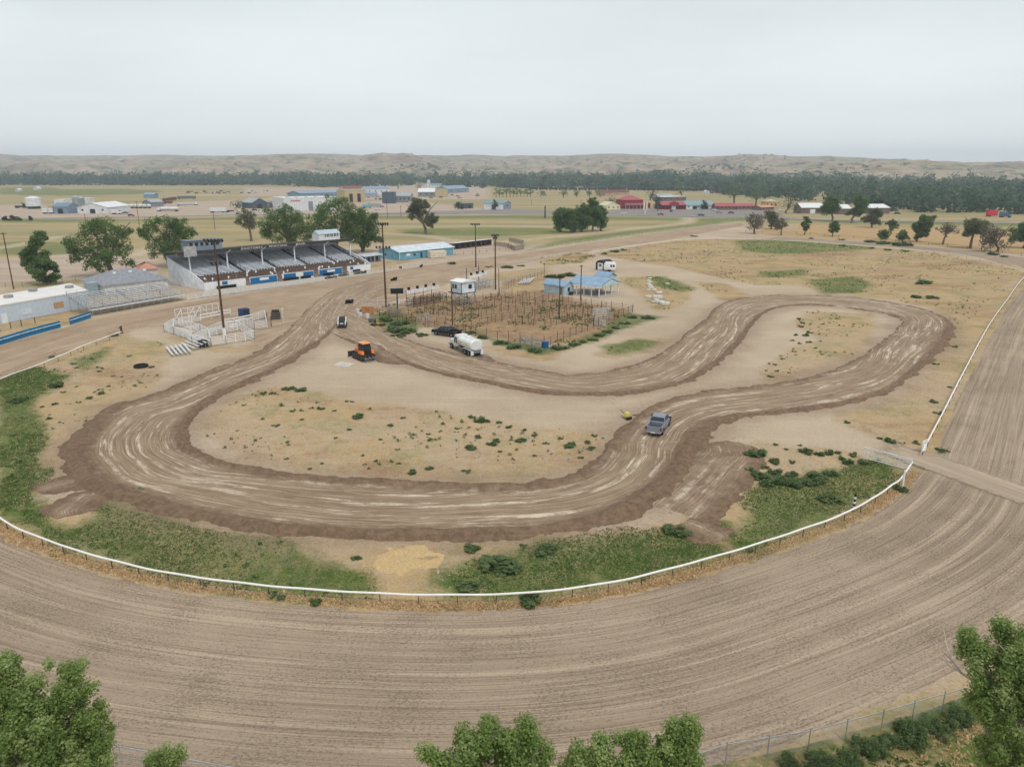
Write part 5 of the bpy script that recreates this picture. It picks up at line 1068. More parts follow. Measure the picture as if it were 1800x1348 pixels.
def chute(label, pa, pb, n, panels, group, boards=True):
    a, yw, L = frame2(pa, pb); o = thing('bucking_chutes', label, 'chutes', a, yw, group); fm = MB(); pm = MB()
    for k_ in range(n + 1):
        x = L * k_ / n
        for y in (0, 2.2): fm.bar((x, y, 0), (x, y, 2.1), 0.12)
        for z in (0.5, 0.9, 1.3, 1.7, 2.1): fm.bar((x, 0, z), (x, 2.2, z), 0.07)
    for z in (0.4, 0.75, 1.1, 1.45, 1.8, 2.1):
        for y in (0, 2.2): fm.bar((0, y, z), (L, y, z), 0.07)
    fm.build('stall_frame', RUST if boards else GALV, o)
    MB().box(0, L, 2.3, 3.2, 1.0, 1.1).build('catwalk', GREYWOOD, o)
    for k_ in range(panels):
        x0 = L * k_ / panels; sg = MB().box(x0 + 0.04, x0 + L / panels - 0.08, 2.2, 2.28, 3.0, 3.85).build('sign_panel', WHITE, o)
        if k_ % 2 == 0: MB().bar((x0 + 0.02, 2.35, 0), (x0 + 0.02, 2.35, 3.9), 0.1).build('post', RUST if boards else WHITE, o)
    for k_ in range(panels // 2): MB().cbox(L * (k_ + 0.32) / (panels / 2), 2.3, 4.2, 0.55, 0.4, 0.62).build('loudspeaker', BLACK, o)
    return o
chute('rusty bucking chutes under eight white sign panels with black speakers', (727, 541), (785, 529.5), 5, 8, 'bucking chutes')
chute('pale bucking chutes with white sign panels behind the announcer booth', (838, 511), (868, 503), 4, 6, 'bucking chutes', False)
g = P(699, 544); sb = thing('scoreboard', 'black scoreboard box on a dark post at the arena corner', 'scoreboard', g, rad(12)); MB().bar((0, 0, 0), (0, 0, 3.9), 0.26).build('post', DARK, sb)
MB().box(-1.45, 1.45, -0.35, 0.35, 3.7, 4.95).build('cabinet', BLACK, sb, bevel=0.05); MB().box(-1.5, 1.5, -0.4, 0.4, 4.95, 5.05).build('cap', M('grey cap', (150, 150, 150), 0.7), sb)
o = tag(MB().box(-0.42, 0.42, 0, 0.06, 1.2, 2.4).bar((0, 0.08, 0), (0, 0.08, 1.3), 0.1).build('notice_sign', WHITE, None, P(700.5, 543.5)), 'small white notice below the black scoreboard', 'sign')
# --- pavilion, hut, shed and camper
BLUEROOF = ribbed('blue steel roofing', (134, 162, 186), 0.5, 1, 0.03); PB = ribbed('pale blue siding', (176, 196, 206), 0.4, 0, 0.02)
a, yw, L = frame2((1000, 516), (1063, 524)); L = 9.5; yw = math.atan2(P(1063, 524).y - a.y, P(1063, 524).x - a.x)
pv = thing('pavilion', 'open pavilion with a broad blue roof on white posts', 'pavilion', a, yw); Dp = 9.0
MB().extrude([(-0.5, 2.75), (Dp / 2, 4.3), (Dp + 0.5, 2.75), (Dp + 0.5, 2.9), (Dp / 2, 4.46), (-0.5, 2.9)], -0.6, L + 0.6).build('roof', BLUEROOF, pv)
MB().box(-0.6, L + 0.6, -0.55, -0.45, 2.45, 2.78).build('fascia', WHITE, pv); MB().extrude([(0, 2.7), (Dp, 2.7), (Dp / 2, 4.2)], L + 0.4, L + 0.5).build('gable', M('pale green gable panel', (178, 206, 208), 0.6), pv)
for x in np.linspace(0.1, L - 0.1, 5):
    for y in (0, Dp): MB().bar((x, y, 0), (x, y, 2.75), 0.2).build('post', WHITE, pv)
for y in (3, 6): MB().bar((L - 0.1, y, 0), (L - 0.1, y, 2.75), 0.16).build('post', WHITE, pv)
MB().box(-0.3, L + 0.3, -0.3, Dp + 0.3, -0.1, 0.12).build('floor_slab', CONC, pv)
for i, (x, y) in enumerate(((3, 3), (6.5, 4), (5, 6.5))):
    q = Vector((a.x + x * math.cos(yw) - y * math.sin(yw), a.y + x * math.sin(yw) + y * math.cos(yw), 0.12)); o = thing('picnic_table', ['grey picnic table nearest the open side of the pavilion', 'grey picnic table at the gable end of the pavilion', 'grey picnic table deepest in the pavilion'][i], 'table', q, yw + 0.4, 'pavilion tables')
    MB().box(-0.9, 0.9, -0.38, 0.38, 0.72, 0.77).build('tabletop', GREYWOOD, o)
    for s_ in (-1, 1): MB().box(-0.9, 0.9, s_ * 0.65 - 0.13, s_ * 0.65 + 0.13, 0.42, 0.46).build('seat', GREYWOOD, o); MB().bar((s_ * 0.6, -0.6, 0), (s_ * 0.6, 0.25, 0.72), 0.07).bar((s_ * 0.6, 0.6, 0), (s_ * 0.6, -0.25, 0.72), 0.07).bar((s_ * 0.6, -0.65, 0.4), (s_ * 0.6, 0.65, 0.4), 0.06).build('leg', GREYWOOD, o)
ht, hl = barn('hut', 'small pale hut with a blue roof beside the pens', (956, 514), (992, 519.5), 3.6, 2.4, 3.4, PB, BLUEROOF)
MB().box(hl + 0.0, hl + 0.05, 1.3, 2.1, 0.9, 1.9).build('window', GLASS, ht); MB().box(hl * 0.78, hl * 0.78 + 0.8, -0.05, 0, 0.05, 2.0).build('door', M('grey door', (110, 116, 122), 0.7), ht)
tag(MB().box(0, 1.0, 0, 0.7, 0, 0.8).box(0.05, 0.95, -0.03, 0, 0.1, 0.7).build('utility_box', DARK, None, P(1001, 519), 0.2, bevel=0.03), 'dark utility box at the corner of the blue-roofed hut', 'box')
a, yw, L = frame2((1052, 500), (1075, 503)); kb, kl = barn('kiosk', 'little blue-roofed kiosk just behind the pavilion', (1046, 500), (1068, 502.5), 4.0, 2.4, 3.5, PB, BLUEROOF)
a, yw, L = frame2((1047, 474), (1063, 476)); sh = thing('shed', 'black shed with a curved roof and white door beside the camper', 'shed', a, yw)
MB().extrude([(0, 0), (L, 0), (L, 2.3), (L * .8, 3.0), (L * .5, 3.3), (L * .2, 3.0), (0, 2.3)], 0, 4.2, 'y').build('wall', M('black metal cladding', (46, 46, 52), 0.6), sh)
dr = MB().box(L * .22, L * .78, -0.06, 0, 0.1, 2.3).build('door', WHITE, sh); MB().box(L * .38, L * .62, -0.1, -0.06, 1.3, 1.9).build('window', GLASS, dr)
a, yw, L = frame2((1061, 477.5), (1082, 478)); cp = thing('camper_trailer', 'white rounded camper trailer beside the black shed', 'camper', a, yw)
MB().extrude([(0.2, 0.5), (L - 0.2, 0.5), (L, 1.0), (L, 2.2), (L - .5, 2.9), (0.5, 2.9), (0, 2.3), (0, 1.0)], 0, 2.4, 'y').build('body', WHITE, cp, bevel=0.12, seg=2, smooth=True)
for k_ in range(2): MB().box(L * .55 + k_ * .8, L * .55 + .55 + k_ * .8, -0.04, 0.02, 1.5, 2.2).build('window', GLASS, cp)
for k_ in (0.4, 0.55): MB().tube([(L * k_, -0.05, 0.35), (L * k_, 0.2, 0.35)], 0.35, 14).build('wheel', BLACK, cp, smooth=True)
# --- rusty stock pens: every fence run is a thing of posts and rails
Q1, Q2, Q3, Q4 = P(668, 562), P(956, 611), P(1112, 549), P(900, 521)
def bil(s, t_): return Q1.lerp(Q2, s).lerp(Q4.lerp(Q3, s), t_)
runs = [((0, 0), (0.5, 0), 'front left'), ((0.5, 0), (1, 0), 'front right')]
names_ = ['front pen fence behind the black pickup', 'front pen fence beside the blue drum', 'pen fence at the far right of the stock pens', 'back fence of the stock pens toward the hut', 'left pen fence leading to the chutes', 'first inner fence from the left across the pens', 'second inner fence from the left across the pens', 'third inner fence from the left across the pens', 'fourth inner fence from the left across the pens', 'inner fence nearest the right end of the pens', 'inner lengthwise fence nearest the front of the pens', 'middle lengthwise fence of the pens', 'inner lengthwise fence nearest the back of the pens']
RUNS = [((0, 0), (.5, 0)), ((.5, 0), (1, 0)), ((1, 0), (1, 1)), ((0.05, 1), (1, 1)), ((0, 0), (0, 1)), ((.16, .0), (.16, 1)), ((.33, .0), (.33, 1)), ((.5, .0), (.5, 1)), ((.64, .3), (.64, 1)), ((.8, .34), (.8, 1)), ((.0, .3), (.78, .36)), ((.02, .56), (.95, .6)), ((.02, .8), (1, .8))]
for i, (a, b) in enumerate(RUNS):
    n_ = 4; w_ = [bil(a[0] + (b[0] - a[0]) * k_ / n_, a[1] + (b[1] - a[1]) * k_ / n_) for k_ in range(n_ + 1)]
    fence('pen_fence', 'rusty pipe ' + names_[i], None, 1.6, 2.5, RUST, (0.95, 0.72, 0.5, 0.28), RUST, 0.095, group='rusty stock pens', world=[(q.x, q.y) for q in w_], irregular=0.6, seed=i, rail_h=0.042)
def panel(name, label, pa, pb, h, mat, rails=6, cat='gate', bw=0.09):
    a, yw, L = frame2(pa, pb); o = thing(name, label, cat, a, yw); f = MB().bar((0, 0, 0.1), (0, 0, h), 0.08).bar((L, 0, 0.1), (L, 0, h), 0.08).bar((0, 0, h), (L, 0, h), 0.08).bar((0, 0, 0.15), (L, 0, 0.15), 0.08); f.build('frame', mat, o)
    r = MB()
    for k_ in range(1, rails): r.bar((0, 0, 0.15 + (h - 0.15) * k_ / rails), (L, 0, 0.15 + (h - 0.15) * k_ / rails), bw)
    for k_ in range(1, 4): r.bar((L * k_ / 4, 0, 0.15), (L * k_ / 4, 0, h), 0.05)
    r.build('bars', mat, o); return o
panel('gate', 'silver pipe gate in the pens left of the black pickup', (736, 566), (758, 567), 1.7, GALV); panel('gate', 'grey board gate beside the tall green weeds', (682, 556), (704, 556.5), 1.7, GREYWOOD, 6, 'gate', 0.16)
panel('gate', 'white panel leaning low at the right end of the pens', (1045, 572), (1064, 574), 1.3, WHITE_W, 5, 'gate', 0.1); panel('gate', 'silver gate in the front of the pens left of the blue drum', (915, 606), (952, 611), 1.6, GALV, 6)
a, yw, L = frame2((1048, 563), (1072, 561)); cg = thing('animal_cage', 'white barred stock cage at the right end of the pens', 'cage', a, yw); q = MB()
for x in np.linspace(0, L, 9): q.bar((x, 0, 0), (x, 0, 2.2), 0.05).bar((x, 2, 0), (x, 2, 2.2), 0.05).bar((x, 0, 2.2), (x, 1, 2.5), 0.05).bar((x, 2, 2.2), (x, 1, 2.5), 0.05)
for z in (0.4, 0.9, 1.4, 1.9, 2.2): q.bar((0, 0, z), (L, 0, z), 0.06).bar((0, 2, z), (L, 2, z), 0.06).bar((L, 0, z), (L, 2, z), 0.06).bar((0, 0, z), (0, 2, z), 0.06)
q.build('bars', WHITE_W, cg)
fence('wire_fence', 'pale upright rails fencing the alley behind the chutes', [(866, 506), (905, 494), (940, 484), (962, 478)], 1.7, 2.0, GALV, (1, 0.75, 0.5, 0.25), GALV, 0.09)
fence('pen_fence', 'thin rusty fence between the alley and the bleacher planks', [(878, 519), (905, 500), (945, 490), (957, 486), (957, 474)], 1.9, 2.2, RUST, (0.9, 0.5), RUST, 0.08, group='rusty stock pens', rail_h=0.04)
fence('board_fence', 'grey arena fence left of the announcer booth', [(787, 531), (800, 529), (812, 527)], 1.7, 1.5, GALV, (1, .8, .6, .4, .2), GALV, 0.1)
fence('panel_fence', 'white pipe arena fence from the orange boards to the chutes', [(637, 543), (664, 541), (700, 542), (726, 540)], 1.9, 3.0, WHITE_W, (1.0, 0.55, 0.1), WHITE_W, 0.09, wire=0.5)
a, yw, L = frame2((636, 551.5), (657, 552.5)); MB().box(0, L, 0, 0.12, 0.2, 1.7).box(0.1, 0.3, 0.12, 0.25, 0, 1.7).box(L - .3, L - .1, .12, .25, 0, 1.7).build('board_wall', M('orange brown boards', (184, 128, 82), 0.85, 0, 0.2), None, a, yw); tag(bpy.data.objects['board_wall'], 'orange-brown board wall at the corner of the pens', 'wall')
a, yw, L = frame2((657, 549), (682, 551)); MB().bar((0, 0, 0.9), (L, 0, 0.9), 0.2, 0.35).bar((0.2, 0, 0), (0.2, 0, 1.0), 0.1).bar((L - .2, 0, 0), (L - .2, 0, 1), 0.1).build('plank_rail', M('salmon plank', (202, 164, 138), 0.85), None, a, yw); tag(bpy.data.objects['plank_rail'], 'salmon plank rail right of the orange boards', 'rail')
# --- white pipe corral by the turn
for i, (pts, h, lb) in enumerate([([(289, 583), (306, 588), (338, 596)], 1.6, 'left run of the white corral'), ([(338, 606), (372, 609), (398, 605), (448, 597)], 1.75, 'front run of the white corral'), ([(448, 597), (425, 583), (413, 577)], 1.7, 'right run of the white corral'), ([(289, 583), (306, 573), (353, 565)], 1.5, 'back run of the white corral'), ([(338, 606), (330, 596), (306, 588), (306, 574)], 1.6, 'inner cross run of the white corral'), ([(372, 609), (366, 590), (386, 580), (413, 577)], 1.6, 'middle dividing run of the white corral'), ([(444, 566), (466, 559), (470, 577), (448, 580)], 1.7, 'small square pen at the right of the white corral'), ([(398, 605), (396, 586), (418, 582)], 1.6, 'second dividing run near the floodlight pole'), ([(338, 606), (352, 596), (396, 586)], 1.6, 'slanting inner run of the white corral'), ([(318, 591), (352, 583), (366, 590)], 1.5, 'short inner run toward the floodlight pole'), ([(413, 577), (430, 572), (448, 580)], 1.6, 'link run toward the small square pen'), ([(306, 573), (330, 577), (352, 583)], 1.5, 'diagonal run across the back of the white corral')]):
    fence('panel_fence', 'white pipe panels forming the ' + lb, pts, h, 1.9, WHITE, (1.0, 0.83, 0.66, 0.5, 0.33, 0.16), WHITE, 0.11, group='white corral panels', rail_h=0.085)
for i, (pts, lb) in enumerate([([(354, 564), (406, 554)], 'white low walled run at the back of the corral'), ([(396, 573), (444, 564)], 'white thick-topped rail in front of the blue box')]):
    fence('rail_fence', lb, pts, 1.35, 2.6, WHITE, (0.95, 0.5), WHITE, 0.12, rail_h=0.2)
a, yw, L = frame2((309, 563), (385, 550)); tr = thing('truss_gate', 'tall white truss gate frames behind the corral', 'gate', a, yw); q = MB(); n_ = 7
for k_ in range(n_ + 1):
    x = L * k_ / n_; q.bar((x, 0, 0), (x, 0, 2.3), 0.1)
    if k_ in (0, 2, 3): q.bar((x, 0, 0.2), (x + L / n_, 0, 2.2), 0.1)
    if k_ in (2, 4): q.bar((x, 0, 2.2), (x + L / n_, 0, 0.9), 0.1)
for z in (0.15, 1.2, 2.3): q.bar((0, 0, z), (L, 0, z), 0.09)
q.build('frame', WHITE, tr)
for k_ in (0, 0.5, 1): MB().tube([(L * k_, -0.3, 0.25), (L * k_, 0.1, 0.25)], 0.28, 10).build('wheel', BLACK, tr, smooth=True)
a, yw, L = frame2((424, 559), (440, 557)); bx = thing('stock_box', 'blue metal box standing in the white corral', 'box', a, yw); MB().box(0, L, 0, 1.6, 0.15, 1.9).build('body', M('dark blue steel', (44, 66, 106), 0.6), bx, bevel=0.05); MB().box(L * .3, L * .85, -0.04, 0.0, 0.9, 1.7).build('window', GLASS, bx)
for pts, lb in (([(477, 563), (494, 562)], 'dark timber crate rack beside the corral'),):
    a, yw, L = frame2(*pts); o = thing('timber_rack', lb, 'rack', a, yw); q = MB()
    for k_ in range(5): q.box(0, L, 0, 1.4, 0.1 + k_ * 0.32, 0.3 + k_ * 0.32)
    q.build('timbers', M('grey brown timbers', (104, 96, 88), 0.95, 0, 0.2), o); MB().box(0.2, L - 0.2, 0.2, 1.2, 1.7, 2.1).build('tarpaulin', M('dark green tarp', (52, 62, 46), 0.9), o, bevel=0.1)
plain_pole('corral_post', 'white weathered post beside the timber rack', (498, 568), 541, 0.6, 0.13, mat=WHITE_W); plain_pole('corral_post', 'dark leaning post at the corral corner', (470, 570), 549, 0, 0.12, mat=RUST); plain_pole('corral_post', 'dark short post left of the timber rack', (477, 574), 556, 0, 0.1, mat=RUST)
# --- small aluminium bleachers
def planks(label, p0, p1, step_px, rows, rise, hbase, seed):
    a, yw, L = frame2(p0, p1); o = thing('bleachers', label, 'bleachers', a, yw, 'small plank bleachers'); q = MB(); f = MB(); sgn = 1 if step_px > 0 else -1
    for r in range(rows):
        z = hbase + rise * r; y = sgn * r * 0.72; q.box(0, L, y - 0.16, y + 0.16, z, z + 0.06)
        for x in (0.5, L / 2, L - 0.5): f.bar((x, y, 0), (x, y, z), 0.05)
    for x in (0.5, L / 2, L - 0.5): f.bar((x, 0, hbase - 0.05), (x, sgn * (rows - 1) * 0.72, hbase + rise * (rows - 1) - 0.05), 0.05); f.bar((x, 0, 0.06), (x, sgn * (rows - 1) * 0.72, 0.06), 0.05)
    q.build('planks', ALU, o); f.build('support_frame', GALV, o); return o
planks('small five-plank bleachers, nearer the dirt course', (293, 614), (304, 628), 1, 5, 0.05, 0.45, 1)
planks('small plank bleachers against the white corral', (319, 607), (343, 617), 1, 5, 0.22, 0.5, 2)
planks('tilted stack of white bleacher planks by the pens', (912, 501), (922, 492), -1, 5, 0.1, 0.4, 3)
tag(MB().box(0, 1.5, 0, 0.9, 0, 1.3).box(0.1, 1.4, -0.03, 0, 0.1, 1.2).build('black_board', DARK, None, P(351, 612), 0.6), 'black board leaning behind the small bleachers', 'board')
# --- inner running rail: white pipe on goose-neck posts, built in its separate lengths
def running_rail(label, px, world=None, spacing=2.4, r=0.085):
    pts = PX(px, .8) if world is None else np.array(world); c = spline(pts, max(12, int(len(pts) * 10))); o = thing('running_rail', label, 'rail', (c[0][0], c[0][1], 0), 0, 'white running rail'); c0 = c - c[0]
    MB().tube([(x, y, 0.80 + 0.02 * math.sin(i * 0.7)) for i, (x, y) in enumerate(c0)], r, 8).build('rail_pipe', M('white rail pipe', (232, 231, 226), 0.5, 0, 0.04), o, smooth=True)
    d = np.r_[0, np.cumsum(np.linalg.norm(np.diff(c0, axis=0), axis=1))]; cnt = 0; st = MB()
    for s in np.arange(0.3, d[-1], spacing):
        x, y = np.interp(s, d, c0[:, 0]), np.interp(s, d, c0[:, 1]); m_ = MB() if cnt < 95 else st; m_.bar((x, y, -0.2), (x, y, 0.78), 0.06)
        if m_ is not st: m_.build('post', M('dark rail post', (82, 74, 68), 0.8), o)
        cnt += 1
    if st.v: st.build('post', M('dark rail post'), o)['kind'] = 'stuff'
    return o
near = [(1604, 812), (1582, 843), (1568, 852), (1540, 872), (1480, 904), (1400, 933), (1300, 965), (1200, 993), (1100, 1018), (1000, 1034), (900, 1043), (750, 1045), (600, 1039), (450, 1027), (300, 1007), (200, 985), (100, 955), (0, 910)]
running_rail('long curved white rail along the near turn', None, np.vstack([PX(near, .8), [(-57, 70)]]), 2.9)
running_rail('white rail along the left turn ending at a dark post', None, np.vstack([[(-68, 82), (-76, 96)], PX([(0, 666), (75, 638), (150, 606), (213, 583)], .8)]), 4.0)
running_rail('straight white rail up the right side of the infield', [(1622, 792), (1660, 720), (1700, 642), (1740, 569), (1770, 527), (1800, 488), (1835, 470)], None, 4.0)
running_rail('thin white rail round the far turn', [(1840, 492), (1800, 477), (1700, 450), (1600, 438.5), (1500, 431), (1400, 424), (1280, 419.5), (1212, 420.5), (1150, 427), (1090, 435), (1062, 440)], None, 9.0, 0.08)
tag(MB().bar((0, 0, 0), (0, 0, 1.5), 0.3).bar((0, 0, 1.2), (-0.5, 0, 1.0), 0.14).build('end_post', RUST, None, P(214, 586)), 'dark rusty post at the end of the left rail', 'post')
tag(MB().bar((0, 0, 0), (0, 0, 1.9), 0.16).build('marker_post', WHITE, None, P(1586, 857)), 'plain white post beside the rail bend, taller than the rail', 'post')
sp = thing('marker_post', 'black and white striped marker post behind the near rail', 'post', P(1500, 897))
for k_ in range(7): MB().cyl(0, 0, k_ * 0.24, k_ * 0.24 + 0.24, 0.11, 10).build('band', BLACK if k_ % 2 == 0 else WHITE, sp, smooth=True)
panel('gate', 'white five-bar pipe gate at the corner of the near rail', (1517, 806), (1600, 828), 1.35, WHITE, 5, 'gate', 0.055)
panel('gate', 'small white gate folded back at the end of the right rail', (1619, 797), (1627, 792), 1.4, WHITE, 5, 'gate', 0.08)
fence('rail_fence', 'thin brown wire fence outside the far turn', [(1310, 409), (1400, 412), (1500, 419), (1600, 428), (1700, 438), (1830, 455)], 1.2, 8.0, RUST, (1.0, 0.5), RUST, 0.1, rail_h=0.05)
fence('rail_fence', 'post fence behind the first trees and the dirt yard', [(-20, 506), (40, 504), (110, 498), (200, 487), (260, 477), (310, 471)], 1.3, 4.0, GREYWOOD, (1.0, 0.4), GREYWOOD, 0.12, rail_h=0.04)
# white stakes by the far turn
for k_ in range(6): tag(MB().bar((0, 0, 0), (0.4, 0, 2.6), 0.3).box(-0.3, 0.5, -0.2, 0.2, 0, 0.2).build('stake', WHITE_W, None, P(1383 + k_ * 3.4, 402)), 'white upright stake in the row beside the far turn', 'stake', 'row of white stakes')
# --- chain-link fence below the near turn
pts = [P(x, y) for x, y in [(140, 1352), (215, 1346), (330, 1368), (600, 1420), (900, 1440), (1120, 1395), (1275, 1342), (1420, 1318), (1548, 1283), (1655, 1251), (1710, 1235), (1840, 1195)]]
cl = thing('chain_link_fence', 'grey chain-link fence along the bottom edge of the racetrack', 'fence', pts[0]); org = pts[0]; wm = MB(); rm = MB()
for a, b in zip(pts[:-1], pts[1:]):
    n_ = max(1, round((b - a).length / 3.0)); L = (b - a).length
    for k_ in range(n_):
        q = a.lerp(b, k_ / n_) - org; MB().tube([(q.x, q.y, -0.2), (q.x, q.y, 1.5)], 0.035, 6).build('post', GALV, cl)
    a_, b_ = a - org, b - org; rm.bar((a_.x, a_.y, 1.3), (b_.x, b_.y, 1.3), 0.045)
    d = (b_ - a_).normalized(); s = 0.0
    while s < L:
        for sg in (1, -1):
            s1 = s + sg * 1.25; t0, t1 = s, min(max(s1, 0), L); h1 = 1.25 * abs(t1 - t0) / 1.25; p0 = a_ + d * t0; p1 = a_ + d * t1; wm.bar((p0.x, p0.y, 0.05), (p1.x, p1.y, 0.05 + h1), 0.006)
        s += 0.16
rm.build('top_rail', GALV, cl); wm.build('wire_mesh', GALV, cl)
# --- odds and ends on the course
for i, (px, py, L, lb) in enumerate([(583, 490, 4.5, 'long black tyre bundle lying beside the grandstand apron'), (605, 486, 4.0, 'middle black tyre bundle beside the grandstand fence'), (634, 482, 5.0, 'rightmost black tyre bundle beside the grandstand fence'), (693, 493.5, 2.3, 'short dark tyre bundle alone on the straight'), (615, 534, 2.2, 'dark tyre heap at the course junction'), (705, 472, 0.9, 'small dark tyre pair before the white panels, left'), (741, 470, 0.9, 'small dark tyre pair before the white panels, right')]):
    o = thing('tyre_bundle', lb, 'tyres', P(px, py), yaw, 'black tyre bundles on the straight')
    m_ = MB(); n_ = max(2, int(L / 0.42)); rr = random.Random(i)
    for k_ in range(n_):
        x = (k_ - n_ / 2) * 0.42; m_.tube([(x - 0.1, 0, 0.36), (x + 0.1, 0, 0.36)], 0.36 + rr.uniform(-.04, .04), 12)
        if rr.random() < 0.5: m_.tube([(x, -0.15, 0.75), (x + 0.2, -0.1, 0.78)], 0.32, 10)
    m_.build('tyres', BLACK, o, smooth=True)
def drum(label, px, py, mat, h=1.0, r=0.45, cat='barrel', grp=None):
    o = thing('barrel', label, cat, P(px, py), 0, grp); MB().cyl(0, 0, 0, h, r, 14).build('body', mat, o, smooth=True); MB().cyl(0, 0, h, h + 0.05, r * 0.9, 14).build('lid', mat, o, smooth=True)
    MB().tube([(0, 0, h * .33), (0, 0, h * .36)], r * 1.04, 14).tube([(0, 0, h * .64), (0, 0, h * .67)], r * 1.04, 14).build('hoops', mat, o); return o
drum('white barrel leftmost by the orange boards', 628.5, 550.5, WHITE_W, 0.9, 0.45, 'barrel', 'white barrels'); drum('white barrel in front of the orange boards', 633, 556, WHITE_W, 0.8, 0.5, 'barrel', 'white barrels'); drum('white barrel nearest the tall green weeds', 645.5, 558.5, WHITE_W, 0.8, 0.5, 'barrel', 'white barrels')
drum('blue drum standing on grass in front of the pens', 958.5, 611, M('blue plastic drum', (26, 92, 140), 0.4), 1.15, 0.62)
o = thing('yellow_pump', 'bright yellow machine left on the edge of the course by the grey pickup', 'machine', P(1102, 736), rad(35)); MB().box(-0.25, 0.25, -0.32, 0.32, 0.12, 0.95).build('body', M('safety yellow', (224, 218, 96), 0.5), o, bevel=0.18, seg=2, smooth=True)
MB().bar((-.3, -.5, .15), (-.3, .8, .25), .07).bar((.3, -.5, .15), (.3, .8, .25), .07).bar((0, .6, .6), (0, 1.3, .9), .06).build('frame', M('dark grey steel', (70, 66, 72), 0.6), o); MB().tube([(-.4, -.4, .18), (.4, -.4, .18)], 0.18, 10).build('wheel', BLACK, o, smooth=True)
o = thing('plough', 'orange and yellow implement lying at the edge of the green weeds', 'implement', P(664.5, 571.5), rad(-8)); MB().bar((-1.1, 0, .35), (1.1, 0, .35), .22).bar((-.9, -.3, .3), (.9, -.3, .3), .16).build('beam', M('faded orange steel', (214, 148, 58), 0.6), o)
for k_ in range(5): MB().bar((-1 + k_ * .5, -.2, .3), (-1.1 + k_ * .5, .35, .02), .1).build('tine', M('faded orange steel'), o)
o = thing('barrow', 'grey dusty barrow half hidden by green weeds', 'barrow', P(654, 567), 0.3); MB().extrude([(-.7, .3), (.7, .3), (.9, .9), (-.8, .9)], -.45, .45, 'y').build('tub', M('dusty grey steel', (96, 96, 94), 0.8), o, bevel=.05); MB().tube([(.6, -.5, .25), (.6, .5, .25)], .25, 10).build('wheel', BLACK, o, smooth=True)
panel('gate', 'white gate panel lying flat on the earth by the orange tractor', (588, 642), (611, 645), 1.6, WHITE, 4, 'gate', 0.07).rotation_euler = (rad(-84), 0, frame2((588, 642), (611, 645))[1])
o = thing('tyre', 'flat black tractor tyre lying on the infield at the left', 'tyre', P(248, 645), 0); MB().tube([(math.cos(t_) * .95, math.sin(t_) * .95, .22) for t_ in np.linspace(0, 2 * math.pi, 25)], .2, 8, False).build('casing', BLACK, o, smooth=True)
tag(MB().tube([(0, 0, .1), (.5, .1, .12), (.8, .4, .1)], .12, 8).tube([(.2, -.2, .1), (.7, -.3, .14)], .09, 8).build('scrap', M('rusty scrap', (90, 66, 52), 0.9), None, P(261, 646)), 'brown scrap beside the flat black tyre', 'scrap')
# concrete blocks round the planted island
for i, (px, py, s_) in enumerate([(1142, 490.5, .8), (1140, 494, .7), (1141, 497, .9), (1139.5, 500.5, .9), (1143, 503.5, .9), (1144, 507, 1.0), (1140, 510.5, .8), (1149, 511, .9), (1158, 516, 1.1), (1139.5, 523.5, 1.1), (1156, 525, 1.6), (1153, 528.5, .9), (1150, 532, .9), (1160, 533, 1.4), (1168.5, 536, 1.5), (1173, 500, .8)]):
    m_ = MB().box(-s_ * .75, s_ * .75, -s_ * .4, s_ * .4, 0, s_ * .5); o = m_.build('concrete_block', M('white concrete block', (206, 204, 196), 0.9, 0, 0.15), None, P(px, py), (i * 37 % 20 - 10) * 0.03, bevel=0.1)
    tag(o, 'pale concrete block edging the weedy island right of the pavilion', 'block', 'concrete blocks round the weedy island')
# ------------------------------------------------------------------ vehicles (local +x is forward)
TYRE = M('tyre rubber', (34, 33, 32), 0.9, 0, 0.1); RIM = M('alloy rim', (130, 132, 134), 0.4, 0.7, 0.05); LAMP_R = M('red tail lamp', (120, 22, 22), 0.3); LAMP_W = M('clear headlamp', (214, 218, 220), 0.2); CHROME = M('dull chrome', (170, 172, 174), 0.3, 0.8, 0.05)
def paint(name, col, rough=0.3): return M(name, col, rough, 0.1, 0.05, 0.8, 0.5)
def wheel(parent, x, y, r, w_=0.28, rim=True, name='wheel'):
    o = MB().tube([(x, y - w_ / 2, r), (x, y - w_ / 2 + .04, r), (x, y + w_ / 2 - .04, r), (x, y + w_ / 2, r)], [r * .9, r, r, r * .9], 18).build(name, TYRE, parent, smooth=True)
    if rim:
        s_ = 1 if y > 0 else -1; MB().tube([(x, y + s_ * (w_ / 2 - .02), r), (x, y + s_ * (w_ / 2 + .015), r)], r * .58, 14).build('rim', RIM, o, smooth=True)
    return o
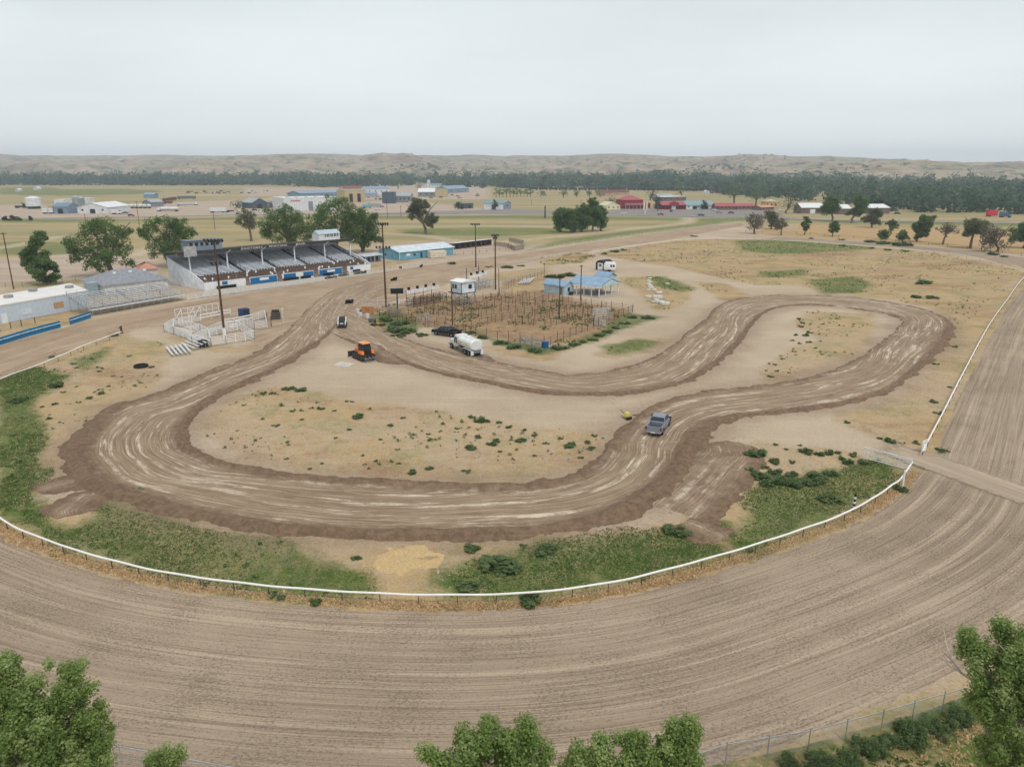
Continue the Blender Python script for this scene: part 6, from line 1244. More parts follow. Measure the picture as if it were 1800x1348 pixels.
def cab_shell(o, base, top, z0, z1, mat, hb, ht, glass=True):
    """tapered cabin between two plan rectangles; returns body part"""
    ring = lambda x0, x1, h, z: [(x0, -h, z), (x1, -h, z), (x1, h, z), (x0, h, z)]
    def at(t, grow=0.0):
        x0 = base[0] + (top[0] - base[0]) * t - grow; x1 = base[1] + (top[1] - base[1]) * t + grow; h = hb + (ht - hb) * t + grow; return ring(x0, x1, h, z0 + (z1 - z0) * t)
    c_ = MB().loft([at(0), at(1)]).build('cab', mat, o, bevel=0.05, seg=2, smooth=True)
    if glass:
        g = MB().loft([at(0.22, 0.012), at(0.84, 0.012)]).build('window_glass', GLASS, c_)
        p_ = MB()
        for i in range(4): p_.bar(at(0.15, .02)[i], at(0.9, .02)[i], 0.09)
        for f in (0.48,):
            for s_ in (-1, 1):
                a, b = at(.15, .02), at(.9, .02); i, j = (0, 1) if s_ < 0 else (3, 2)
                p_.bar(Vector(a[i]).lerp(Vector(a[j]), f), Vector(b[i]).lerp(Vector(b[j]), f), 0.08)
        p_.build('pillars', mat, c_)
    return c_
def pickup(label, loc, yw, mat, tonneau=False, cat='pickup truck', group=None):
    o = thing('pickup_truck', label, cat, loc, yw, group)
    MB().extrude([(-1.0, .5), (2.85, .5), (2.95, .62), (2.93, 1.0), (2.78, 1.14), (1.5, 1.24), (-1.0, 1.26)], -.98, .98, 'y').build('body', mat, o, bevel=.05, seg=2, smooth=True)
    bd = MB().box(-2.92, -1.02, -.98, -.82, .55, 1.28).box(-2.92, -1.02, .82, .98, .55, 1.28).box(-1.1, -1.02, -.82, .82, .55, 1.28).build('bed', mat, o, bevel=.03)
    MB().box(-2.9, -1.1, -.82, .82, .55, .72).build('bed_floor', M('black bed liner', (36, 37, 39), .8), o)
    MB().box(-2.98, -2.88, -.9, .9, .62, 1.29).build('tailgate', mat, o, bevel=.03)
    for s_ in (-1, 1):
        MB().box(-2.99, -2.86, s_ * .9 - .09, s_ * .9 + .09, .85, 1.2).build('tail_lamp', LAMP_R, o); MB().box(2.84, 2.97, s_ * .78 - .16, s_ * .78 + .16, .88, 1.08).build('headlamp', LAMP_W, o)
        MB().box(.95, 1.12, s_ * 1.0 - .02, s_ * 1.0 + s_ * .26, 1.28, 1.48).build('mirror', BLACK, o, bevel=.03); MB().box(-.9, 1.1, s_ * .9 - .1, s_ * .9 + .1, .38, .46).build('running_board', RIM, o)
        for x in (-1.82, 1.85):
            ar = MB(); ts = np.linspace(0, math.pi, 9); pr = [(x + .52 * math.cos(q), .42 + .5 * math.sin(q)) for q in ts]
            ar.extrude(pr, s_ * .99 - .012, s_ * .99 + .012, 'y').build('wheel_arch', BLACK, o)
    cab_shell(o, (-1.05, 1.45), (-.72, .62), 1.22, 1.92, mat, .95, .74)
    MB().box(-3.1, -2.95, -.95, .95, .48, .66).build('rear_bumper', CHROME, o, bevel=.03); MB().box(2.9, 3.04, -.95, .95, .45, .68).build('front_bumper', M('dark bumper', (50, 52, 54), .5), o, bevel=.03); MB().box(2.92, 2.985, -.55, .55, .72, 1.05).build('grille', BLACK, o)
    MB().box(-3.115, -3.1, -.26, .26, .5, .63).build('number_plate', WHITE, o)
    for x in (-1.82, 1.85):
        for s_ in (-1, 1): wheel(o, x, s_ * .86, .41)
    return o
g = P(1148, 769); yw = rad(66)
pickup('dusty grey pickup driving away along the graded dirt course', (g.x + 2.9 * math.cos(yw) - 0.0, g.y + 2.9 * math.sin(yw), 0.13), yw, paint('grey metallic paint', (128, 136, 148), .35))
a, yw, L = frame2((796, 593.6), (764.5, 589.2)); c_ = Vector(a).lerp(P(764.5, 589.2), .5); lf = Vector((-math.sin(yw), math.cos(yw), 0))
pickup('shiny black pickup parked by the rusty stock pens', (c_.x - lf.x * .9, c_.y - lf.y * .9, 0.02), yw, paint('black paint', (24, 26, 31), .2))

def emblem(parent, x, y, z, s_): return MB().tube([(x, y, z), (x, y + s_ * .02, z + .005)], .42, 16).build('emblem', M('faded yellow emblem', (206, 186, 92), .6), parent, smooth=True)
a, yw, L = frame2((820.6, 624.4), (797, 614)); c_ = a.lerp(P(797, 614), .5); lf = Vector((-math.sin(yw), math.cos(yw), 0))
wt = thing('water_truck', 'white tanker water truck parked behind the black pickup', 'truck', (c_.x - lf.x * 1.05, c_.y - lf.y * 1.05, 0.02), yw); WT = paint('white truck paint', (224, 228, 226), .35)
MB().box(-4.3, 3.9, -.5, .5, .75, 1.0).build('chassis', M('dark chassis', (52, 52, 54), .7), wt)
MB().extrude([(2.0, .8), (4.2, .75), (4.3, 1.5), (4.1, 1.75), (2.0, 1.95)], -.95, .95, 'y').build('hood', WT, wt, bevel=.1, seg=2, smooth=True)
cab_shell(wt, (.75, 2.2), (.85, 1.9), 1.0, 2.75, WT, 1.12, 1.02); MB().box(.8, 1.95, -1.02, 1.02, 2.74, 2.86).build('cab_roof', WT, wt, bevel=.05)
rings = []
for x, k_ in ((-4.3, .90), (-4.2, 1.0), (.4, 1.0), (.5, .9)): rings.append([(x, 1.22 * k_ * math.copysign(abs(math.cos(q)) ** .75, math.cos(q)), 1.98 + .9 * k_ * math.copysign(abs(math.sin(q)) ** .75, math.sin(q))) for q in np.linspace(0, 2 * math.pi, 28, endpoint=False)])
tk = MB().loft(rings).build('tank', WT, wt, smooth=True)
MB().tube([(-1.4, 0, 2.85), (-1.4, 0, 3.0)], .55, 16).tube([(-.8, 0, 2.87), (.2, 0, 2.87)], .2, 10).build('hatch', WT, tk, smooth=True); MB().box(-3.9, .2, -.3, .3, 2.86, 2.92).build('walkway', M('pale walkway', (206, 210, 210), .6), tk)
for x in (-2.7, -.5):
    for s_ in (-1, 1): emblem(tk, x, s_ * 1.2, 2.1, s_)
for s_ in (-1, 1):
    MB().box(-4.2, -1.4, s_ * 1.0 - .25, s_ * 1.0 + .25, 1.08, 1.14).build('fender', WT, wt); MB().box(-4.45, -4.38, s_ * .95 - .28, s_ * .95 + .28, .3, 1.05).build('mud_flap', WHITE, wt); MB().box(-1.2, .4, s_ * .95 - .22, s_ * .95 + .22, .45, .95).build('fuel_tank', RIM, wt, bevel=.08)
    MB().box(1.7, 1.85, s_ * 1.2 - .12, s_ * 1.2 + .12, 1.8, 2.3).build('mirror', CHROME, wt); MB().box(4.2, 4.32, s_ * .7 - .15, s_ * .7 + .15, 1.15, 1.35).build('headlamp', LAMP_W, wt)
    for x in (-3.5, -2.15): wheel(wt, x, s_ * .95, .52, .55)
    wheel(wt, 3.3, s_ * .98, .52, .3)
MB().box(4.3, 4.45, -1.05, 1.05, .55, .85).build('front_bumper', CHROME, wt); MB().box(-4.6, -4.3, -.7, .7, .6, 1.2).build('spray_bar', M('grey pump', (120, 122, 122), .6), wt, bevel=.05)
o = MB(); rr = random.Random(4)
for k_ in range(14): ang = k_ / 14 * 6.283; o.v.append((math.cos(ang) * 3.4 * rr.uniform(.8, 1.1), math.sin(ang) * 1.1 * rr.uniform(.6, 1.1), 0.055))
o.f = [tuple(range(14))]; q = P(851, 628); tag(o.build('wet_patch', M('wet dark earth', (112, 94, 80), .55, 0, .25, 1.0), None, (q.x, q.y, 0.0), yw), kind='structure')

# orange crawler with blade
a, yw, L = frame2((638.6, 636), (622.5, 629)); c_ = a.lerp(P(622.5, 629), .5); lf = Vector((-math.sin(yw), math.cos(yw), 0)); ORG = paint('orange machine paint', (230, 122, 46), .4)
tc = thing('crawler_tractor', 'orange crawler tractor with a front blade on the infield', 'tractor', (c_.x - lf.x * .95, c_.y - lf.y * .95, 0.03), yw)
for s_ in (-1, 1):
    pr = []
    for q in np.linspace(-math.pi / 2, math.pi / 2, 7): pr.append((1.65 + .42 * math.cos(q), .46 + .44 * math.sin(q)))
    for q in np.linspace(math.pi / 2, 1.5 * math.pi, 7): pr.append((-1.55 + .5 * math.cos(q), .52 + .5 * math.sin(q)))
    t_ = MB().extrude(pr, s_ * .95 - .26, s_ * .95 + .26, 'y').build('track', M('muddy rubber track', (56, 50, 46), .9, 0, .2, 4), tc)
    for x in (-1.5, -.6, .2, 1.0, 1.6): MB().tube([(x, s_ * 1.2, .5), (x, s_ * 1.24, .5)], .3 if abs(x) < 1.3 else .38, 14).build('road_wheel', M('dark wheel steel', (70, 66, 64), .7), t_)
MB().box(-1.9, 1.9, -.66, .66, .5, 1.05).build('frame', M('dark frame steel', (46, 44, 46), .7), tc)
MB().extrude([(.35, 1.0), (2.1, .95), (2.2, 1.5), (1.9, 1.72), (.35, 1.9)], -.6, .6, 'y').build('hood', ORG, tc, bevel=.1, seg=2, smooth=True)
MB().box(2.18, 2.23, -.45, .45, 1.0, 1.45).build('grille', BLACK, tc)
for s_ in (-1, 1): MB().extrude([(-1.9, 1.15), (-.3, 1.15), (-.5, 1.65), (-1.7, 1.75)], s_ * .95 - .25, s_ * .95 + .25, 'y').build('fender', ORG, tc, bevel=.06)
cab_shell(tc, (-1.45, .35), (-1.35, .2), 1.4, 2.85, M('cab frame black', (40, 40, 44), .5), .68, .62)
MB().box(-1.6, .35, -.8, .8, 2.85, 3.05).build('cab_roof', M('sun bleached orange roof', (226, 156, 112), .5), tc, bevel=.08, seg=2)
MB().extrude([(2.75, .1), (2.9, .12), (2.82, .5), (2.95, 1.0), (2.8, 1.0), (2.66, .5)], -1.55, 1.55, 'y').build('blade', M('worn dark blade', (66, 56, 60), .5, .4), tc)
q = MB()
for s_ in (-1, 1): q.bar((1.6, s_ * .6, .5), (2.75, s_ * .7, .45), .16).bar((1.9, s_ * .5, 1.1), (2.75, s_ * .5, .85), .1)
q.build('blade_arms', M('dark frame steel'), tc); q = MB()
for s_ in (-1, 0, 1): q.bar((-1.9, s_ * .6, .75), (-2.7, s_ * .8, .55), .12).bar((-2.7, s_ * .8, .7), (-2.75, s_ * .8, .1), .1)
q.bar((-2.7, -1.2, .6), (-2.7, 1.2, .6), .18).build('rear_hitch', M('grey hitch steel', (112, 110, 112), .6), tc); MB().tube([(.9, -.4, 1.7), (.9, -.4, 2.6)], .07, 8).build('exhaust', BLACK, tc); MB().bar((-1.0, 0, 3.05), (-1.0, 0, 3.25), .2).build('beacon', M('amber beacon', (236, 150, 60), .4), tc)
# skid steer
g = P(599.5, 577); yw = rad(-82); sk = thing('skid_steer', 'white and black skid steer loader facing the camera on the straight', 'loader', (g.x, g.y + 1.2, .06), yw)
MB().extrude([(-1.4, .35), (.9, .35), (1.0, 1.0), (-.2, 1.15), (-.6, 1.5), (-1.4, 1.5)], -.62, .62, 'y').build('body', M('grey loader body', (92, 94, 98), .6), sk, bevel=.05)
cab_shell(sk, (-.75, .75), (-.7, .4), 1.05, 2.1, M('black loader cab', (36, 40, 40), .5), .5, .46)
for s_ in (-1, 1):
    MB().bar((-1.35, s_ * .75, 1.75), (.55, s_ * .75, 1.2), .16, .26).bar((.5, s_ * .75, 1.3), (1.35, s_ * .72, .45), .16, .26).bar((-1.35, s_ * .75, .8), (-1.35, s_ * .75, 1.8), .18, .3).build('lift_arm', WT, sk, bevel=.02)
    for x in (-.85, .55): wheel(sk, x, s_ * .76, .4, .32, False)
MB().box(.95, 1.08, -.3, .3, .55, .95).build('front_plate', WHITE, sk); MB().extrude([(1.25, .05), (2.0, .05), (1.95, .15), (1.4, .2), (1.35, .75), (1.22, .75)], -.95, .95, 'y').build('bucket', M('dark worn bucket', (50, 46, 48), .5, .3), sk)

# --- simple road vehicles for the town
def car(label, px, py, yw, mat, kind='car', group='cars in the town', s=1.0):
    g = P(px, py); g.z = 0.14 if kind != 'x' else 0; o = thing('parked_car' if kind == 'car' else 'pickup_truck', label, 'car' if kind == 'car' else 'pickup truck', g, yw, group); o.scale = (s, s, s)
    MB().extrude([(-2.3, .4), (2.3, .4), (2.35, .7), (2.2, .85), (1.1, .95), (-2.3, .98)], -.88, .88, 'y').build('body', mat, o, bevel=.06)
    b, t_ = ((-2.0, 1.2), (-1.5, .5)) if kind == 'car' else ((-.5, 1.2), (-.3, .5)); ring = lambda x0, x1, h, z: [(x0, -h, z), (x1, -h, z), (x1, h, z), (x0, h, z)]
    c_ = MB().loft([ring(*b, .82, .93), ring(*t_, .66, 1.5)]).build('cab', mat, o); MB().loft([ring(b[0] + .07, b[1] - .12, .81, 1.02), ring(t_[0] - .05, t_[1] + .1, .70, 1.42)]).build('window_glass', GLASS, c_)
    for x in (-1.4, 1.45):
        for y in (-.8, .8): wheel(o, x, y, .34, .2, False)
    return o
cR, cW, cB, cD, cG = paint('car red', (120, 44, 40)), paint('car white', (216, 220, 222)), paint('car blue', (58, 74, 104)), paint('car dark', (44, 46, 52)), paint('car silver', (150, 154, 158))
CARS = [(231, 380.5, 0, cR, 'car', 'dark red car on the highway before the white office shop'), (1097, 377.3, 3.1, cW, 'pickup', 'white pickup on the highway before the yellow house'), (1161, 378.6, 0, cR, 'pickup', 'brown-red pickup on the highway before the conifer'), (1232, 380, 0.1, cB, 'car', 'dark blue car on the highway before the blue-roofed wing'), (1180, 373, 1.2, cD, 'car', 'black car parked before the red gabled motel'), (1285, 375.8, 0, cD, 'car', 'dark car parked before the long red roof'), (1256, 371, 0.2, cW, 'car', 'white car parked between the wing and the long red roof'), (1264, 375.2, 0, cG, 'car', 'grey car low on the motel lot'),
    (205, 376, 0, cD, 'car', 'dark pickup beside the office shop, left'), (220, 376, 0, cB, 'pickup', 'blue-grey pickup beside the office shop'), (448, 371, 0, cD, 'car', 'dark car before the gabled barn'), (458, 372, 0, cW, 'car', 'white car before the gabled barn'), (664, 369.5, 0, cW, 'pickup', 'white pickup in the trailer yard right of the dark tree clump'), (722, 357, .3, cW, 'pickup', 'white pickup behind the gnarled hayfield tree'), (758, 349, 0, cD, 'car', 'dark car before the white-roofed yard building'), (795, 344, 0, cR, 'car', 'red truck beside the tan block wall'), (805, 346, 0, cD, 'car', 'dark car beside the red truck'), (1577, 377, 0, cD, 'car', 'dark car right of the last white-roofed shed'), (1373, 371, .3, cW, 'pickup', 'white pickup beside the tan house'), (1000, 345.5, 0, cW, 'car', 'white car on the far field track'),
    (505, 341, 0, cW, 'car', 'white van in the back yard beyond the long white building'), (446, 341.5, 0, cW, 'car', 'white car in the back yard left of the others'), (425, 340, 0, cD, 'car', 'dark car in the far scrap row'), (395, 340, 0, cD, 'car', 'dark truck at the start of the far scrap row')]
for px, py, yw, mt, kd, lb in CARS: car(lb, px, py, yw, mt, kd)
rr = random.Random(9)
for k_ in range(46):                                   # scrap and parked machinery rows behind the yards
    px, py = (rr.uniform(330, 470), rr.uniform(336, 341)) if k_ < 26 else ((rr.uniform(620, 700), rr.uniform(336, 352)) if k_ < 38 else (rr.uniform(760, 850), rr.uniform(341, 350)))
    car('derelict car among the rows behind the town yards', px, py, rr.uniform(0, 3.1), rr.choice([cR, cD, cB, cG, cG, cW]), 'car', 'derelict cars behind the yards', 1.15)
def trailer(label, pa, pb, hgt, mat, kind='box', group='trucks and trailers in the yards', cabm=None, tanks=1):
    a, yw, L = frame2(pa, pb); o = thing('truck' if cabm else 'trailer', label, 'truck' if cabm else 'trailer', a, yw, group); x0, x1 = 0, L - (3.2 if cabm else 0)
    if kind == 'box': MB().box(x0, x1, 0, 2.5, .9, hgt).build('box_body', mat, o, bevel=.05)
    else:
        for k_ in range(tanks): s0 = x0 + (x1 - x0) * k_ / tanks; s1 = x0 + (x1 - x0) * (k_ + 1) / tanks - .3; MB().tube([(s0, 1.25, 2.2), (s0 + .25, 1.25, 2.2), (s1 - .25, 1.25, 2.2), (s1, 1.25, 2.2)], [.8, 1.25, 1.25, .8], 14).build('tank', mat, o, smooth=True)
    MB().box(0, L, .8, 1.7, .6, .9).build('chassis', DARK, o)
    if cabm:
        c_ = MB().extrude([(L - 3.0, .6), (L, .6), (L, 1.6), (L - 1.0, 1.9), (L - 1.3, 3.0), (L - 3.0, 3.0)], .1, 2.4, 'y').build('cab', cabm, o, bevel=.05); MB().box(L - 1.35, L - 1.05, .2, 2.3, 2.0, 2.8).build('windscreen', GLASS, c_)
    for x in ([.8, 1.9] + ([L - 1.0] if cabm else []) + ([L - 2.6] if L > 9 else [])):
        for y in (.25, 2.25): wheel(o, x, y, .5, .4, False)
    return o
for i in range(5): trailer('white spherical-ended tank trailer in the row beside the office shop', (229 + i * 7.4, 366.5), (235 + i * 7.4, 366.5), 3, cW, 'tank', 'row of white tank trailers')
trailer('white semi tractor at the end of the office shop, pointing right', (196, 377), (212, 377), 3.2, cW, 'box', cabm=cW); trailer('white semi parked behind another beside the office shop', (208, 371), (226, 370), 3.3, cW, 'box', cabm=cW)
trailer('white truck with twin round tanks in front of the grey shed', (315, 371.5), (277, 371.5), 3, cW, 'tank', cabm=cW, tanks=2); trailer('long grey-white lowboy truck with a white cab', (312, 362), (349, 361), 2.4, M('pale trailer', (190, 194, 198), .6), 'box', cabm=cW)
trailer('dark grey box container behind the lowboy truck', (312, 350.5), (345, 350), 3.6, M('dark container', (104, 112, 118), .7)); trailer('maroon scraper machine left of the dark container', (290, 355), (311, 352), 3.4, M('maroon steel', (112, 56, 56), .7)); trailer('maroon low trailer under the scraper machine', (289, 359), (304, 358), 2.2, M('maroon steel'))
trailer('white fifth-wheel camper alone on the gravel lot', (369, 374), (397, 374), 3.6, cW); trailer('dark flat utility trailer hitched right of the camper', (398, 373.5), (412, 373), 1.5, cD)
trailer('long white livestock trailer behind the dark tree clump', (675, 364), (651, 362), 3.2, M('pale trailer'), 'box'); trailer('teal truck left of the white livestock trailer', (637, 366), (652, 366), 3.0, M('teal cab', (120, 170, 176), .5), 'box', cabm=M('teal cab'))
trailer('dark flatbed loader left of the big white tank', (26, 366), (46, 366), 2.0, cD, 'box', cabm=cD); trailer('bright red truck body at the right edge before the wood', (1736, 381), (1753, 381), 4.4, M('bright red body', (196, 52, 66), .6)); trailer('blue grey truck beside the bright red truck body', (1755, 382), (1775, 383), 3.8, M('blue grey body', (92, 120, 146), .6), 'box', cabm=M('blue grey body'))
trailer('white storage container upright-ribbed, left of its pair', (74.5, 376), (84, 376), 3.9, M('white container', (214, 216, 214), .6)); trailer('white storage container right of its pair', (85.5, 376), (95.5, 376), 4.3, M('white container')); trailer('tan crate above the two white containers', (84, 366.5), (92, 366.5), 3.0, M('tan crate', (196, 178, 136), .8))
for i in range(19):                                     # freight train beyond the fields
    a, yw, L = frame2((930 + i * 17.2, 334.6 + i * 0.1), (945.6 + i * 17.2, 334.7 + i * 0.1)); o = thing('railcar', 'dark hopper railcar in the long freight train before the wood', 'railcar', a, yw, 'freight train')
    MB().extrude([(0, 1.2), (L, 1.2), (L - .3, 4.4), (.3, 4.4)], 0, 3, 'y').build('hopper', M('dark railcar steel', (58, 54, 56), .8, 0, .2), o)
    for x in (.15 * L, .85 * L): MB().box(x - 1.1, x + 1.1, .3, 2.7, .2, 1.1).build('bogie', DARK, o)
# ------------------------------------------------------------------ town buildings beyond the highway
def hm(px, py, hpx): return hpx * depth(P(px, py)) / F
SW, SG, SB, ST, SD = ribbed('white steel siding', (212, 216, 218), .8, 0, .03), ribbed('grey steel siding', (128, 136, 142), .8, 0, .03), ribbed('blue grey siding sheet', (126, 146, 164), .8, 0, .03), M('tan stucco', (190, 172, 134), .9), ribbed('dark slate siding', (78, 90, 104), .8, 0, .03)
RW, RG, RB, RR, RT = M('white metal roof', (222, 224, 224), .5), M('grey metal roof', (158, 166, 170), .6), M('blue grey metal roof', (134, 154, 172), .6), M('red metal roof', (166, 84, 92), .6), M('teal grey roof', (126, 146, 146), .7)
def build(label, kind, pa, pb, hpx, rpx, dep, wm, rm, n_win=0, doors=0, name='building', cat='building', wmat=None, dmat=None, group='town buildings'):
    mx_, my_ = (pa[0] + pb[0]) / 2, (pa[1] + pb[1]) / 2; e_ = hm(mx_, my_, hpx); r_ = hm(mx_, my_, rpx) if rpx else e_ + .2
    if kind == 'flat':
        a, yw, L = frame2(pa, pb); o = thing(name, label, cat, a, yw); MB().box(0, L, 0, dep, 0, e_).build('wall', wm, o); MB().box(-.2, L + .2, -.2, dep + .2, e_, e_ + .35).build('roof', rm, o)
    elif kind == 'hip': o, L = hip(name, label, pa, pb, dep, e_, r_, wm, rm, cat)
    else: o, L = barn(name, label, pa, pb, dep, e_, r_, wm, rm, cat, kind == 'along')
    if group: o['group'] = group
    for k_ in range(n_win):
        x = L * (k_ + .5) / n_win; MB().box(x - min(.7, L / n_win * .3), x + min(.7, L / n_win * .3), -.06, -.005, e_ * .42, e_ * .72).build('window', wmat or GLASS, o)
    for k_ in range(doors):
        x = L * (k_ + .75) / (doors + .5); w_ = min(1.9, L / (doors + .5) * .36); MB().box(x - w_, x + w_, -.09, -.01, .05, e_ * .72).build('door', dmat or DARK, o)
    return o, L, e_
build('white office shop with a broad white gable roof beside the semis', 'gable', (137, 375.5), (190, 375.5), 10.5, 18, 34, SW, RW, 3, 1); build('blue-grey gabled shed left of the office shop', 'along', (94, 376), (120, 376), 12, 18, 14, SB, M('slate blue roof', (112, 134, 152), .6), 0, 1)
build('white flat box building behind the blue-grey shed', 'flat', (96, 361), (113, 361), 9, 0, 14, SW, RW); build('white flat box building behind the grain bins', 'flat', (137, 359), (153, 359), 9, 0, 14, SW, RW, 2)
for i in range(4):
    g = P(122 + i * 4.6, 369.5 - i * .1); g.y += 4 * (3 - i) * 1.6; o = thing('grain_bin', ['silver grain bin farthest left of four', 'silver grain bin second of four', 'silver grain bin third of four', 'silver grain bin nearest the office shop'][i], 'silo', g, 0, 'grain bins'); h_ = 9.0 + (i == 3)
    MB().cyl(0, 0, 0, h_, 2.6, 20).build('bin_wall', ribbed('galvanised bin', (156, 164, 168), .7, 2, .05, .45, .4), o, smooth=True); MB().cyl(0, 0, h_, h_ + 1.4, 2.75, 20, .4).build('roof', GALV, o, smooth=True)
g = P(60.5, 367); o = thing('storage_tank', 'big white domed tank on a dark base at the left', 'tank', g); h_ = hm(60, 367, 21); r_ = hm(60, 367, 12.3)
MB().cyl(0, 0, h_ * .2, h_ * .86, r_, 28).build('tank_wall', SW, o, smooth=True); MB().cyl(0, 0, h_ * .86, h_, r_ * 1.02, 28, r_ * .35).build('roof', RW, o, smooth=True); MB().cyl(0, 0, 0, h_ * .2, r_ * .8, 16).build('base', DARK, o); MB().bar((-r_ - 4, 0, 4.5), (-r_ * .8, 0, 2), .8).build('conveyor', DARK, o)
build('small blue shed standing alone in the back field', 'along', (253, 348.5), (272, 348.5), 6, 9, 10, SB, RB); build('grey shed behind the white tank trailers', 'along', (267, 364), (288, 363), 8, 12, 12, SG, RG)
build('pale boxy shop left of the gabled barn', 'flat', (417, 364), (440, 364), 9, 0, 12, M('pale grey stucco', (188, 192, 190), .9), RG); build('dark slate gabled barn with a white door', 'gable', (444, 367), (470, 366), 10, 17.5, 18, SD, RG, 0, 1, dmat=DARK); build('low lean-to with a violet door beside the gabled barn', 'flat', (469, 366), (486, 365), 10, 0, 12, M('mauve grey siding', (118, 112, 126), .8), RG, 0, 1, dmat=M('violet door', (84, 68, 96), .7))
lw, L, e_ = build('long white flat-roofed store with red lettering on its front', 'flat', (500, 372), (592, 369), 22, 0, 26, SW, RW, 0, 1, dmat=SG); text_mesh('lettering', 'TRACTOR', 2.4, M('red lettering', (178, 52, 56), .6), lw, (L * .22, -.08, e_ * .78), (rad(90), 0, 0)) if False else MB().box(L * .13, L * .31, -.1, -.02, e_ * .74, e_ * .84).build('sign_strip', M('faded red sign strip', (186, 120, 122), .7), lw)
for k_ in range(5): MB().box(L * (.12 + .18 * k_), L * (.12 + .18 * k_) + 1.6, 8, 9.6, e_ + .35, e_ + 1.6).build('roof_unit', GALV, lw)
build('long blue-grey warehouse behind the white store', 'along', (528, 350), (606, 347), 9, 13, 22, SB, RB, 5); build('tan block garage with dark bays behind the dark trees', 'flat', (607, 356), (642, 355), 20, 0, 18, ST, RG, 0, 2); build('red-roofed shed far behind the tan garage', 'along', (606, 336), (641, 335), 4, 8, 14, ST, M('rust roof', (130, 82, 72), .8))
build('long pale shed with a white-blue roof in the back row', 'along', (645, 342), (685, 341), 9, 13, 18, SW, RB, 4); build('small lavender-grey shed in the yard', 'along', (641, 347), (661, 347), 6, 9, 10, M('lavender grey', (160, 164, 178), .8), RB); build('tall slate-blue block beside the grey yard building', 'flat', (672, 358), (693, 358), 19, 0, 14, SD, M('slate roof', (96, 108, 120), .7)); build('long grey yard building right of the slate-blue block', 'along', (693, 356), (722, 356), 11, 16, 16, SG, RG, 4)
build('white-roofed yard building behind the gnarled tree', 'along', (735, 346), (764, 346), 8, 14, 22, SG, RW, 3); build('tan flat block right of the white-roofed yard building', 'flat', (765, 347), (785, 347), 13, 0, 18, ST, ST); build('blue-roofed long shed at the edge of the golden field', 'along', (787, 340), (824, 338), 7, 12, 20, SB, RB, 3)
ch_, L, e_ = build('white far church with a square tower among trees', 'gable', (747, 331), (757, 331), 6, 10, 16, SW, RT, 2); MB().box(4, 9, 3, 8, 0, hm(750, 331, 14)).build('tower', SW, ch_); build('pale green-roofed house beside the far church', 'along', (757, 330), (776, 330), 4, 7, 12, SW, RT)
build('white house with a grey-green roof on the highway', 'along', (851, 368.5), (885, 368.5), 10, 16, 16, SW, RT, 0, 1, 'house', 'house', dmat=SG); build('pale blue garage wing joined to the white house', 'gable', (886, 368), (898, 367), 10, 14, 14, SB, RG, 1, 0, 'garage', 'garage'); build('dark low shed beside the squat evergreen', 'flat', (819, 367), (832, 366), 8, 0, 8, SD, M('slate roof'), 0, 1, 'shed', 'shed')
build('tiny white house in front of the far wood', 'gable', (976, 329), (983, 329), 4, 6.5, 9, SW, RW, 1, 0, 'house', 'house'); build('white arched-roof shelter in front of the far wood', 'hip', (986, 329), (1003, 329), 2, 5, 9, SW, RW)
build('long brown shed beyond the golden field', 'along', (1064, 345), (1106, 343.5), 6, 9.5, 16, M('pinkish tan wall', (190, 158, 138), .9), M('rust brown roof', (112, 70, 62), .8), 3)
build('yellow gabled house by the highway', 'gable', (1066, 369), (1090, 368.5), 7, 13, 14, M('pale yellow siding', (222, 216, 180), .8), M('pale yellow roof', (206, 200, 170), .8), 3, 0, 'house', 'house', wmat=GLASS)
lg, L, e_ = build('red two-storey lodge with a hipped pink-red roof', 'hip', (1098, 367.5), (1130, 367), 15, 22, 18, M('red painted boards', (148, 52, 58), .8), RR, 5, 0); MB().box(0, L, -2.2, -.1, e_ * .44, e_ * .5).build('balcony', WHITE, lg); MB().extrude([(-2.6, e_ * .5), (0, e_ * .62), (0, e_ * .66), (-2.6, e_ * .54)], 0, L).build('porch_roof', RR, lg)
for k_ in range(6): MB().bar((L * k_ / 5, -2.1, 0), (L * k_ / 5, -2.1, e_ * .45), .18).build('porch_post', WHITE, lg)
build('low red annex right of the two-storey lodge', 'flat', (1131, 366), (1143, 366), 8, 0, 10, M('red painted boards'), RR, 2); mt, L, e_ = build('red motel front with a stepped gable in its middle', 'along', (1163, 368.5), (1205, 368), 8, 12.5, 14, M('dark red motel wall', (124, 44, 50), .8), RR, 6, 1, dmat=WHITE); MB().extrude([(L * .3, e_ * 1.0), (L * .7, e_ * 1.0), (L * .7, e_ * 1.35), (L * .5, e_ * 1.75), (L * .3, e_ * 1.35)], -.5, .3, 'y').build('gable_front', M('red painted boards'), mt); MB().box(0, L, -1.6, -.1, e_ * .85, e_ * .95).build('awning', RR, mt)
build('white-roofed block behind the red motel', 'flat', (1164, 354), (1206, 353), 7, 0, 16, M('mauve shadow wall', (112, 96, 100), .9), RW, 4); build('grey long roof behind the motel, left', 'along', (1158, 350), (1186, 349), 4, 8, 14, SG, RG); build('blue-roofed motel wing with white doors', 'along', (1206, 368), (1256, 367.5), 7, 13.5, 14, SW, M('teal blue roof', (132, 158, 160), .6), 6, 2)
build('long low motel wing with a pink-red roof', 'along', (1258, 369), (1293, 369), 6, 11, 12, M('brown motel wall', (128, 104, 96), .9), RR, 5); build('red-roofed motel wing behind the big pair of trees', 'along', (1295, 369), (1327, 368), 6, 10, 12, M('brown motel wall'), RR, 4); build('low salmon-roofed wing left of the tan house', 'along', (1338, 370), (1361, 369), 5, 8, 10, M('brown motel wall'), M('salmon roof', (190, 142, 122), .9), 3); build('tan square house behind the salmon-roofed wing', 'hip', (1345, 367), (1366, 367), 12, 16, 12, ST, ST, 3, 0, 'house', 'house')
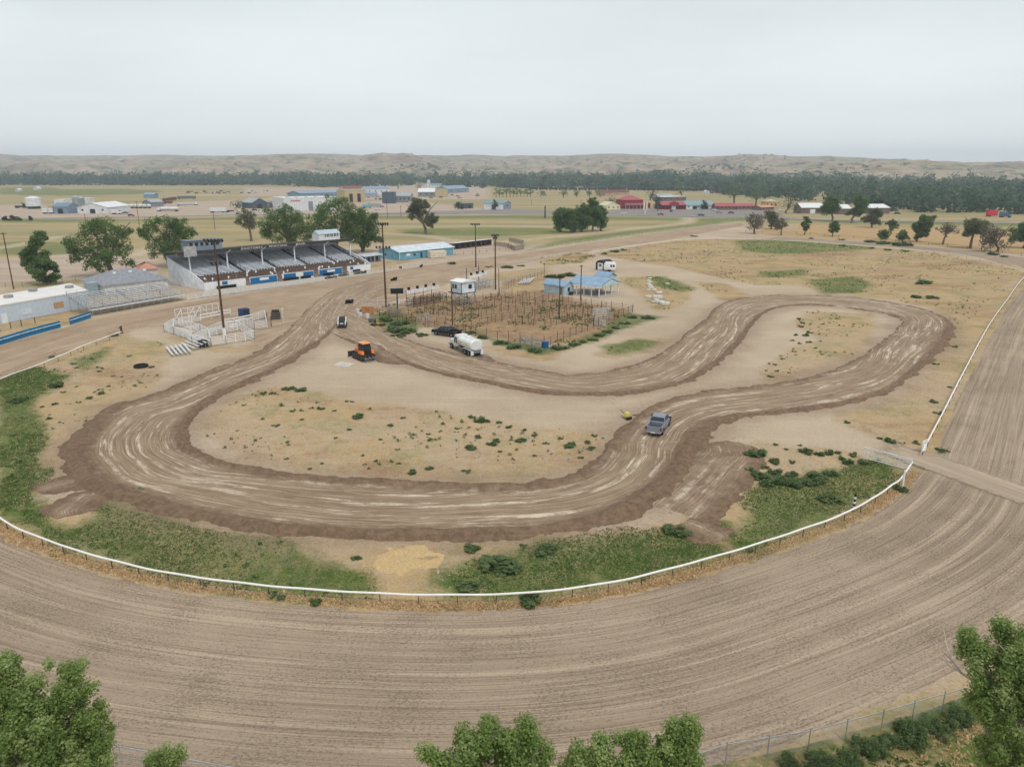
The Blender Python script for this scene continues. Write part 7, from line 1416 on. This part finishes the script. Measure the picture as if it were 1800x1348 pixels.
BW = ribbed('brown steel shed wall', (118, 98, 90), .8, 0, .03); build('white-roofed brown shed, first from the left', 'along', (1408, 375.5), (1448, 375.5), 10, 17, 16, BW, RW, 0, 1, 'shed', 'shed', dmat=WHITE); build('white-roofed brown shed between the two tall trees', 'along', (1474, 377), (1495, 377), 10, 16, 16, BW, RW, 0, 0, 'shed', 'shed'); build('white-roofed brown shed, last on the right', 'along', (1527, 376), (1563, 375.5), 10, 15.5, 16, BW, RW, 0, 1, 'shed', 'shed')
for px, py, w_, lb in ((63, 334, 9, 'small white house far off at the left before the wood'), (30, 337, 6, 'white trailer home at the far left'), (1243, 340, 8, 'white hut on the tan bank behind the motel')):
    build(lb, 'gable', (px - w_ / 2, py), (px + w_ / 2, py), 3, 5, 9, SW, RW, 1, 0, 'house', 'house')
for x, y, lb in ((75, 2290, 'tiny farmhouse high on the dry hills left of the others'), (920, 2350, 'white ranch house on the right-hand hills'), (990, 2400, 'second white ranch house on the right-hand hills'), (1480, 2100, 'white ranch shed low on the far right hills')):
    z_ = float(hill_z(x, y)); o = thing('ranch_house', lb, 'house', (x, y, z_ - .5)); MB().extrude([(-11, 0), (11, 0), (11, 5), (0, 8), (-11, 5)], 0, 10, 'y').build('wall', SW, o); MB().extrude([(-12, 4.8), (0, 8.1), (12, 4.8), (12, 5.2), (0, 8.6), (-12, 5.2)], -.6, 10.6, 'y').build('roof', RW, o)
# tall motel sign
g = P(1134, 377); o = thing('motel_sign', 'tall cream sign tower in front of the red lodge', 'sign', g); MB().bar((0, 0, 0), (0, 0, hm(1134, 377, 22)), .5).build('post', WHITE, o); MB().box(-1.6, 1.6, -.25, .25, hm(1134, 377, 8), hm(1134, 377, 23)).build('panel', M('cream sign face', (216, 208, 180), .7), o)
# ------------------------------------------------------------------ weeds, bushes and grass
rng = np.random.RandomState(404)
def bush_proto(k, n, mat, spread=1.0, leaf=0.11):
    L = []
    for i in range(k):
        a = rng.rand() * 6.28; r = math.sqrt(rng.rand()) * 0.42 * spread; s = 0.13 + 0.15 * rng.rand()
        L.append((r * math.cos(a), r * math.sin(a) * .9, 0.18 + 0.5 * rng.rand() * (1 - r), s, s, 0.28 + 0.1 * rng.rand()))
    L.append((0, 0, .15, .38, .36, .2)); q, rn, cl = leaves(rng, L, n, leaf, .35, .5, 0.0); return leaf_mesh('foliage', q, rn, cl, mat)
BUSH = [bush_proto(11, 620, WEED_D, 1.15, .085) for _ in range(4)]; SMALL = [bush_proto(4, 90, WEED_D, 1.1, .17) for _ in range(4)] + [bush_proto(4, 80, WEED, 1.1, .18) for _ in range(3)]; LIGHT = [bush_proto(6, 260, WEED, 1.1, .13) for _ in range(2)]
HEDGE = [bush_proto(16, 2600, WEED_D, 1.2, .035) for _ in range(2)]
_nb = 0
def bush(px, py, w_, h_, label, group=None, kind=0, name='bush', world=None):
    """plant whose foot shows at the pixel, w_ x h_ photo pixels large"""
    global _nb
    _nb += 1; g = P(px, py) if world is None else Vector(world); s = depth(g) / F; big = w_ > 17 or world is not None
    h_ = h_ * .8; me = HEDGE[_nb % 2] if world is not None else (LIGHT if kind == 1 else BUSH if big else SMALL)[_nb % (2 if kind == 1 else 4 if big else 7)]
    o = link(name, me, None, (g.x, g.y, -.05), _nb * 1.7); hh = max(.22, (h_ * s - .35 * w_ * s * .25) * 1.1); ww = w_ * s
    o.scale = (ww, ww * .95, max(hh * .85, ww * .28)); tag(o, label, 'bush' if name == 'bush' else 'weed', group); return o
for d_ in [(882, 994, 76, 36, 'largest dark bush on the near grass inside the rail'), (957, 969, 40, 21, 'rounded dark bush right of the largest near bush'), (828, 964, 34, 17, 'low bush above and left of the largest near bush'), (920, 960, 15, 10, 'small bush between the low bush and the rounded bush'), (627, 981, 20, 12, 'lone dark weed left of the pale straw heap'), (930, 1058, 44, 30, 'dark bush on the racetrack side of the near rail, middle'), (553, 1060, 25, 20, 'dark bush on the racetrack side of the near rail, left'), (360, 1033, 11, 10, 'small bush tucked against the left part of the near rail'),
           (648, 1052, 12, 9, 'tiny weed on the dry verge under the near rail'), (1583, 862, 24, 20, 'dark bush just outside the rail bend by the gate'), (98, 680, 26, 22, 'dark green bush in the left infield grass'), (32, 705, 30, 16, 'low wide bush at the left infield edge'), (199, 590, 18, 9, 'dark bush beside the end of the left rail'), (1190, 936, 46, 10, 'low dark weeds where the course meets the near grass'), (1622, 499, 30, 12, 'dark bush alone on the far dry grass, upper'), (1636, 524, 22, 10, 'right dark bush of the far dry grass pair'), (1608, 523, 22, 9, 'left dark bush of the far dry grass pair'),
           (240, 862, 22, 8, 'small dark bush on the left grass below the course')]:
    bush(*d_[:4], d_[4])
bush(488, 1048, 32, 15, 'pale green bush under the near rail', None, 1); bush(822, 1033, 38, 17, 'light green bush against the near rail below the largest bush', None, 1); bush(1460, 880, 40, 12, 'pale weed clump beside the striped marker post', None, 1)
for d_ in [(1330, 800, 38, 22), (1362, 813, 22, 15), (1417, 796, 22, 19), (1440, 800, 18, 13), (1458, 797, 18, 15), (1471, 796, 14, 11), (1481, 806, 16, 13), (1491, 815, 20, 17), (1501, 801, 16, 13), (1519, 814, 20, 13), (1392, 813, 11, 13), (1382, 789, 11, 7), (1363, 781, 12, 7), (1408, 783, 10, 6)]:
    bush(*d_, 'dark green weed bush in the upper rows right of the course, below the gate path', 'weed bushes below the gate path')
for d_ in [(1335, 838, 30, 20), (1355, 850, 40, 26), (1380, 848, 36, 24), (1400, 853, 34, 22), (1365, 832, 26, 16), (1440, 842, 44, 22), (1458, 833, 24, 16), (1412, 846, 28, 18), (1320, 828, 20, 14), (1345, 822, 16, 10), (1390, 835, 22, 14), (1425, 850, 26, 14)]:
    bush(*d_, 'dense dark weed bush in the mass on the grass near the gate', 'dark weed mass near the gate')
ISL = [(848, 739, 26, 13), (830, 734, 15, 9), (877, 743, 11, 8), (628, 734, 20, 10), (687, 748, 12, 8), (759, 773, 17, 8), (670, 773, 10, 6), (842, 769, 15, 10), (872, 776, 17, 10), (915, 774, 22, 10), (827, 788, 22, 10), (864, 781, 19, 11), (960, 779, 12, 6), (1000, 783, 26, 11), (1034, 779, 13, 10), (1037, 789, 17, 9), (1044, 766, 11, 7), (723, 831, 20, 14), (755, 824, 17, 10), (820, 829, 17, 9), (637, 801, 8, 6), (660, 811, 10, 6), (640, 816, 8, 5), (648, 823, 8, 5), (804, 753, 9, 6), (753, 763, 9, 5), (727, 764, 10, 6), (920, 756, 11, 7), (893, 751, 15, 6), (1020, 804, 11, 7),
    (515, 723, 11, 9), (531, 722, 9, 7), (563, 719, 15, 10), (548, 718, 9, 8), (586, 722, 11, 6), (608, 706, 9, 7), (619, 706, 9, 6), (630, 732, 22, 9), (651, 719, 10, 5), (495, 713, 11, 6), (485, 748, 14, 6), (530, 737, 11, 6), (613, 755, 11, 7), (463, 736, 10, 5), (480, 692, 14, 8), (463, 692, 14, 8), (507, 684, 22, 8), (530, 686, 24, 9), (545, 823, 10, 6), (566, 814, 9, 5), (505, 806, 9, 5), (779, 745, 9, 6), (708, 735, 10, 6), (940, 765, 12, 6), (985, 770, 11, 6), (880, 793, 11, 6), (940, 800, 10, 5), (700, 790, 9, 5), (590, 770, 9, 5), (700, 815, 9, 6)]
for d_ in ISL: bush(*d_, 'green weed clump scattered on the dry grass island inside the course', 'weeds on the island inside the course', 0, 'weed')
for d_ in [(92, 629, 11, 10), (227, 626, 9, 5), (174, 646, 9, 6), (181, 648, 7, 6), (175, 653, 9, 5), (199, 661, 7, 4), (214, 662, 7, 4), (191, 679, 9, 5), (176, 685, 11, 6), (176, 692, 18, 6), (238, 678, 9, 5), (156, 701, 15, 8), (138, 708, 9, 7), (96, 711, 13, 10), (74, 716, 9, 7), (120, 710, 9, 4), (87, 730, 9, 5), (87, 737, 15, 7), (133, 680, 7, 4), (40, 735, 10, 6), (60, 745, 9, 5), (25, 765, 12, 6), (110, 690, 9, 5), (70, 765, 11, 5), (150, 740, 8, 4), (130, 640, 8, 5), (160, 630, 9, 5), (60, 790, 14, 6)]:
    bush(*d_, 'green weed scattered on the dry ground left of the course', 'weeds left of the course', 0, 'weed')
for d_ in [(1404, 561, 8, 6), (1408, 575, 12, 10), (1398, 590, 10, 8), (1416, 591, 15, 10), (1420, 602, 11, 8), (1405, 604, 9, 6), (1355, 662, 11, 7), (1362, 641, 8, 5), (1375, 631, 10, 5), (1432, 612, 8, 5), (1445, 570, 8, 4), (1395, 618, 8, 5), (1366, 652, 9, 5), (1424, 585, 12, 7), (1410, 568, 9, 6), (1393, 599, 8, 6), (1440, 600, 8, 5), (1470, 560, 8, 4)]:
    bush(*d_, 'green weed in the broken line across the loop of the course', 'weeds in the far loop', 0, 'weed')
for d_ in [(1565, 777, 20, 15), (1585, 780, 12, 8), (1612, 779, 15, 9), (1640, 706, 15, 9), (1650, 727, 15, 11), (1668, 680, 10, 6), (1545, 770, 14, 6), (1490, 742, 14, 6), (1645, 640, 12, 6), (1680, 610, 12, 6), (1655, 793, 22, 5)]:
    bush(*d_, 'weed at the foot of the right-hand rail and its verge', 'weeds by the right rail', 0, 'weed')
for d_ in [(690, 582, 44, 15), (665, 572, 24, 11), (716, 585, 36, 12), (740, 590, 22, 8), (676, 564, 28, 12), (705, 570, 32, 13), (637, 549, 12, 10), (700, 592, 24, 9)]:
    bush(*d_, 'tall lush green weeds between the orange boards and the black pickup', 'lush weeds at the pens corner')
for d_ in [(968, 488, 24, 12), (984, 487, 26, 12), (1004, 485, 26, 13), (892, 471, 20, 8), (915, 468, 14, 6), (795, 464, 18, 8), (860, 470, 14, 6)]:
    bush(*d_, 'dark bush in the strip behind the hut and the chutes', 'bushes behind the hut')
for d_ in [(880, 604, 26, 7), (905, 612, 30, 8), (940, 617, 26, 8), (985, 613, 30, 9), (1010, 607, 22, 8), (1026, 602, 18, 10), (1042, 598, 18, 8), (1055, 590, 22, 9), (1070, 584, 20, 8), (1084, 577, 18, 8), (1098, 569, 18, 7), (1112, 558, 20, 7), (1140, 559, 22, 6), (850, 594, 22, 7), (825, 586, 20, 7)]:
    bush(*d_, 'green weeds growing along the front of the rusty pens', 'weeds along the pens')
for d_ in [(1527, 426, 22, 7), (1553, 429, 26, 6), (1586, 432, 34, 8), (1745, 448, 22, 6), (1765, 452, 16, 6), (1480, 422, 14, 5), (1425, 420, 12, 4)]:
    bush(*d_, 'low dark hedge bush beside the fence of the far turn', 'hedge at the far turn')
for d_ in [(1062, 447, 14, 6), (1080, 443, 18, 8), (1095, 440, 14, 6), (1220, 416, 12, 6), (1560, 440, 14, 4), (1590, 442, 16, 4), (1530, 437, 14, 4), (1480, 433, 14, 4)]:
    bush(*d_, 'small bush on the inner edge of the far racetrack', 'bushes inside the far racetrack')
HP = spline(PX([(1395, 1352), (1440, 1342), (1500, 1322), (1550, 1304), (1600, 1285), (1650, 1268), (1690, 1258)]), 12)
for i, (x, y) in enumerate(HP): bush(0, 0, 62, 50, 'dark bushy weeds forming the hedge under the chain-link fence', 'hedge under the chain-link fence', 0, 'bush', (x + .3 * math.sin(i * 2.1), y - .35 + .3 * math.cos(i * 3.3), 0)).scale = (1.7 + .4 * math.sin(i), 1.25, .95 + .3 * math.sin(i * 1.9))

# tufts: one mass each of green grass, dry grass and small weeds
def sample(polys, n, lim=5):
    """random points inside pixel polygons, density even over the ground"""
    pl = [PX(p) for p in polys]; lo = np.min([p.min(0) for p in pl], 0); hi = np.max([p.max(0) for p in pl], 0)
    q = lo + rng.rand(n, 2) * (hi - lo); b = np.full(n, -5.0)
    for p in pl: b = sd_poly(q[:, 0], q[:, 1], p, b, lim)
    return q, b
def on_course(q):
    """distance inside the graded course (positive = on it)"""
    E = np.vstack([PX([a for a, b in PAIRS[1:]]), PX([b for a, b in PAIRS[1:]])[::-1]]); return sd_poly(q[:, 0], q[:, 1], E, np.full(len(q), -5.0), 3)
def tufts(name, label, q, h0, h1, w_, mat, cards=2, lean=.5):
    n = len(q); k = n * cards; base = np.repeat(q, cards, 0) + rng.normal(0, .10, (k, 2)); a = rng.rand(k) * 6.28; h = h0 + (h1 - h0) * rng.rand(k) ** 1.5; ww = w_ * (.5 + rng.rand(k))
    dx = np.stack([np.cos(a), np.sin(a), np.zeros(k)], 1) * ww[:, None] / 2; top = np.stack([rng.normal(0, lean, k) * h, rng.normal(0, lean, k) * h, h], 1); b3 = np.c_[base, np.full(k, -.04)]
    Q = np.stack([b3 - dx, b3 + dx, b3 + dx * .8 + top * (.8 + .4 * rng.rand(k))[:, None], b3 - dx * .8 + top], 1); cl = np.clip(.5 + fbm(base[:, 0] / 3, base[:, 1] / 3, 3, 71) * 1.1, 0, 1)
    o = link(name, leaf_mesh(name, Q, rng.rand(k), cl, mat)); tag(o, label, None, None, 'stuff'); return o
GRASS_M = leaf_mat('green grass blades', (0.050, 0.098, 0.022), (0.105, 0.170, 0.040), (0.185, 0.210, 0.070), .35); DRY_M = leaf_mat('dry grass blades', (0.40, 0.29, 0.165), (0.62, 0.47, 0.28), (0.30, 0.27, 0.15), .35)
q, b = sample(GREEN[:4] + [GREEN[-1]], 300000); nz = fbm(q[:, 0] / 3.5, q[:, 1] / 3.5, 4, 81); k_ = (b + nz * 2.8 > -.2) & (on_course(q) < -.8) & (q[:, 1] < 135)
tufts('grass', 'short green grass on the near infield', q[k_], .03, .13, .085, GRASS_M)
q2, b2 = sample([DRY[2], DRY[1], DRY[0], DRY[4]], 260000); nz = fbm(q2[:, 0] / 2.5, q2[:, 1] / 2.5, 4, 83); k_ = (b2 + nz * 3 > .4) & (nz > -.2) & (on_course(q2) < -.8) & (q2[:, 1] < 150)
tufts('dry_grass', 'dry straw-coloured grass on the infield', q2[k_], .03, .12, .10, DRY_M, 1)
# tall dry verge along the near rail, both sides
vr = spline(np.vstack([PX(RAILPX[6:], .8), LEFTW[:2]]), 2600); vt = np.gradient(vr, axis=0); vt /= np.linalg.norm(vt, axis=1)[:, None]; vn_ = np.stack([-vt[:, 1], vt[:, 0]], 1)
ii = rng.randint(0, 2600, 15000); off = rng.normal(.2, .33, 15000); qv = vr[ii] + vn_[ii] * off[:, None] * (1 + .5 * fbm(ii / 60., ii * 0., 3, 5))[:, None]
tufts('dry_grass', 'taller golden dry verge along the near rail', qv, .05, .20, .11, DRY_M, 2, .6)
q3, b3 = sample(DRY[:2] + [DRY[3], DRY[5], DRY[6], DRY[7]] + GREEN[:4], 42000); nz = fbm(q3[:, 0] / 9, q3[:, 1] / 9, 4, 91); k_ = (b3 > -.6) & (nz > .02) & (on_course(q3) < -1) & (rng.rand(len(q3)) < .6)
pts3 = q3[k_][:8500]; Q = []; R_ = []; K = []; vb = [np.zeros(m.vertices.__len__() * 3, np.float32) for m in SMALL]
for m, v in zip(SMALL, vb): m.vertices.foreach_get('co', v)
for x, y in pts3:
    v = vb[rng.randint(7)].reshape(-1, 4, 3)[rng.randint(0, 3)::4]; s = .22 + .45 * rng.rand() ** 2; Q.append(v * s * np.array([1, 1, .75]) + np.array([x, y, -.04])); R_.append(rng.rand(len(v))); K.append(rng.rand(len(v)) * .6 + .3 * rng.rand())
tag(link('weeds', leaf_mesh('weeds', np.concatenate(Q), np.concatenate(R_), np.concatenate(K), WEED)), 'tiny green weeds sprinkled over the dry ground', None, None, 'stuff')
q4, b4 = sample(PEN + [DRY[9]], 16000); nz = fbm(q4[:, 0] / 4, q4[:, 1] / 4, 4, 95); k_ = (b4 > -.3) & (nz > .12); tufts('grass', 'rank olive grass growing in the rusty pens', q4[k_], .08, .35, .35, GRASS_M, 2, .5)
q5, b5 = sample([GREEN[9], GREEN[10], GREEN[11], GREEN[12], GREEN[13], GREEN[4], GREEN[5]], 26000); nz = fbm(q5[:, 0] / 5, q5[:, 1] / 5, 4, 97); k_ = b5 + nz * 4 > .3; tufts('grass', 'green grass on the far infield patches', q5[k_], .08, .3, .45, GRASS_M, 1)
nb_ = np.array([(x, y) for x, y in zip(rng.uniform(-14, 45, 26000), rng.uniform(22, 48, 26000))]); bb = sd_poly(nb_[:, 0], nb_[:, 1], np.array([(-40, 20), (-40, 29.5), (-21, 29.9), (-8, 28.7), (0, 29.2), (8, 30.7), (16, 32.8), (24, 35.4), (36, 40.3), (60, 54), (60, 20)]), np.full(len(nb_), -5.0)); nz = fbm(nb_[:, 0] / 2, nb_[:, 1] / 2, 4, 99)
tufts('grass', 'mixed green and brown grass below the chain-link fence', nb_[(bb > 0) & (nz > -.05)], .05, .2, .16, GRASS_M); tufts('dry_grass', 'dry brown grass below the chain-link fence', nb_[(bb > 0) & (nz <= .02)], .05, .18, .16, DRY_M)
# straw heap
g = P(708, 985); hx_, hy_ = np.meshgrid(np.linspace(-3.4, 3.4, 60), np.linspace(-2.6, 2.6, 46), indexing='ij'); rr_ = np.hypot(hx_ / 3.0, hy_ / 2.2) + fbm(hx_, hy_, 3, 6) * .8
zz = .30 * np.clip(1 - rr_, 0, 1) ** .7 * .6 + .10 * fbm(hx_ * 2.5, hy_ * 2.5, 4, 7) * (rr_ < 1) - .12 * sstep(.8, 1.1, rr_); a = (np.arange(59)[:, None] * 46 + np.arange(45)[None]).ravel()
st_m = NT('loose yellow straw'); p = st_m.pos(); n_ = st_m.noise(p, 7, 5, .7); st_m.bsdf(st_m.mix(st_m.step(n_, .35, .65), lin(172, 146, 104), lin(200, 174, 128)), .9, 0, st_m.bump(n_, .6, .1))
o = link('straw_heap', np_mesh('straw_heap', np.stack([hx_, hy_, zz], 2).reshape(-1, 3), np.stack([a, a + 46, a + 47, a + 1], 1), st_m.m, smooth=True), None, (g.x, g.y, 0)); tag(o, 'spread heap of pale yellow straw on the near verge', 'straw')
